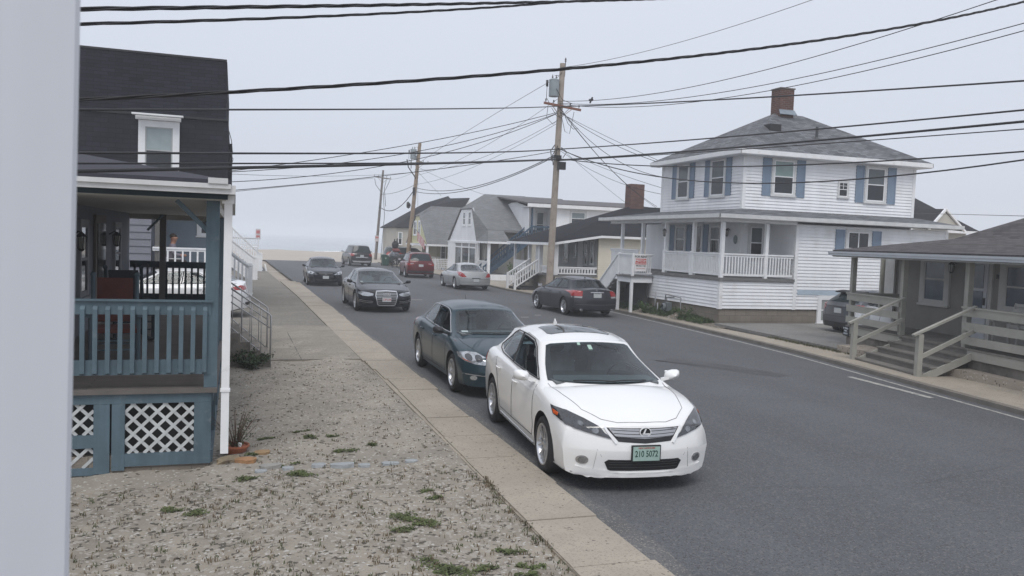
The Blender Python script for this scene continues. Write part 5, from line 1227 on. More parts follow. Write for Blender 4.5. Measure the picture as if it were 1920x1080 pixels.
# ============================================================ white long building with balcony + blue stairs
O = V((23.5,58,0)); T = thing('house', 'long white building with a corner balcony and dark blue outside stairs', 'house', O)
b = MB(); b.box(21.35,29.5,55.33,66,.0,5.14); b.box(19.75,21.35,56.5,66,.0,5.14); b.build('wall_core', wside, T, O)
b = MB(); siding(b, (21.3,55.3), (29.5,55.3), .2, 5.1, .14); siding(b, (19.72,56.5), (21.3,56.5), 3.0, 5.1, .14); siding(b, (19.72,66),(19.72,56.5), .2, 5.1, .14); siding(b, (21.32,56.5),(21.32,55.3),.2,5.1,.14)
b.build('siding', wside, T, O); boxpart(T, 'corner_board', white, O, (21.24,21.40,55.24,55.36,.2,5.1))
boxpart(T, 'lower_wall', mat('tan_wall', (.42,.40,.35), .8, .1, 2), O, (19.74,21.34,55.45,56.49,.0,2.85))
slabpart(T, 'roof', mat('dark_roof_felt', (.10,.095,.10), .9, .12, 1), O, .10, [(19.2,54.9,5.42),(29.8,54.9,5.42),(29.8,61,6.05),(19.0,61,6.05)], [(29.8,66.5,5.42),(19.0,66.5,5.42),(19.0,61,6.05),(29.8,61,6.05)])
b = MB(); b.box(19.3,29.8,54.86,54.92,5.12,5.36); b.build('fascia', white, T, O); boxpart(T, 'soffit', white, O, (19.3,29.8,54.93,56.6,5.11,5.14)); b = MB(); siding(b, (19.55,61), (19.55,55.2), 3.3, 5.9, .14, lim=lambda z: (max(0,(z-5.3)/.7*.9) if z > 5.3 else 0, 1-max(0,(z-5.1)/.9))); b.build('gable_siding', wside, T, O)
window(T, (0,55.3), (1,0), (0,-1), 22.65, 23.95, 3.95, 5.02, tw=.12, off=O); window(T, (0,56.5), (1,0), (0,-1), 20.5, 21.2, 3.0, 4.9, tw=.07, up=mat('grey_shade_glass', (.10,.12,.13), .12), name='balcony_door', off=O)
boxpart(T, 'balcony_floor', graydk, O, (19.6,21.3,55.2,56.5,2.88,2.98)); blue = mat('dark_blue_paint', (.035,.075,.125), .6, .12, 3)
boxpart(T, 'balcony_post', blue, O, (19.75,19.86,55.25,55.36,2.98,5.1)); balustrade(T, (19.7,55.28), (21.3,55.28), 2.98, 3.82, blue, .15, .045, O, cap=.07, low=.06)
balustrade(T, (16.25,54.9), (19.7,54.9), .05, .90, blue, .16, .045, O, dz=2.93, posts=(0,.5), pw=.09, cap=.07); balustrade(T, (16.25,56.1), (19.7,56.1), .05, .90, blue, .16, .045, O, dz=2.93, cap=.07)
b = MB(); b.bar((16.1,54.95,.05),(19.7,54.95,2.85),.06,.30); b.bar((16.1,56.05,.05),(19.7,56.05,2.85),.06,.30)
for i in range(15): b.box(16.2+i*.24,16.46+i*.24,54.98,56.02,.18+i*.19,.22+i*.19)
b.build('stair_flight', blue, T, O)
# ============================================================ grey-roofed house with a white clipped gable
O = V((19,61.5,0)); T = thing('house', 'white house with clipped gable, twin upper windows and a steep pale grey roof', 'house', O)
b = MB(); b.box(17.0,24,57.05,66.0,0,3.3); b.build('wall_core', mat('cream_grey_wall', (.50,.49,.45), .8, .08, 1), T, O)
gz = lambda z: (max(0,(z-2.55)/2.45*.41), 1-max(0,(z-2.55)/2.45*.18)) if z > 2.55 else (0,1)
gz = lambda z: ((z-2.55)/2.45*.43, 1-(z-2.55)/2.45*.17)
b = MB(); siding(b, (16.5,65.7), (16.5,57.3), 2.55, 5.0, .15, lim=gz); b.build('gable_siding', wside, T, O)
pa = lambda y, z, x=16.5: (x, y, z)
slabpart(T, 'roof', sh_lt, O, .07,
   [(16.35,57.3,2.6),(16.35,54.6,2.6),(16.85,56.2,3.42)], [(16.35,57.3,2.6),(16.85,56.2,3.42),(16.4,59.0,4.97)],
   [(16.85,56.2,3.42),(20.2,56.2,3.42),(21.4,61.5,6.2),(18.1,61.5,6.2),(16.4,59.0,4.97)],
   [(16.4,62.2,5.0),(16.4,59.0,4.97),(18.1,61.5,6.2)],
   [(24.5,66.9,3.3),(16.35,65.8,2.6),(16.4,62.2,5.03),(18.1,61.5,6.2),(24.5,61.5,6.15)],
   [(20.2,56.2,3.40),(24.5,56.2,3.40),(24.5,61.5,6.15),(21.4,61.5,6.15)])
b = MB(); b.box(16.42,16.56,57.0,66.0,2.40,2.56); b.box(16.42,17.6,56.2,56.3,2.45,2.58); b.build('porch_beam', white, T, O)
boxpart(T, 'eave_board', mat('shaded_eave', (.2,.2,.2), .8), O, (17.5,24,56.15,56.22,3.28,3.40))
W3 = ((16.5,0),(0,1),(-1,0))
for a, c in ((59.2,60.15),(60.75,61.7)): window(T, *W3, a, c, 3.72, 4.85, tw=.14, up=mat('grey_shade_glass', (.10,.12,.13), .12), off=O, tm=white)
for x, y in ((16.5,57.35),(16.5,54.95),(16.5,58.2)): pass
for x, y in ((16.5,57.2),(16.55,54.75)): boxpart(T, 'porch_post', white, O, (x-.09,x+.09,y-.09,y+.09,.2,2.5))
slabpart(T, 'porch_roof', sh_lt, O, .06, [(16.35,54.5,2.60),(18.0,54.5,2.60),(18.0,56.15,3.40),(16.87,56.15,3.40)]); b = MB(); b.box(16.35,18,54.45,54.55,2.46,2.6); b.box(16.35,16.45,54.5,57.2,2.46,2.6); b.build('porch_beam', white, T, O)
balustrade(T, (16.5,57.1), (16.5,54.85), .55, 1.25, white, .25, .08, O)
boxpart(T, 'porch_floor', graydk, O, (16.4,18,54.6,57.2,.25,.38))
for y0, y1 in ((57.7,59.5),(59.5,61.6),(61.6,63.6)):
    f = MB(); f.box(16.44,16.54,y0,y0+.12,.75,2.4); f.box(16.44,16.54,y0+.12,y1,2.05,2.15); w_ = f.build('window', white, T, O); g = MB(); g.box(16.49,16.51,y0+.13,y1-.01,.75,2.04); g.build('pane', mat('blue_dark_glass', (.02,.035,.045), .1, .4, .6), w_, O); g = MB(); g.box(16.49,16.51,y0+.13,y1-.01,2.16,2.4); g.build('pane', mat('grey_panel', (.25,.25,.26), .6), w_, O)
boxpart(T, 'half_wall', white, O, (16.42,16.56,57.3,65.9,.0,.75)); boxpart(T, 'half_wall', white, O, (16.44,16.54,63.6,65.9,.751,2.4)); boxpart(T, 'door', mat('brown_grey_door', (.14,.12,.11), .7), O, (17.3,17.95,56.98,57.04,.6,2.75))
b = MB(); b.box(17.4,21,56.3,57.04,0,.3); b.build('plinth', trimw, T, O)
# ============================================================ yellow house with porch of white trellis
O = V((17,72,0)); T = thing('house', 'pale yellow house with grey clipped roof and a white trellis porch, beyond the leaning pole', 'house', O)
yel = mat('pale_yellow_siding', (.62,.60,.36), .6, .05, 1)
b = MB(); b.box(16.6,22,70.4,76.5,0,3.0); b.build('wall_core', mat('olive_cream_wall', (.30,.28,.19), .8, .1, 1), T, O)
gy = lambda z: (.05+(z-2.2)/2.4*.44, 1-(z-2.2)/2.4*.40)
b = MB(); siding(b, (15.3,76.8), (15.3,68.2), 2.2, 4.62, .15, lim=lambda z: ((z-2.2)/2.4*.42, 1-(z-2.2)/2.4*.42)); b.build('gable_siding', yel, T, O)
slabpart(T, 'roof', sh_lt, O, .07, [(15.15,67.9,2.2),(17.6,67.9,2.2),(20.3,67.9,2.2),(20.3,72.2,5.5),(16.4,72.2,5.5),(15.2,71.6,4.62)], [(15.2,73.4,4.62),(15.2,71.6,4.62),(16.4,72.4,5.5)], [(20.3,76.9,2.2),(15.15,76.9,2.2),(15.2,73.4,4.62),(16.4,72.4,5.5),(20.3,72.4,5.5)])
b = MB(); b.box(15.12,17.75,67.85,67.98,2.02,2.18); b.box(15.12,15.24,67.9,76.9,2.02,2.18); b.build('porch_beam', white, T, O)
for x, y in ((15.2,68.0),(17.1,68.0),(17.6,68.0)): boxpart(T, 'porch_post', white, O, (x-.09,x+.09,y-.09,y+.09,0,2.03))
W4 = ((15.3,0),(0,1),(-1,0)); 
for a, c in ((71.2,72.2),(72.8,74.2)): window(T, *W4, a, c, 2.9, 4.2, tw=.12, off=O, tm=white, up=mat('grey_shade_glass', (.10,.12,.13), .12))
for a, c in ((16.9,17.4),(17.6,18.3),(19,20)): window(T, (0,70.4), (1,0), (0,-1), a, c, .9, 2.1, tw=.06, off=O, lo=glassd, up=glassd)
b = MB(); x0, x1, z0, z1, yy_ = 15.25, 17.0, .12, .95, 67.95
for i in range(14): x = x0+(x1-x0)*i/13; b.box(x-.025,x+.025,yy_-.015,yy_,z0,z1)
for i in range(6): z = z0+(z1-z0)*i/5; b.box(x0,x1,yy_+.001,yy_+.016,z-.03,z+.03)
b.build('trellis_panel', white, T, O)
# small table on that porch and flag on the corner
t_ = thing('porch_table', 'small white table on the porch behind the trellis panel', 'table', (16.2,69.3,0)); b = MB(); b.lathe([(0,1.05),(.5,1.05),(.5,1.09),(0,1.09)], O=(0,0,0), k=16); b.build('table_top', white, t_); b = MB(); b.lathe([(.05,0),(.05,1.05)], k=8); b.lathe([(.25,.0),(.05,.06)], k=10); b.build('leg', white, t_)
# ============================================================ far pale house with dark roof
O = V((19,87,0)); T = thing('house', 'pale beige house with a dark stepped roof, last house before the beach', 'house', O)
bei = mat('beige_wall', (.44,.42,.37), .8, .06, 1); b = MB(); b.box(15.7,24,85.0,93,0,3.75); b.build('wall', bei, T, O)
slabpart(T, 'roof', sh_dark, O, .1, [(15.4,84.7,3.70),(24.3,84.7,3.70),(21.8,88,7.3),(19.2,88,6.4)], [(15.4,93.3,3.7),(15.4,84.7,3.7),(19.2,88,6.4)], [(24.3,93.3,3.7),(15.4,93.3,3.7),(19.2,88,6.4),(21.8,88,7.3)], [(24.3,84.7,3.7),(24.3,93.3,3.7),(21.8,88,7.3)])
b = MB(); b.slab([(22.2,83.8,5.6),(23.6,83.8,5.6),(23.0,83.8,6.9)], .1); b.build('gable', white, T, O); slabpart(T, 'roof', sh_dark, O, .08, [(19.6,86.6,6.1),(22.2,83.7,5.6),(23.0,83.7,7.0),(21.6,86.8,7.0)])
for a, c in ((15.9,16.35),(17.2,17.5)): window(T, (0,85.0), (1,0), (0,-1), a, c, 1.9, 3.2, tw=.06, off=O, tm=white)
# ============================================================ dark roofed house far right
O = V((45,46,0)); T = thing('house', 'distant house with a steep black roof and small white front gable, behind the white house', 'house', O)
b = MB(); b.box(41,47.6,44.5,56,0,4.45); b.build('wall', mat('beige_wall', (.44,.42,.37), .8), T, O)
slabpart(T, 'roof', sh_dark, O, .1, [(41,44,4.5),(48.3,44,4.5),(45.2,47.5,7.05),(41,47.5,7.05)], [(48.3,44,4.5),(48.3,56,4.5),(45.2,52,7.05),(45.2,47.5,7.05)], [(41,47.5,7.05),(45.2,47.5,7.05),(45.2,52,7.05),(41,52,7.05)])
b = MB(); b.box(41,48.3,43.93,44.0,4.32,4.5); b.build('fascia', white, T, O)
b = MB(); b.slab([(42.7,42.6,4.55),(45.1,42.6,4.55),(43.7,42.6,5.6)], .08); b.build('gable', mat('beige_wall', (.44,.42,.37), .8), T, O)
b = MB(); b.bar((42.4,42.55,4.45),(43.7,42.55,5.78),.12,.16,(0,1,0)); b.bar((43.7,42.55,5.78),(45.4,42.55,4.4),.12,.16,(0,1,0)); b.build('gable_trim', white, T, O)
slabpart(T, 'roof', sh_dark, O, .06, [(43.7,42.6,5.8),(45.4,42.6,4.45),(45.4,45.5,4.7),(43.7,46,5.9)], [(42.4,42.6,4.45),(43.7,42.6,5.8),(43.7,46,5.9),(42.4,45.5,4.7)])
# ============================================================ near porch post of the house the photo is taken from
b = MB(); c_ = .003; W_ = .16; E_ = V((-.0995,.6135,0)); l_ = V((-.9816,-.1908,0)); f_ = V((-.1908,.9816,0))   # turned to face the doorway
ring_ = [((E_+l_*a+f_*d).x, (E_+l_*a+f_*d).y) for a, d in ((W_-c_,0),(c_,0),(0,c_),(0,W_-c_),(c_,W_),(W_-c_,W_),(W_,W_-c_),(W_,c_))]
zz = (0,4.6); sh_ = lambda z: .011*(z-2.65)
b.add([(x+sh_(z),y,z) for z in zz for x, y in ring_], [(i,(i+1)%8,8+(i+1)%8,8+i) for i in range(8)]+[tuple(range(7,-1,-1)), tuple(range(8,16))])
one(b, 'porch_column', mat('column_paint', (.57,.60,.65), .5, .03, 3, streak=((20,20,1.2), .03)), 'smooth white porch column filling the left edge of the view, out of focus', 'column', (-.19,.67,0))
# ============================================================ blue porch house on the left
O = V((-2,15,0)); T = thing('house', 'low house with a blue-grey front porch, white lattice skirt and white gutter', 'house', O)
tealp = mat('blue_grey_porch_paint', (.082,.128,.158), .62, .16, 2.2, bump=.2, bs=20, stain=((.14,.18,.20), 5, .60, .12), streak=((14,14,1.5), .10)); lattm = mat('weathered_white_lattice', (.50,.52,.52), .7, .2, 6)
floorp = mat('brown_grey_porch_floor', (.135,.12,.11), .6, .2, 2.5, kind='boards', brick=(3,.09,.004,(.115,.105,.098),(.03,.03,.03))); gw = mat('grey_porch_wall', (.13,.14,.175), .7, .12, 2)
Yf = 9.9
boxpart(T, 'wall', gw, O, (-9,-2.36,9.95,21.5,0,3.3)); boxpart(T, 'foundation', blockm, O, (-2.34,-.235,Yf+.005,21.45,-.25,.14))
boxpart(T, 'porch_floor', floorp, O, (-2.35,-.16,Yf-.06,21.55,.83,.88))
b = MB(); X0, X1 = -2.35, -.22; q = lambda x0,x1,z0,z1,d=0: b.box(x0,x1,Yf-.02-d,Yf+.02,z0,z1)
q(X0,X1,.72,.825); q(-.40,X1,.02,.718,.004); q(-1.24,-1.11,-.02,.718,.006); q(-1.11,-.40,.02,.16,.002); q(-1.42,-1.26,-.05,.718,.001); q(-2.35,-1.42,.24,.38,.002); q(-2.35,-1.42,-.06,.02,.002); q(-1.85,-1.72,.02,.24,.0); q(-1.85,-1.72,.38,.718,.0)
b.box(-.24,-.20,Yf+.02,21.4,.72,.825); b.box(-.24,-.20,Yf+.02,21.4,.02,.16)
for y in (10.9,12.5,14.2,16.0,19.2,20.8): b.box(-.242,-.198,y,y+.12,.16,.72)
sk = b.build('skirt_frame', tealp, T, O)
def lattice(b, x0, x1, z0, z1, y, sp=.116, w=.034):
    for lay, sg_ in ((0,1),(1,-1)):
        c = -2.0
        while c < 2.0:
            # line z - z0 = sg_*(x - x0) + c clipped to the rectangle
            pts = []
            for x in (x0, x1):
                z = z0+sg_*(x-x0)+c
                if z0 <= z <= z1: pts.append((x,z))
            for z in (z0, z1):
                x = x0+(z-z0-c)/sg_
                if x0 < x < x1: pts.append((x,z))
            if len(pts) >= 2:
                pts.sort(); p, r_ = pts[0], pts[-1]
                if math.hypot(p[0]-r_[0], p[1]-r_[1]) > .03: b.bar((p[0],y-.008*(1-lay)-.004,p[1]), (r_[0],y-.008*(1-lay)-.004,r_[1]), .006, w, (0,0,1))
            c += sp*1.414
for x0, x1, z0, z1 in ((-1.11,-.40,.16,.72),(-1.72,-1.42,.38,.72),(-1.72,-1.42,.02,.24),(-2.35,-1.85,.38,.72),(-2.35,-1.85,.02,.24)):
    b = MB(); lattice(b, x0, x1, z0, z1, Yf+.012); b.build('lattice_panel', lattm, T, O)
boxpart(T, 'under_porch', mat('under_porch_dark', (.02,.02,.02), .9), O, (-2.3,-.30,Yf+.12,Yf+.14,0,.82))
# near railing with face-nailed balusters
b = MB(); b.box(X0,-.24,Yf-.01,Yf+.03,1.70,1.845); b.box(X0,-.24,Yf-.01,Yf+.03,1.035,1.20); b.box(X0,-.22,Yf-.045,Yf+.05,1.846,1.865)
x = -.30
while x > X0:
    b.add([(x-.023,Yf-.05,1.06),(x+.023,Yf-.05,1.06),(x+.023,Yf-.011,1.04),(x-.023,Yf-.011,1.04),(x-.023,Yf-.05,1.755),(x+.023,Yf-.05,1.755),(x+.023,Yf-.011,1.795),(x-.023,Yf-.011,1.795)], [(0,1,5,4),(4,5,6,7),(1,2,6,5),(0,4,7,3),(0,3,2,1)]); x -= .1235
b.build('railing', tealp, T, O)
def sider(y0, y1):
    b = MB(); b.box(-.26,-.22,y0,y1,1.70,1.845); b.box(-.26,-.22,y0,y1,1.035,1.20); y = y0+.06
    while y < y1: b.box(-.219,-.19,y,y+.045,1.05,1.78); y += .125
    b.build('railing', tealp, T, O)
sider(10.05,16.6); sider(18.7,21.4)
tealk = mat('dark_shaded_blue_paint', (.022,.038,.050), .7, .12, 3, spec=.2)  # far end's shade put into the blue paint colour; also the navy chair's frame
b = MB(); b.box(-2.34,-.3,21.42,21.48,1.72,1.87); b.box(-2.34,-.3,21.42,21.48,.95,1.10); x = -2.25
while x < -.35: b.box(x,x+.045,21.38,21.42,1.0,1.8); x += .14
b.build('railing', tealk, T, O)
for x, y, m in ((-.235,Yf+.06,tealp),(-.235,14.2,tealp),(-.235,21.4,tealk),(-1.62,21.4,mat('grey_brown_post', (.12,.115,.11), .7))): boxpart(T, 'porch_post', m, O, (x-.07,x+.07,y-.06,y+.08,.881,2.979))
for p_, q_ in (((-.27,Yf+.1,2.62),(-.62,Yf+.1,2.97)),((-1.95,21.3,2.6),(-1.62,21.3,2.97))):
    b = MB(); b.bar(p_, q_, .05, .09, (0,1,0)); b.build('brace', tealp, T, O)
boxpart(T, 'porch_ceiling', mat('pale_porch_ceiling', (.46,.45,.42), .6, .08, 1), O, (-2.36,-.1,Yf-.25,22.1,2.981,3.0)); boxpart(T, 'porch_beam', mat('pale_porch_ceiling', (.46,.45,.42), .6), O, (-.30,-.17,Yf+.15,21.5,2.86,2.98), (-2.35,-.3,21.4,21.5,2.86,2.98))
rfm = mat('slate_grey_roof_felt', (.055,.055,.068), .9, spec=.2, var=.12, vs=1.2, bump=.3, bs=60)
slabpart(T, 'roof', rfm, O, .05, [(-.05,9.6,3.20),(-.05,22.2,3.20),(-6,16.2,4.30),(-6,15.65,4.30)], [(-12,9.6,3.20),(-.05,9.6,3.20),(-6,15.65,4.30)], [(-.05,22.2,3.2),(-12,22.2,3.2),(-6,16.2,4.3)])
b = MB(); b.box(-3,-.07,9.50,9.60,3.045,3.14); b.box(-3,-.05,9.47,9.50,3.10,3.15); b.box(-.07,.0,9.5,22.2,3.045,3.14); b.box(-.28,-.08,9.455,9.468,3.15,3.21); b.build('gutter', trimw, T, O); boxpart(T, 'fascia', tealk, O, (-3,-.08,9.61,9.66,2.99,3.10))
b = MB(); b.box(-.115,-.03,9.72,9.79,.16,3.03); b.box(-.14,-.01,9.70,9.80,2.95,3.04); b.box(-.125,-.02,9.71,9.80,.86,.89); b.build('downpipe', white, T, O)
# porch wall: door, windows, ornaments
W5 = ((-2.35,0),(0,1),(1,0))
for a, c in ((10.6,11.5),(14.6,15.4),(18.6,19.6)): window(T, *W5, a, c, 1.5, 2.75, tw=.09, tm=mat('grey_trim_shade', (.26,.27,.30), .6), sash=mat('grey_trim_shade', (.26,.27,.30), .6), up=glassd, off=O)
b = MB(); b.box(-2.35,-2.30,12.5,13.5,.88,2.85); d_ = b.build('door', mat('grey_trim_shade', (.26,.27,.30), .6), T, O); b = MB(); b.box(-2.30,-2.285,12.65,13.35,1.3,2.7); b.build('pane', glassd, d_, O)
b = MB(); b.box(-2.35,-2.31,16.2,17.4,.88,2.85); d_ = b.build('door', mat('brown_grey_door', (.14,.12,.11), .7), T, O); b = MB(); b.box(-2.31,-2.295,16.35,17.25,1.3,2.7); b.build('pane', glassd, d_, O)
lamp(T, (-2.33,13.95,2.5), (1,0), O); lamp(T, (-2.33,17.9,2.5), (1,0), O)
# rocking chairs
def rocker(x, y, rz, seat, frame, label):
    t = thing('rocking_chair', label, 'chair', (x,y,.88), rz)
    b = MB()                                       # faces -y locally
    for s_ in (1,-1):
        b.tube([(s_*.28,-.26,.06),(s_*.28,-.25,.62)], .026, 8); b.tube([(s_*.26,.24,.05),(s_*.26,.27,.45),(s_*.27,.42,1.10)], .028, 8); b.blob((s_*.27,.43,1.12), .038)
        b.tube([(s_*.28,-.46,.07),(s_*.28,-.2,.02),(s_*.28,.15,.02),(s_*.27,.62,.11)], .022, 6); b.ob((s_*.30-.045,-.34,.61), (.09,0,0), (0,.66,.0), (0,0,.03))
    for z in (.18,.30): b.tube([(-.28,-.25,z),(.28,-.25,z)], .012, 6)
    for z in (.2,.34): b.tube([(-.27,.25,z),(.27,.25,z)], .012, 6)
    b.build('frame', frame, t, smooth=True, auto=40); b = MB(); b.ob((-.26,-.27,.40), (.52,0,0), (0,.54,0), (0,0,.06)); b.build('seat', seat, t)
    b = MB(); b.slab([(-.22,.27,.50),(.22,.27,.50),(.22,.41,1.08),(-.22,.41,1.08)], .05); b.build('backrest', seat, t); return t
rocker(-1.48, 12.0, .12, mat('dark_red_cushion', (.115,.028,.024), .9, .15, 8), tealp, 'blue rocking chair with dark red seat and back, behind the near porch railing')
rocker(-1.55, 14.3, .35, mat('navy_cushion', (.012,.018,.030), .9, .15, 8), tealk, 'dark navy rocking chair farther along the blue porch')
# concrete steps with pipe handrails at its side entry
b = MB(); n_ = 5
for i in range(n_): b.box(.70-.19*(i+1), .70-.19*i, 16.85, 18.7, -.05, .17*(i+1)-.0)
b.box(-.25,-.19,16.9,18.65,-.05,.82)
one(b, 'concrete_steps', mat('stained_concrete', (.22,.20,.175), .95, .2, 2, bump=.5, stain=((.09,.08,.07), 2.5, .5, .15)), 'old concrete steps up to the side of the blue porch', 'steps', (.25,17.8,0))
pm = mat('galvanised_pipe', (.42,.42,.43), .4, .1, 5, metal=.5)
for y, lb in ((16.9,'galvanised pipe handrail on the near side of the concrete steps'),(18.65,'galvanised pipe handrail on the far side of the concrete steps')):
    b = MB(); b.tube([(.70,y,.0),(.70,y,1.02),(.66,y,1.06),(-.22,y,1.66)], .017, 8); b.tube([(.69,y,.78),(-.22,y,1.40)], .012, 8); b.tube([(.69,y,.16),(-.22,y,.94)], .012, 8)
    for i in range(5): x = .52-.18*i; z = 1.06+(.66-x)*.68; b.tube([(x,y,z-.88),(x,y,z)], .008, 6)
    one(b, 'handrail', pm, lb, 'handrail', (.3,y,0), group='pipe handrails of the concrete steps', smooth=True)
# ============================================================ dark shingled house
O = V((-4,33,0)); T = thing('house', 'tall house clad in black shingles with one white-trimmed upper window, behind the blue porch house', 'house', O)
bs = mat('blue_grey_siding', (.215,.265,.315), .6, .08, 1.2); gs = mat('wide_grey_siding', (.20,.205,.24), .7, .08, 1.5)
b = MB(); b.slab([(-8,28.7,8.1),(-8,28.6,6.2),(-.32,28.6,6.2),(-.36,28.7,8.1)][::1], .05); b.box(-8,-.33,28.76,38,6.2,8.08); b.build('mansard', mat('black_shingle_upper', (.026,.027,.038), .9, .2, .8, bump=.6, bs=40, spec=.12, kind='shingle', brick=(.40,.11,.007,(.016,.016,.024),(.005,.005,.007))), T, O)
b = MB(); b.box(-8,-.26,28.64,38,3.9,6.19); b.build('wall', sh_wall, T, O); b = MB(); b.box(-8,-.30,28.58,28.66,6.17,6.23); b.box(-8,-.34,28.66,38,8.08,8.14); b.build('edge_trim', black, T, O)
boxpart(T, 'side_bay', sh_wall, O, (-.27,-.14,30.5,33,3.9,5.65))
window(T, (0,28.64), (1,0), (0,-1), -2.92, -1.72, 4.28, 6.02, tw=.20, tm=white, sash=mat('grey_sash', (.36,.38,.38), .6), up=mat('pale_shade_glass', (.30,.36,.37), .15), lo=glassd, off=O)
w_ = [o for o in bpy.data.objects if o.parent == T and o.name.startswith('window')][0]
b = MB(); b.slab([(-3.08,28.44,6.14),(-3.08,28.44,6.19),(-1.60,28.44,6.19),(-1.60,28.44,6.14)][::-1], -.22); b.ob((-3.0,28.50,6.03),(1.32,0,0),(0,.14,0),(0,0,.11)); b.build('cornice', white, w_, O)
b = MB(); b.box(-8,-.42,30.03,38,0,3.9); b.build('wall_core', bs, T, O); b = MB(); siding(b, (-8,30), (-.4,30), 1.1, 3.9, .10); siding(b, (-.4,30), (-.4,38), .4, 3.9, .10); b.build('siding', bs, T, O)
b = MB(); b.box(-8,-2.5,28.25,30,0,3.9); siding(b, (-8,28.2), (-2.47,28.2), .1, 3.9, .22, d=.03); b.build('wide_siding', gs, T, O)
boxpart(T, 'soffit', white, O, (-2.5,-.3,28.3,30,3.88,3.9)); boxpart(T, 'porch_floor', graydk, O, (-2.5,-.4,28.1,30,.98,1.08)); boxpart(T, 'foundation', blockm, O, (-2.5,-.45,28.2,30,0,.98))
boxpart(T, 'porch_post', mat('grey_brown_post', (.12,.115,.11), .7), O, (-2.36,-2.16,28.12,28.28,1.08,3.9)); boxpart(T, 'porch_post', white, O, (-.52,-.42,28.14,28.24,1.08,3.9))
balustrade(T, (-2.42,28.1), (-.45,28.1), 1.42, 2.08, white, .20, .05, O, low=.05)
window(T, (0,30), (1,0), (0,-1), -1.22, -.45, 2.45, 3.6, tw=.11, tm=white, off=O, up=glassd)
b = MB(); b.tube([(-.24,29.0,5.9),(-.16,28.9,5.6),(-.12,28.8,5.2),(-.20,28.7,4.9),(-.26,28.64,4.7)], .012, 6); b.tube([(-.24,29.0,5.3),(-.10,28.9,5.0),(-.22,28.7,4.4)], .01, 6); b.build('service_cable', black, T, O, smooth=True)
# folding chair and the person sitting on that porch
cx, cy, cz = -1.85, 28.75, 1.08
t = thing('folding_chair', 'white folding chair on the porch of the black shingled house', 'chair', (cx,cy,cz))
b = MB()
for s_ in (-.24,.24): b.tube([(-.30,s_,.0),(.18,s_,.46)], .013, 6); b.tube([(.26,s_,.0),(-.16,s_,.44),(-.36,s_,.98)], .013, 6); b.tube([(-.22,s_,.62),(.22,s_,.62)], .015, 6)
b.build('frame', white, t, smooth=True); b = MB(); b.ob((-.16,-.23,.43),(.40,0,.02),(0,.46,0),(0,0,.02)); b.build('seat', white, t); b = MB(); b.slab([(-.19,-.22,.52),(-.19,.22,.52),(-.35,.22,.96),(-.35,-.22,.96)], .02); b.build('backrest', white, t)
def person(verts, edges, rad, name, label, loc, rz, m, parts, root=0, sub=2):
    me = bpy.data.meshes.new('person'); me.from_pydata([V(v) for v in verts], edges, []); o = bpy.data.objects.new(name, me); COL.objects.link(o)
    md = o.modifiers.new('s','SKIN'); o.modifiers.new('d','SUBSURF').levels = sub; o.modifiers['d'].render_levels = sub
    for v, r_ in zip(me.skin_vertices[0].data, rad): v.radius = (r_, r_) if not isinstance(r_, tuple) else r_
    me.skin_vertices[0].data[root].use_root = True
    dg = bpy.context.evaluated_depsgraph_get(); dg.update(); nm = bpy.data.meshes.new_from_object(o.evaluated_get(dg)); o.modifiers.clear(); o.data = nm
    nm.materials.clear(); [nm.materials.append(x) for x in m]
    for p in nm.polygons: p.use_smooth = True; p.material_index = parts(p.center)
    o.location = loc; o.rotation_euler = (0,0,rz); tag(o, label, 'person'); return o
skin = mat('skin', (.36,.19,.13), .6, .06); shirt = mat('grey_lilac_shirt', (.22,.20,.24), .9, .1); trou = mat('dark_trousers', (.05,.045,.045), .9, .1); hair = mat('dark_hair', (.03,.02,.015), .8, .2)
vs = [(0,0,.52),(.02,0,.72),(.03,0,.98),(.05,0,1.10),(.07,0,1.16),(.08,0,1.27),(.095,0,1.345),
      (0,-.10,.50),(.42,-.11,.54),(.46,-.11,.10),(.60,-.12,.05), (0,.10,.50),(.42,.11,.54),(.46,.11,.10),(.60,.12,.05),
      (.03,-.17,1.02),(.10,-.23,.76),(.34,-.18,.72),(.42,-.15,.73),(.47,-.13,.72),(.03,.17,1.02),(.10,.23,.76),(.34,.18,.72),(.42,.15,.73),(.47,.13,.72)]
es = [(0,1),(1,2),(2,3),(3,4),(4,5),(5,6),(0,7),(7,8),(8,9),(9,10),(0,11),(11,12),(12,13),(13,14),(2,15),(15,16),(16,17),(17,18),(18,19),(2,20),(20,21),(21,22),(22,23),(23,24)]
rd = [.19,.175,.185,.10,.07,.125,.10,.13,.10,.07,.06,.13,.10,.07,.06,.085,.062,.05,.042,.03,.085,.062,.05,.042,.03]
P_ = person(vs, es, rd, 'person', 'person in a greyish shirt seated on the white folding chair, facing right', (cx-.08,cy,cz), 0, [shirt,skin,trou],
    lambda c: 2 if c.z < .60 and c.x > -.2 and not (abs(c.y) > .13 and c.z > .62) else 1 if c.z > 1.10 or (c.x > .30 and c.z > .62) else 0)
b = MB(); b.blob((.055,0,1.335), .112, (1.0,.88,.85), k=14, j=.03); b.v = [p if p.z > 1.30 or p.x < .06 else V((min(p.x,.08),p.y,max(p.z,1.29))) for p in b.v]; b.build('hair', hair, P_, smooth=True)
b = MB(); b.blob((.185,0,1.285), .018, (1.1,.8,1.2), k=8, j=0); b.blob((.085,.098,1.28), .024, (.8,.4,1.2), k=8, j=0); b.blob((.085,-.098,1.28), .024, (.8,.4,1.2), k=8, j=0); b.build('face_features', skin, P_, smooth=True)
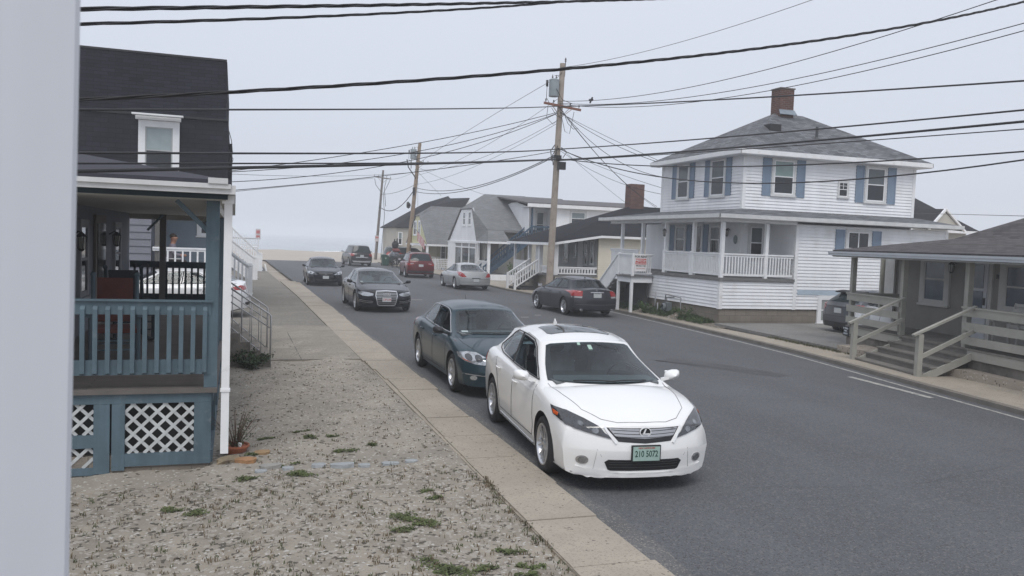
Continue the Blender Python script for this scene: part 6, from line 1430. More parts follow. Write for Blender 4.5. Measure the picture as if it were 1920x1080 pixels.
# ============================================================ white outside stairs beyond
def outstair(x, y, w, run, rise, h, label):
    O = V((x,y,0)); T = thing('outside_stairs', label, 'stairs', O, group='white outside stairs along the left side'); k = max(4, round(rise/.19))
    for yy_ in (y, y+w): balustrade(T, (x,yy_), (x-run,yy_), .05, .05+h, white, .15, .065, O, posts=(0,), pw=.17, dz=rise, cap=.13); boxpart(T, 'newel_cap', white, O, (x-.10,x+.10,yy_-.10,yy_+.10,h+.09,h+.14))
    b = MB()
    for i in range(k): b.box(x-run*(i+1)/k, x-run*i/k, y+.05, y+w-.05, rise*(i+1)/k-.05, rise*(i+1)/k)
    b.bar((x,y+.0,.0),(x-run,y+.0,rise),.06,.42); b.bar((x,y+w-.0,.0),(x-run,y+w-.0,rise),.06,.42); b.build('treads', white, T, O)
    boxpart(T, 'landing', white, O, (x-run-2.2,x-run,y,y+w,rise-.14,rise)); balustrade(T, (x-run,y+.04),(x-run-2.2,y+.04), rise, rise+h, white, .15, .05, O)
    for xx in (x-run-.1,x-run-2.1): boxpart(T, 'landing_post', white, O, (xx-.06,xx+.06,y+.02,y+.14,0,rise-.141))
    return T
outstair(.62, 35.3, 1.5, 2.3, 1.75, 1.18, 'nearest flight of white outside stairs, its square newel beside the white car')
outstair(1.12, 47.5, 1.5, 2.6, 2.0, 1.15, 'second flight of white outside stairs, between the nearest and the tallest flight')
outstair(1.70, 58.6, 1.5, 3.4, 3.2, 1.10, 'farthest and tallest flight of white outside stairs, next to the parking lot')
Ts = thing('deck', 'raised white deck railing on posts above the farthest outside stairs', 'deck', (0.6,63,0)); Od = V((.6,63,0))
boxpart(Ts, 'floor', white, Od, (-3,1.6,62.2,64,1.5,1.6)); balustrade(Ts, (-.6,62.2), (1.6,62.2), 1.6, 2.25, white, .15, .05, Od, posts=(0,1.0)); 
for x in (1.5,-1.0): boxpart(Ts, 'post', white, Od, (x-.06,x+.06,62.2,62.32,0,1.499))
# small parking sign
def smallsign(x, y, z, w, h, label, zp=0, post=True):
    T = thing('parking_sign', label, 'sign', (x,y,0)); O = V((x,y,0)); b = MB(); b.box(x-w/2,x+w/2,y-.004,y+.004,z,z+h); b.build('plate', mat('sign_white_faded', (.60,.55,.56), .5), T, O); b = MB(); b.box(x-w*.36,x+w*.36,y-.008,y-.0045,z+h*.55,z+h*.85); b.box(x-w*.36,x+w*.36,y-.008,y-.0045,z+h*.15,z+h*.38); b.build('print', mat('faded_red_print', (.50,.16,.16), .6), T, O)
    if post: b = MB(); b.tube([(x,y+.03,0),(x,y+.03,z+h*.9)], .022, 6); b.build('post', pm, T, O)
smallsign(1.66, 66, 2.1, .36, .80, 'small faded red and white parking sign on a thin post beyond the white stairs')
# ============================================================ grey cottage on the right (own frame: u along the front, v into the house)
a_ = math.atan2(-.983,-.184); T = thing('house', 'grey cottage with a low brown shingle roof, tan porch rails and wooden steps', 'house', (16.0,18.45,0), a_)
Z0 = (0,0,0); tan = mat('grey_tan_paint', (.33,.325,.29), .7, .12, 2.5, bump=.15); wallg = mat('grey_board_wall', (.25,.24,.225), .8, .08, 3, kind='boards', brick=(.6,3,.002,(.235,.227,.213),(.20,.193,.18)))
dk = mat('worn_deck_paint', (.17,.16,.145), .8, .18, 3, bump=.3); ftrim = mat('pale_grey_trim', (.50,.50,.48), .6, .1, 3); fnd = mat('rendered_foundation', (.20,.185,.165), .95, .3, 1.3, bump=.5, bs=30, stain=((.09,.085,.075), 1.6, .48, .2))
boxpart(T, 'foundation', fnd, Z0, (-.2,2.1,.06,1.6,-.05,.46), (4.55,12,.06,1.6,-.05,.46)); boxpart(T, 'pier', mat('rough_stone', (.20,.175,.15), .95, .25, 3, bump=.6), Z0, (-.34,.1,.02,.5,-.05,.40))
b = MB(); b.box(-.34,12,-.03,1.62,.655,.70); b.build('deck', dk, T); b = MB(); b.box(-.32,2.15,-.02,.02,.47,.654); b.box(4.62,12,-.02,.02,.47,.654); b.build('deck_fascia', tan, T)
boxpart(T, 'wall', wallg, Z0, (-.55,12,1.6,8,.2,3.0)); boxpart(T, 'side_panel', ftrim, Z0, (-1.25,-.80,1.62,1.68,.5,2.66)); boxpart(T, 'side_wall', mat('brown_grey_board', (.10,.09,.08), .8), Z0, (-1.42,-.55,1.69,3.0,.2,2.66)); boxpart(T, 'corner_board', tan, Z0, (-1.44,-1.36,1.58,1.69,.2,2.66))
for u in (-.26,2.05,4.42,7.2,10): boxpart(T, 'porch_post', tan, Z0, (u-.06,u+.06,.02,.14,.70,2.56))
b = MB()
for u0, u1 in ((-.36,2.05),(4.40,12)):
    for z0, z1 in ((1.39,1.56),(1.08,1.26),(.78,.95)): b.box(u0,u1,-.025,.018,z0,z1)
    b.box(u0-.02,u1,-.05,.10,1.561,1.60)
b.box(-.32,-.28,.14,1.6,1.39,1.56); b.box(-.34,-.24,.14,1.6,1.561,1.60); b.build('rail_boards', tan, T)
# steps and their rails
b = MB(); w0, w1 = 2.18, 4.72
for i in range(4):
    z = .70-.14*(i+1); v0 = -.30*(i+1); b.box(w0-.03,w1+.03,v0-.03,v0+.30,z-.035,z); b.box(w0,w1,v0+.30,v0+.32,z+.001,z+.103)
b.box(w0,w1,-1.20,-1.18,-.02,.105); b.build('steps', dk, T)
for u in (w0,w1):
    b = MB(); b.slab([(u,.0,.62),(u,.0,.45),(u,-1.05,-.02),(u,-1.19,-.02),(u,-1.19,.10)], .04); b.build('stringer', tan, T)
for u in (w0+.02,w1+.04):
    b = MB(); b.box(u-.06,u+.06,-1.30,-1.19,-.02,1.00); b.bar((u,-1.40,.97),(u,.02,1.62),.10,.045); b.bar((u,-1.22,.50),(u,.02,1.10),.05,.085); b.build('stair_rail', tan, T)
# roof and gutter
slabpart(T, 'roof', sh_brown, Z0, .05, [(-.68,-.34,2.70),(12,-.34,2.70),(12,3.3,3.14),(-.68,3.3,3.14)][::-1], [(-.68,3.3,3.14),(12,3.3,3.14),(12,6.5,4.4),(.6,6.5,4.4)][::-1], [(-.68,3.3,3.14),(.6,6.5,4.4),(.6,9,3.2),(-.68,9,2.9)])
b = MB(); b.box(-.70,12,-.46,-.345,2.60,2.70); b.box(-.70,12,-.475,-.46,2.66,2.71); b.build('gutter', mat('pale_grey_gutter', (.47,.50,.53), .5, .06, 2), T); boxpart(T, 'soffit', ftrim, Z0, (-.66,12,-.34,1.6,2.56,2.59)); boxpart(T, 'rake_board', ftrim, Z0, (-.72,-.681,-.34,3.3,2.58,2.64))
W6 = ((0,1.6),(1,0),(0,-1)); shg = mat('blue_shade_glass', (.10,.125,.165), .12, .15)
window(T, *W6, .48, 1.68, 1.42, 2.72, tw=.17, tm=ftrim, sash=ftrim, up=shg, lo=shg, split=.55); window(T, *W6, 3.45, 5.0, 1.45, 2.72, tw=.20, tm=ftrim, sash=ftrim, up=shg, lo=shg); window(T, *W6, 6.6, 7.8, 1.42, 2.72, tw=.17, tm=ftrim, sash=ftrim, up=shg, lo=shg)
b = MB(); b.box(2.27,3.22,1.55,1.60,.70,2.66); fr = b.build('door', ftrim, T)
b = MB(); b.box(2.36,3.10,1.52,1.549,.74,2.56); lf = b.build('screen_door', mat('pale_blue_grey_door', (.50,.52,.56), .5, .06), fr); b = MB(); b.box(2.47,2.98,1.505,1.519,1.95,2.50); b.build('pane', shg, lf); b = MB(); b.box(2.47,2.98,1.505,1.519,1.40,1.88); b.build('pane', shg, lf); b = MB(); b.box(3.02,3.07,1.49,1.519,1.55,1.72); b.build('handle', black, lf)
lamp(T, (1.86,1.6,2.50), (0,-1), Z0); b = MB(); b.box(3.30,3.40,1.585,1.60,2.20,2.30); b.build('number_plate', black, T)
ws = thing('house_sign', 'small black sign with white lettering on the corner of the grey cottage deck', 'sign', (16.0,18.45,0), a_); b = MB(); b.box(-.40,-.13,-.055,-.03,.40,.665); b.build('board', mat('sign_black', (.015,.02,.03), .5), ws)
for s_, z in (('W·TERRA',.605),('WIN',.535),('BEACH',.465)): text('lettering', s_, .062, mat('sign_lettering_white', (.7,.75,.8), .5), ws, (-.265,-.057,z), (1,0,0), (0,0,1), bold=.001)
t = thing('patio_chair', 'pale wooden folding chair on the grey cottage porch behind the rail boards', 'chair', (16.0-.184*4.85+.983*.85,18.45-.983*4.85-.184*.85,.70), a_+.3)
b = MB()
for s_ in (-.27,.27):
    b.bar((s_,-.28,0),(s_,-.22,.62),.04,.03); b.bar((s_,.30,0),(s_,.22,.55),.04,.03); b.bar((s_,-.32,.62),(s_,.30,.60),.07,.025); b.bar((s_*.9,.16,.35),(s_*.9,.42,1.0),.035,.03)
for i in range(5): b.bar((-.27,-.24+i*.1,.40-.01*i),(.27,-.24+i*.1,.40-.01*i),.07,.02)
for i in range(5): b.bar((-.25,.22+i*.045,.50+i*.115),(.25,.22+i*.045,.50+i*.115),.02,.07)
b.build('frame', ftrim, t)
# ============================================================ utility poles
def wood(n, c): return mat(n, c, .9, .18, 2.5, bump=.5, bs=30, stain=(tuple(x*.55 for x in c), 3.2, .58, .12))
w1 = wood('pale_pole_wood', (.34,.29,.245)); w2 = wood('tan_pole_wood', (.27,.20,.14)); w3 = wood('grey_pole_wood', (.17,.15,.135)); rust = mat('rusty_brown_arm', (.20,.085,.055), .85, .2, 5)
tm_ = mat('transformer_grey', (.27,.31,.33), .5, .08, 3)
def pole(name, label, base, top, r0, r1, m, arm=None, arm_m=None, tf=None, h=11.5):
    T = thing(name, label, 'utility pole', (*base,0)); O = V((*base,0)); B, Tp = V((*base,-.3)), V(top)
    b = MB(); b.tube([B.lerp(Tp, i/8) for i in range(9)], [r0+(r1-r0)*i/8 for i in range(9)], 14); b.build('shaft', m, T, O, smooth=True, auto=50)
    if arm:
        z, xa, xb, dz = arm; c = B.lerp(Tp, (z+.3)/(Tp.z+.3)); b = MB(); b.bar((c.x+xa,c.y-.17,z+dz),(c.x+xb,c.y-.17,z-dz),.09,.11); A = b.build('crossarm', arm_m or m, T, O)
        b = MB(); b.bar((c.x+xa*.55,c.y-.2,z+dz*.5-.04),(c.x,c.y-.17,z-.55),.03,.03); b.build('brace', m, T, O); b = MB(); b.bar((c.x+xb*.55,c.y-.2,z-dz*.5-.04),(c.x,c.y-.17,z-.55),.03,.03); b.build('brace', m, T, O)
        for f in (xa*.9, xa*.45, xb*.45, xb*.9):
            b = MB(); zz_ = z-dz*f/max(abs(xa),abs(xb))+.06; b.lathe([(.015,0),(.015,.06),(.045,.07),(.03,.11),(.045,.13),(.02,.18),(0,.19)], O=(c.x+f,c.y-.17,zz_), k=10); b.build('insulator', mat('dark_glaze', (.05,.05,.055), .3), T, O)
    if tf:
        c = B.lerp(Tp, (tf[1]+.3)/(Tp.z+.3)); x = c.x+tf[0]; r_ = tf[2]; h_ = tf[3]
        b = MB(); b.lathe([(0,-h_/2),(r_*.95,-h_/2),(r_,-h_/2+.04),(r_,h_/2-.06),(r_*1.04,h_/2-.05),(r_*1.04,h_/2),(r_*.7,h_/2+.05),(0,h_/2+.06)], O=(x,c.y-.1,tf[1]), k=22); t_ = b.build('transformer', tm_, T, O, smooth=True, auto=40)
        b = MB(); b.bar((x,c.y-.1,tf[1]+.2),(c.x,c.y,tf[1]+.2),.06,.12); b.bar((x,c.y-.1,tf[1]-.2),(c.x,c.y,tf[1]-.2),.06,.12); b.build('bracket', black, t_, O)
        for dx in (-.10,.10): b = MB(); b.lathe([(.05,0),(.03,.05),(.045,.09),(.025,.15),(.01,.22)], O=(x+dx,c.y-.12,tf[1]+h_/2+.03), k=8); b.build('bushing', mat('dark_glaze', (.05,.05,.055), .3), t_, O)
        b = MB(); b.box(x-r_-.18,x-r_-.08,c.y-.17,c.y-.10,tf[1]+.05,tf[1]+.36); b.tube([(x-r_-.13,c.y-.13,tf[1]+.05),(x-r_-.14,c.y-.13,tf[1]-.5),(x-r_+.05,c.y-.1,tf[1]-.75),(c.x,c.y-.14,tf[1]-.9)], .014, 6); b.tube([(x,c.y-.12,tf[1]+h_/2+.2),(x+.25,c.y-.14,tf[1]+.65),(Tp.x,Tp.y-.1,Tp.z-.4)], .012, 6); b.tube([(x-.05,c.y-.12,tf[1]+.3),(x+.05,c.y-r_-.12,tf[1]-.1),(x+.4,c.y-.25,tf[1]-.55),(x+1.0,c.y-.2,tf[1]-.7)], .014, 6); b.build('lead_wire', black, t_, O, smooth=True)
    return T, O, B, Tp
T, O, B, Tp = pole('utility_pole', 'tall pale wooden utility pole with rusty crossarm and grey transformer, nearest of the three poles', (15.0,39.0), (15.27,39.0,11.55), .185, .135, w1, (9.42,-.92,1.05,.10), rust, (-.42,10.28,.25,.82))
b = MB(); b.lathe([(.02,0),(.02,.12),(.05,.14),(.03,.2),(.05,.24),(.02,.34)], O=(15.40,38.95,11.5), k=10); b.tube([(15.38,38.95,10.9),(15.40,38.95,11.6)], .02, 6); b.build('insulator', mat('dark_glaze', (.05,.05,.055), .3), T, O)
b = MB(); b.box(15.12,15.50,38.60,38.82,6.30,6.68); b.tube([(14.95,38.8,7.5),(14.72,38.75,7.2),(14.80,38.75,6.7),(15.0,38.8,6.9),(15.1,38.8,7.5),(14.85,38.8,7.0),(14.9,38.8,6.5)], .025, 6); b.tube([(15.3,38.8,7.4),(15.6,38.8,7.2),(15.4,38.8,6.9)], .02, 6); b.box(14.9,15.3,38.72,38.8,6.85,7.0); b.build('splice_box', black, T, O)
for i, (p) in enumerate((((14.5,38.8,9.3),(14.45,38.8,8.8),(14.8,38.8,8.5),(15.05,38.8,8.75)),((15.3,38.8,9.2),(15.6,38.8,8.6),(15.9,38.8,8.35),(16.15,38.8,8.4)),((15.25,38.8,8.9),(15.45,38.8,8.2),(15.7,38.8,8.1),(15.9,38.8,9.2)),((14.7,38.8,9.3),(15.0,38.8,8.9),(15.3,38.8,9.0),(15.6,38.8,9.3)))):
    b = MB(); b.tube(p, .013, 6); b.build('jumper_wire', black, T, O, smooth=True)
T2, O, B, Tp = pole('utility_pole', 'leaning tan wooden utility pole with a small transformer, between the two upright poles', (14.9,75.0), (15.78,75.0,11.25), .21, .15, w2, (9.5,-.2,1.0,.08), w2, (-.50,10.2,.28,.85))
b = MB(); b.tube([(14.6,74.8,9.7),(14.75,74.8,9.0),(15.35,74.8,8.2),(15.45,74.9,8.0)], .05, 7); b.tube([(15.2,74.8,10.3),(15.0,74.8,9.6),(15.0,74.8,8.9)], .03, 6); b.blob((14.85,74.8,5.6), .26, (.8,.8,1.1)); b.box(15.2,15.4,74.7,74.8,6.5,7.2); b.build('cable_drop', black, T2, O)
b = MB(); b.tube([(15.6,74.8,9.2),(15.75,74.9,5.5),(15.3,74.9,3.2)], .012, 5); b.build('ground_wire', black, T2, O)
T3, O, B, Tp = pole('utility_pole', 'thin grey wooden utility pole with a plain crossarm, farthest of the three poles', (14.75,92.0), (15.35,92.0,9.95), .17, .11, w3, (9.1,-1.0,.95,.08), w3)
b = MB(); b.tube([(14.4,91.8,9.0),(14.55,91.8,8.3),(15.1,91.8,7.6)], .03, 6); b.tube([(16.1,91.8,8.9),(15.8,91.8,8.2),(15.4,91.8,7.4),(15.6,91.8,5),(15.3,91.8,0)], .03, 6); b.tube([(15.7,91.8,8.9),(15.5,91.8,8.0),(15.7,91.8,6.0)], .03, 6); b.build('jumper_wire', mat('grey_cable', (.10,.10,.11), .7), T3, O, smooth=True)
b = MB(); b.box(14.62,15.06,91.76,91.78,2.1,2.75); s3 = b.build('notice', mat('sign_white_faded', (.60,.55,.56), .5), T3, O); b = MB(); b.box(14.67,15.01,91.752,91.759,2.45,2.65); b.build('print', mat('faded_red_print', (.50,.16,.16), .6), s3, O)
# ============================================================ overhead cables
WIRES = [[-2.35,5.41,3.693,12.5,16.3,8.606,0.059,0.013,0.013,'twist'],[-2.35,5.41,3.602,12.5,16.3,9.266,0.293,0.01,0.01,'twist'],[-2.68,5.848,3.205,17.2,12.38,8.62,0.489,0.011,0.017,'twist'],[-2.615,3.14,2.859,15.15,39.0,9.443,0.049,0.007,0.022,'street'],[-2.615,3.14,2.761,15.15,39.0,7.328,0.084,0.007,0.028,'street'],[-2.615,3.14,2.728,15.15,39.0,6.853,0.08,0.006,0.02,'street'],[-2.615,3.14,2.655,15.15,39.0,6.826,0.03,0.011,0.045,'street'],[15.15,39.0,9.424,14.678,-0.15,4.839,0.147,0.026,0.016,'right'],[15.15,39.0,7.319,14.678,-0.15,5.003,0.143,0.026,0.016,'right'],[15.15,39.0,6.787,14.678,-0.15,4.942,0.158,0.035,0.022,'right'],[15.15,39.0,6.742,14.678,-0.15,4.635,0.076,0.016,0.01,'right'],[15.15,39.0,6.872,14.678,-0.15,4.845,0.791,0.023,0.014,'right'],[15.15,39.0,7.395,14.678,-0.15,6.21,2.221,0.023,0.014,'right'],[15.15,39.0,11.334,14.678,-0.15,9.874,1.034,0.01,0.006,'right'],[15.15,39.0,9.696,14.678,-0.15,8.988,1.355,0.013,0.008,'right'],[15.15,39.0,9.597,14.678,-0.15,7.961,1.282,0.013,0.008,'right'],[15.15,39.0,9.555,14.678,-0.15,8.036,1.492,0.013,0.008,'right'],[15.15,39.0,9.161,-0.3,28.7,4.57,0.242,0.016,0.012,'dark'],[15.15,39.0,9.12,-0.3,28.7,4.55,0.545,0.016,0.012,'dark'],[15.15,39.0,9.117,-0.3,28.7,4.229,0.684,0.016,0.012,'dark'],[15.15,39.0,7.243,-0.3,28.7,3.945,0.164,0.016,0.012,'dark'],[15.15,39.0,10.938,15.4,75.0,9.179,-0.164,0.012,0.014,'p12'],[15.15,39.0,8.766,15.4,75.0,8.866,0.796,0.01,0.012,'p12'],[15.15,39.0,7.084,15.4,75.0,7.228,0.917,0.022,0.026,'p12'],[15.15,39.0,7.008,15.4,75.0,6.868,0.849,0.022,0.026,'p12'],[15.15,39.0,8.626,15.4,75.0,7.483,0.547,0.01,0.012,'p12'],[15.15,39.0,9.848,15.4,75.0,8.274,0.578,0.01,0.012,'p12'],[15.15,39.0,7.405,17.2,31.8,5.163,0.116,0.01,0.01,'wh'],[15.15,39.0,9.386,23.0,43.0,4.866,0.441,0.01,0.01,'bl'],[15.15,39.0,9.155,17.2,31.8,6.236,0.054,0.011,0.011,'wh'],[15.4,75.0,7.446,15.0,92.0,7.306,0.254,0.02,0.02,'p23'],[15.4,75.0,7.053,15.0,92.0,6.008,1.127,0.04,0.04,'p23'],[15.4,75.0,8.671,15.0,92.0,9.096,0.378,0.012,0.012,'p23'],[14.3,92.0,9.029,-4.29,53.0,4.374,0.0,0.02,0.02,'far'],[15.3,75.0,8.595,-3.06,47.4,5.696,0.316,0.012,0.012,'far'],[15.15,39.0,9.23,17.2,31.8,6.191,0.26,0.013,0.013,'wh'],[15.15,39.0,9.419,17.2,31.8,5.629,0.648,0.013,0.013,'wh'],[15.15,39.0,7.367,17.2,31.8,4.897,0.332,0.01,0.01,'wh'],[15.15,39.0,9.458,23.0,43.0,4.959,0.507,0.012,0.012,'bl'],[15.15,39.0,7.559,21.4,43.0,4.849,0.106,0.008,0.008,'bl'],[15.4,75.0,8.889,21.0,88.0,7.302,0.0,0.014,0.014,'p2h'],[15.4,75.0,9.214,18.1,61.6,6.158,0.165,0.012,0.012,'p2h'],[20.1,8.8,3.52,41.0,44.0,5.456,0.0,0.012,0.012,'hr']]
LB = {'twist': ('thick twisted service cable crossing the top of the view from the left', 'service cables over the yard'), 'street': ('straight black cable from the left over the street to the nearest pole', 'cables from the nearest pole over the left yard'), 'right': ('black cable running along the street from the nearest pole to the right', 'cables along the right side of the street'),
 'dark': ('thin cable from the nearest pole to the black shingled house', 'cables to the black shingled house'), 'p12': ('sagging cable between the nearest pole and the leaning pole', 'cables between the two nearer poles'), 'p23': ('sagging cable between the leaning pole and the farthest pole', 'cables between the two farther poles'),
 'far': ('faint thin cable from a farther pole to the left side of the street', 'faint cables at the far end'), 'wh': ('service cable from the nearest pole to the white two-storey house', 'service cables to the white house'), 'bl': ('service cable from the nearest pole to the cream cottage', 'service cables to the cream cottage'), 'p2h': ('service cable from the leaning pole to the houses beside it', 'service cables from the leaning pole'), 'hr': ('thin cable behind the roof of the grey cottage', None)}
cab_m = mat('black_cable', (.018,.018,.02), .6, .1)
for w in WIRES:
    A, Bq, sag, ra, rb, kd = V(w[0:3]), V(w[3:6]), w[6], w[7], w[8], w[9]; L_ = (Bq-A).length; n = 40 if kd != 'twist' else 110
    P_ = []; R_ = []
    for i in range(n+1):
        t = i/n; p = A.lerp(Bq, t); p.z -= 4*sag*t*(1-t); P_.append(p); R_.append(ra+(rb-ra)*t)
    b = MB()
    if kd == 'twist':
        d = (Bq-A).normalized(); s1 = d.cross(V((0,0,1))).normalized(); s2 = s1.cross(d)
        for ph in (0, 2.1, 4.2): b.tube([p+(s1*math.cos(ph+i/n*L_*5.2)+s2*math.sin(ph+i/n*L_*5.2))*R_[i]*.8 for i, p in enumerate(P_)], [r_*.62 for r_ in R_], 5)
    else: b.tube(P_, R_, 6)
    one(b, 'overhead_cable', cab_m, LB[kd][0], 'cable', A, group=LB[kd][1], smooth=True)
b = MB(); b.tube([(15.04,34.9,9.13),(15.03,34.6,9.10)], .06, 7); b.tube([(15.04,34.85,9.0),(15.03,34.6,9.2)], .04, 6); one(b, 'cable_clamp', black, 'small dark clamp on the cable just right of the rusty crossarm', 'clamp', (15.04,34.8,9.1))
# ============================================================ small street things
T = thing('wheelie_bin', 'dark green wheeled rubbish bin standing by the road near the beach end', 'bin', (13.12,76.2,0)); gb = mat('dark_green_plastic', (.008,.065,.045), .5, .1)
b = MB(); b.add([(-.26,-.28,.04),(.26,-.28,.04),(.26,.28,.04),(-.26,.28,.04),(-.33,-.35,.95),(.33,-.35,.95),(.33,.38,.95),(-.33,.38,.95)], [(0,3,2,1),(4,5,6,7),(0,1,5,4),(1,2,6,5),(2,3,7,6),(3,0,4,7)]); b.build('body', gb, T); b = MB(); b.slab([(-.36,-.38,1.0),(.36,-.38,1.0),(.36,.40,1.04),(-.36,.40,1.04)], .06); b.build('lid', gb, T)
for s_ in (-.27,.27): b = MB(); b.lathe([(0,-.03),(.11,-.03),(.11,.03),(0,.03)], O=(s_,.30,.11), ax=(1,0,0), k=14); b.build('wheel', rubber, T)
b = MB(); b.box(-.06,.06,-.345,-.335,.62,.76); b.build('emblem', mat('pale_emblem', (.35,.45,.42), .6), T)
T = thing('storage_box', 'low yellow box with a pale frame beside the green bin', 'box', (13.82,76.8,0)); b = MB(); b.box(-.27,.27,-.25,.25,.18,.70); b.build('panel', mat('mustard_yellow', (.50,.35,.13), .7, .12), T); b = MB(); b.box(-.33,-.27,-.28,.28,0,.76); b.box(.27,.33,-.28,.28,0,.76); b.box(-.27,.27,-.28,.28,.70,.76); b.box(-.27,.27,-.28,.28,.0,.18); b.build('frame', mat('pale_cream_paint', (.5,.46,.36), .7), T)
T = thing('equipment_stack', 'tall stack of dark round-topped gear with red cloth, beside the yellow box', 'equipment', (13.25,72,0))
b = MB()
for x in (-.22,.22): b.tube([(x,0,0),(x*.6,0,.95)], .05, 7)
b.tube([(-.35,0,.25),(.3,0,.3)], .04, 6); b.build('leg', mat('dark_metal', (.03,.03,.03), .6), T); b = MB(); b.blob((0,0,1.12), .42, (1.1,.6,.7), k=10, j=.12); b.build('bundle', mat('grey_mixed_bundle', (.13,.14,.16), .8, .6, 9), T)
b = MB(); b.blob((.08,-.05,1.52), .30, (1.2,.7,.55), k=10, j=.12); b.build('cloth', mat('faded_red_cloth', (.22,.06,.06), .9, .3, 8), T); b = MB(); b.blob((0,0,1.98), .31, (1,.8,1.15), k=14, j=.02); b.tube([(-.06,0,2.2),(-.07,0,2.48)], .05, 8); b.tube([(.14,0,2.2),(.16,0,2.55)], .06, 8); b.build('round_top', mat('dull_black', (.010,.010,.013), .7), T)
b = MB(); b.tube([(-.5,.1,.95),(-.1,.1,1.6),(-.6,.1,1.9)], .03, 6); b.tube([(-.62,0,1.02),(-.15,0,1.55)], .035, 6); b.build('rod', nickel, T)
# flag
T = thing('flag', 'small striped red and white flag on a slanting staff at the yellow house porch corner', 'flag', (15.1,67.9,2.2)); O = V((15.1,67.9,2.2)); b = MB(); b.tube([(15.15,67.9,2.1),(14.1,67.5,3.35)], .02, 6); b.build('staff', mat('dark_metal', (.03,.03,.03), .6), T, O)
nx_, nz_ = 13, 10
for s_ in range(13):
    b = MB(); vs = []; 
    for i in range(nz_+1):
        for e_ in (0,1):
            t = (s_+e_)/13; zz_ = i/nz_; x = 14.18+t*.62; top = 3.24-t*.72; z = top-.86*zz_; y = 67.52+.05*math.sin(t*14+zz_*2)+.03*zz_
            vs.append(V((x+zz_*.10,y,z)))
    b.add(vs, [(i*2,i*2+1,i*2+3,i*2+2) for i in range(nz_)]); b.build('stripe', mat('flag_red', (.36,.02,.04), .8) if s_ % 2 == 0 else mat('flag_white', (.75,.74,.74), .8), T, O, smooth=True)
# ============================================================ plants
rg = random.Random(21)
def leafy(name, label, cat, loc, rad, n, ls, col, stemcol, h, group=None, stems=8):
    T = thing(name, label, cat, loc, 0, group); b = MB(); st = MB()
    for i in range(stems):
        a = rg.uniform(0,6.28); r_ = rad*rg.uniform(.5,1); z = h*rg.uniform(.6,1.1); st.tube([(0,0,0),(math.cos(a)*r_*.4,math.sin(a)*r_*.4,z*.55),(math.cos(a)*r_,math.sin(a)*r_,z)], [.007,.005,.002], 5)
        for k in range(n//stems):
            t = rg.uniform(.25,1.0); c = V((math.cos(a)*r_*t+rg.gauss(0,.04),math.sin(a)*r_*t+rg.gauss(0,.04),z*t+rg.gauss(0,.03))); c.z = max(c.z,.01)
            d = V((rg.uniform(-1,1),rg.uniform(-1,1),rg.uniform(-.5,.9))).normalized(); e_ = d.cross(V((rg.uniform(-1,1),rg.uniform(-1,1),rg.uniform(-1,1)))).normalized(); l = ls*rg.uniform(.5,1.3)
            b.add([c-d*l, c+e_*l*.45, c+d*l, c-e_*l*.45], [(0,1,2,3)])
    b.build('leaves', mat(*col), T); st.build('stem', mat(*stemcol), T, smooth=True); return T
T = leafy('potted_plant', 'straggly twiggy plant in a shallow terracotta bowl beside the downpipe', 'plant', (.05,10.45,hmap(.05,10.45)), .28, 420, .014, ('small_dark_leaves', (.055,.075,.035), .8, .4, 6), ('brown_stems', (.10,.06,.04), .9), .50, stems=22)
b = MB(); b.lathe([(.0,.0),(.11,.0),(.155,.085),(.165,.085),(.165,.105),(.15,.105),(.14,.08),(0,.08)], k=28); b.build('bowl', mat('terracotta', (.34,.115,.06), .8, .15, 8), T, smooth=True, auto=40)
b = MB(); b.blob((.05,-.09,.12), .028, j=.3); b.build('white_pebble', mat('bright_pebble', (.7,.7,.7), .6), T)
for x, y, a, s_, c, l in ((-.02,9.98,.3,(.30,.15,.045),(.30,.24,.16),'flat buff stone slab below the terracotta bowl, leaning on the orange one'),(.17,9.86,-.25,(.26,.12,.05),(.36,.20,.10),'orange-brown stone slab below the terracotta bowl'),(.36,10.2,.1,(.20,.13,.035),(.33,.22,.12),'ochre flat stone right of the terracotta bowl'),(.42,9.55,.1,(.26,.11,.045),(.30,.29,.27),'pale grey flat stone at the start of the edging row')):
    b = MB(); vs = []
    for z in (0,1):
        for k in range(9): t = 2*math.pi*k/9; q = rg.uniform(.8,1.1); vs.append(V((math.cos(t)*s_[0]*.5*q, math.sin(t)*s_[1]*.6*q, z*s_[2]+rg.uniform(0,.008))))
    b.add(vs, [tuple(range(8,-1,-1)), tuple(range(9,18))]+[(k,(k+1)%9,9+(k+1)%9,9+k) for k in range(9)])
    o = b.build('stone_slab', mat('stone_%d' % int(c[0]*100+c[2]*10), c, .95, .2, 8, bump=.5)); o.location = (x,y,hmap(x,y)-.005); o.rotation_euler = (.05,-.05,a); tag(o, l, 'stone')
leafy('shrub', 'dark green ivy-like shrub at the foot of the concrete steps', 'shrub', (.35,16.62,.02), .42, 1500, .035, ('ivy_leaves', (.030,.055,.022), .7, .5, 5), ('brown_stems', (.10,.06,.04), .9), .32, stems=26)
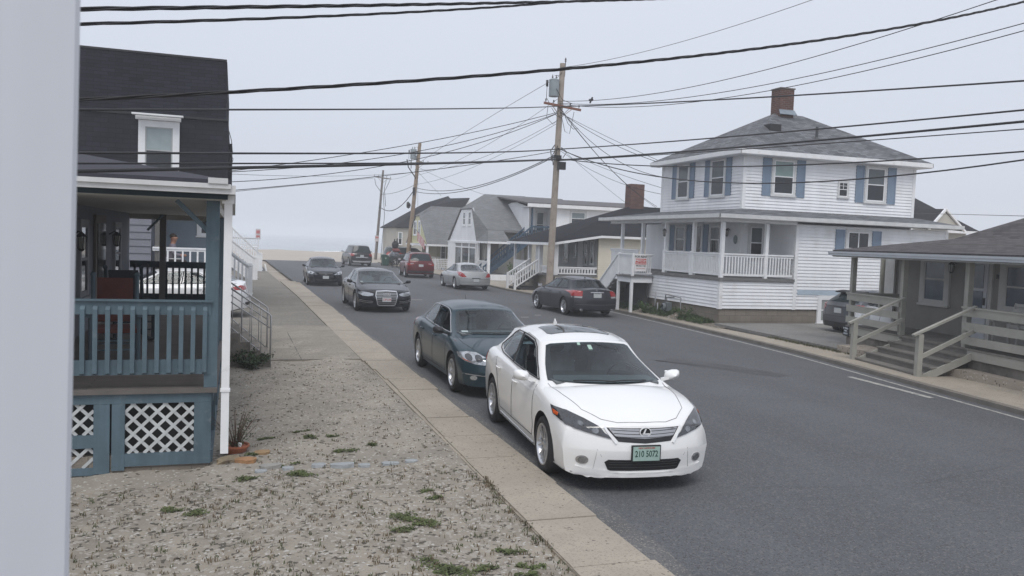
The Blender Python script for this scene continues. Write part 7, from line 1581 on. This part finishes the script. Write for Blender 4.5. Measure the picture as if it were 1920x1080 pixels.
leafy('shrub', 'small bright green shrub against the white house foundation', 'shrub', (15.15,25.9,.08), .42, 700, .035, ('bank_leaves', (.050,.095,.025), .7, .4, 4), ('brown_stems', (.10,.06,.04), .9), .48, stems=14)
leafy('shrub', 'low green shrub beside the gas meter pipes', 'shrub', (15.0,28.6,.08), .35, 600, .035, ('bank_leaves', (.050,.095,.025), .7, .4, 4), ('brown_stems', (.10,.06,.04), .9), .42, stems=12)
leafy('shrub', 'leafy green plant under the dark blue outside stairs', 'shrub', (18.2,54.2,.05), .55, 500, .06, ('bank_leaves', (.050,.095,.025), .7, .4, 4), ('brown_stems', (.10,.06,.04), .9), 1.2, stems=12)
T = leafy('dune_shrub', 'dark brownish dune bush beside the farthest pole', 'shrub', (13.4,93,.05), 1.2, 1500, .07, ('dune_leaves', (.065,.06,.038), .9, .4, 2), ('brown_stems', (.10,.06,.04), .9), .95, stems=24)
b = MB(); b.add([(-.6,-.4,.05),(.6,-.4,.05),(.6,.4,.05),(-.6,.4,.05),(-.55,-.35,.38),(.55,-.35,.38),(.55,.35,.38),(-.55,.35,.38)], [(0,3,2,1),(4,5,6,7),(0,1,5,4),(1,2,6,5),(2,3,7,6),(3,0,4,7)]); one(b, 'storage_tub', mat('bright_blue_plastic', (.015,.13,.32), .5), 'bright blue plastic tub under the dark blue outside stairs', 'tub', (0,0,0)).location = (17.9,53.4,.0)
b = MB(); b.box(16.0,19.8,52.4,52.5,.05,.42); one(b, 'low_wall', white, 'low white board fence behind the silver coupe', 'fence', (17.5,52.4,0))
# ============================================================ sea fog
b = MB(); b.box(-2600,2600,-320,2700,-3,13.2); hz = b.build('haze', None or mat('haze_tmp', (1,1,1))); hz.data.materials.clear(); hm = bpy.data.materials.new('sea_fog'); hm.use_nodes = True; n = hm.node_tree; n.nodes.remove(n.nodes['Principled BSDF'])
pv = n.nodes.new('ShaderNodeVolumePrincipled'); pv.inputs['Color'].default_value = (.96,.98,1,1); pv.inputs['Density'].default_value = .0019; pv.inputs['Anisotropy'].default_value = .0; n.links.new(pv.outputs[0], n.nodes['Material Output'].inputs['Volume']); hz.data.materials.append(hm); tag(hz, kind='stuff')
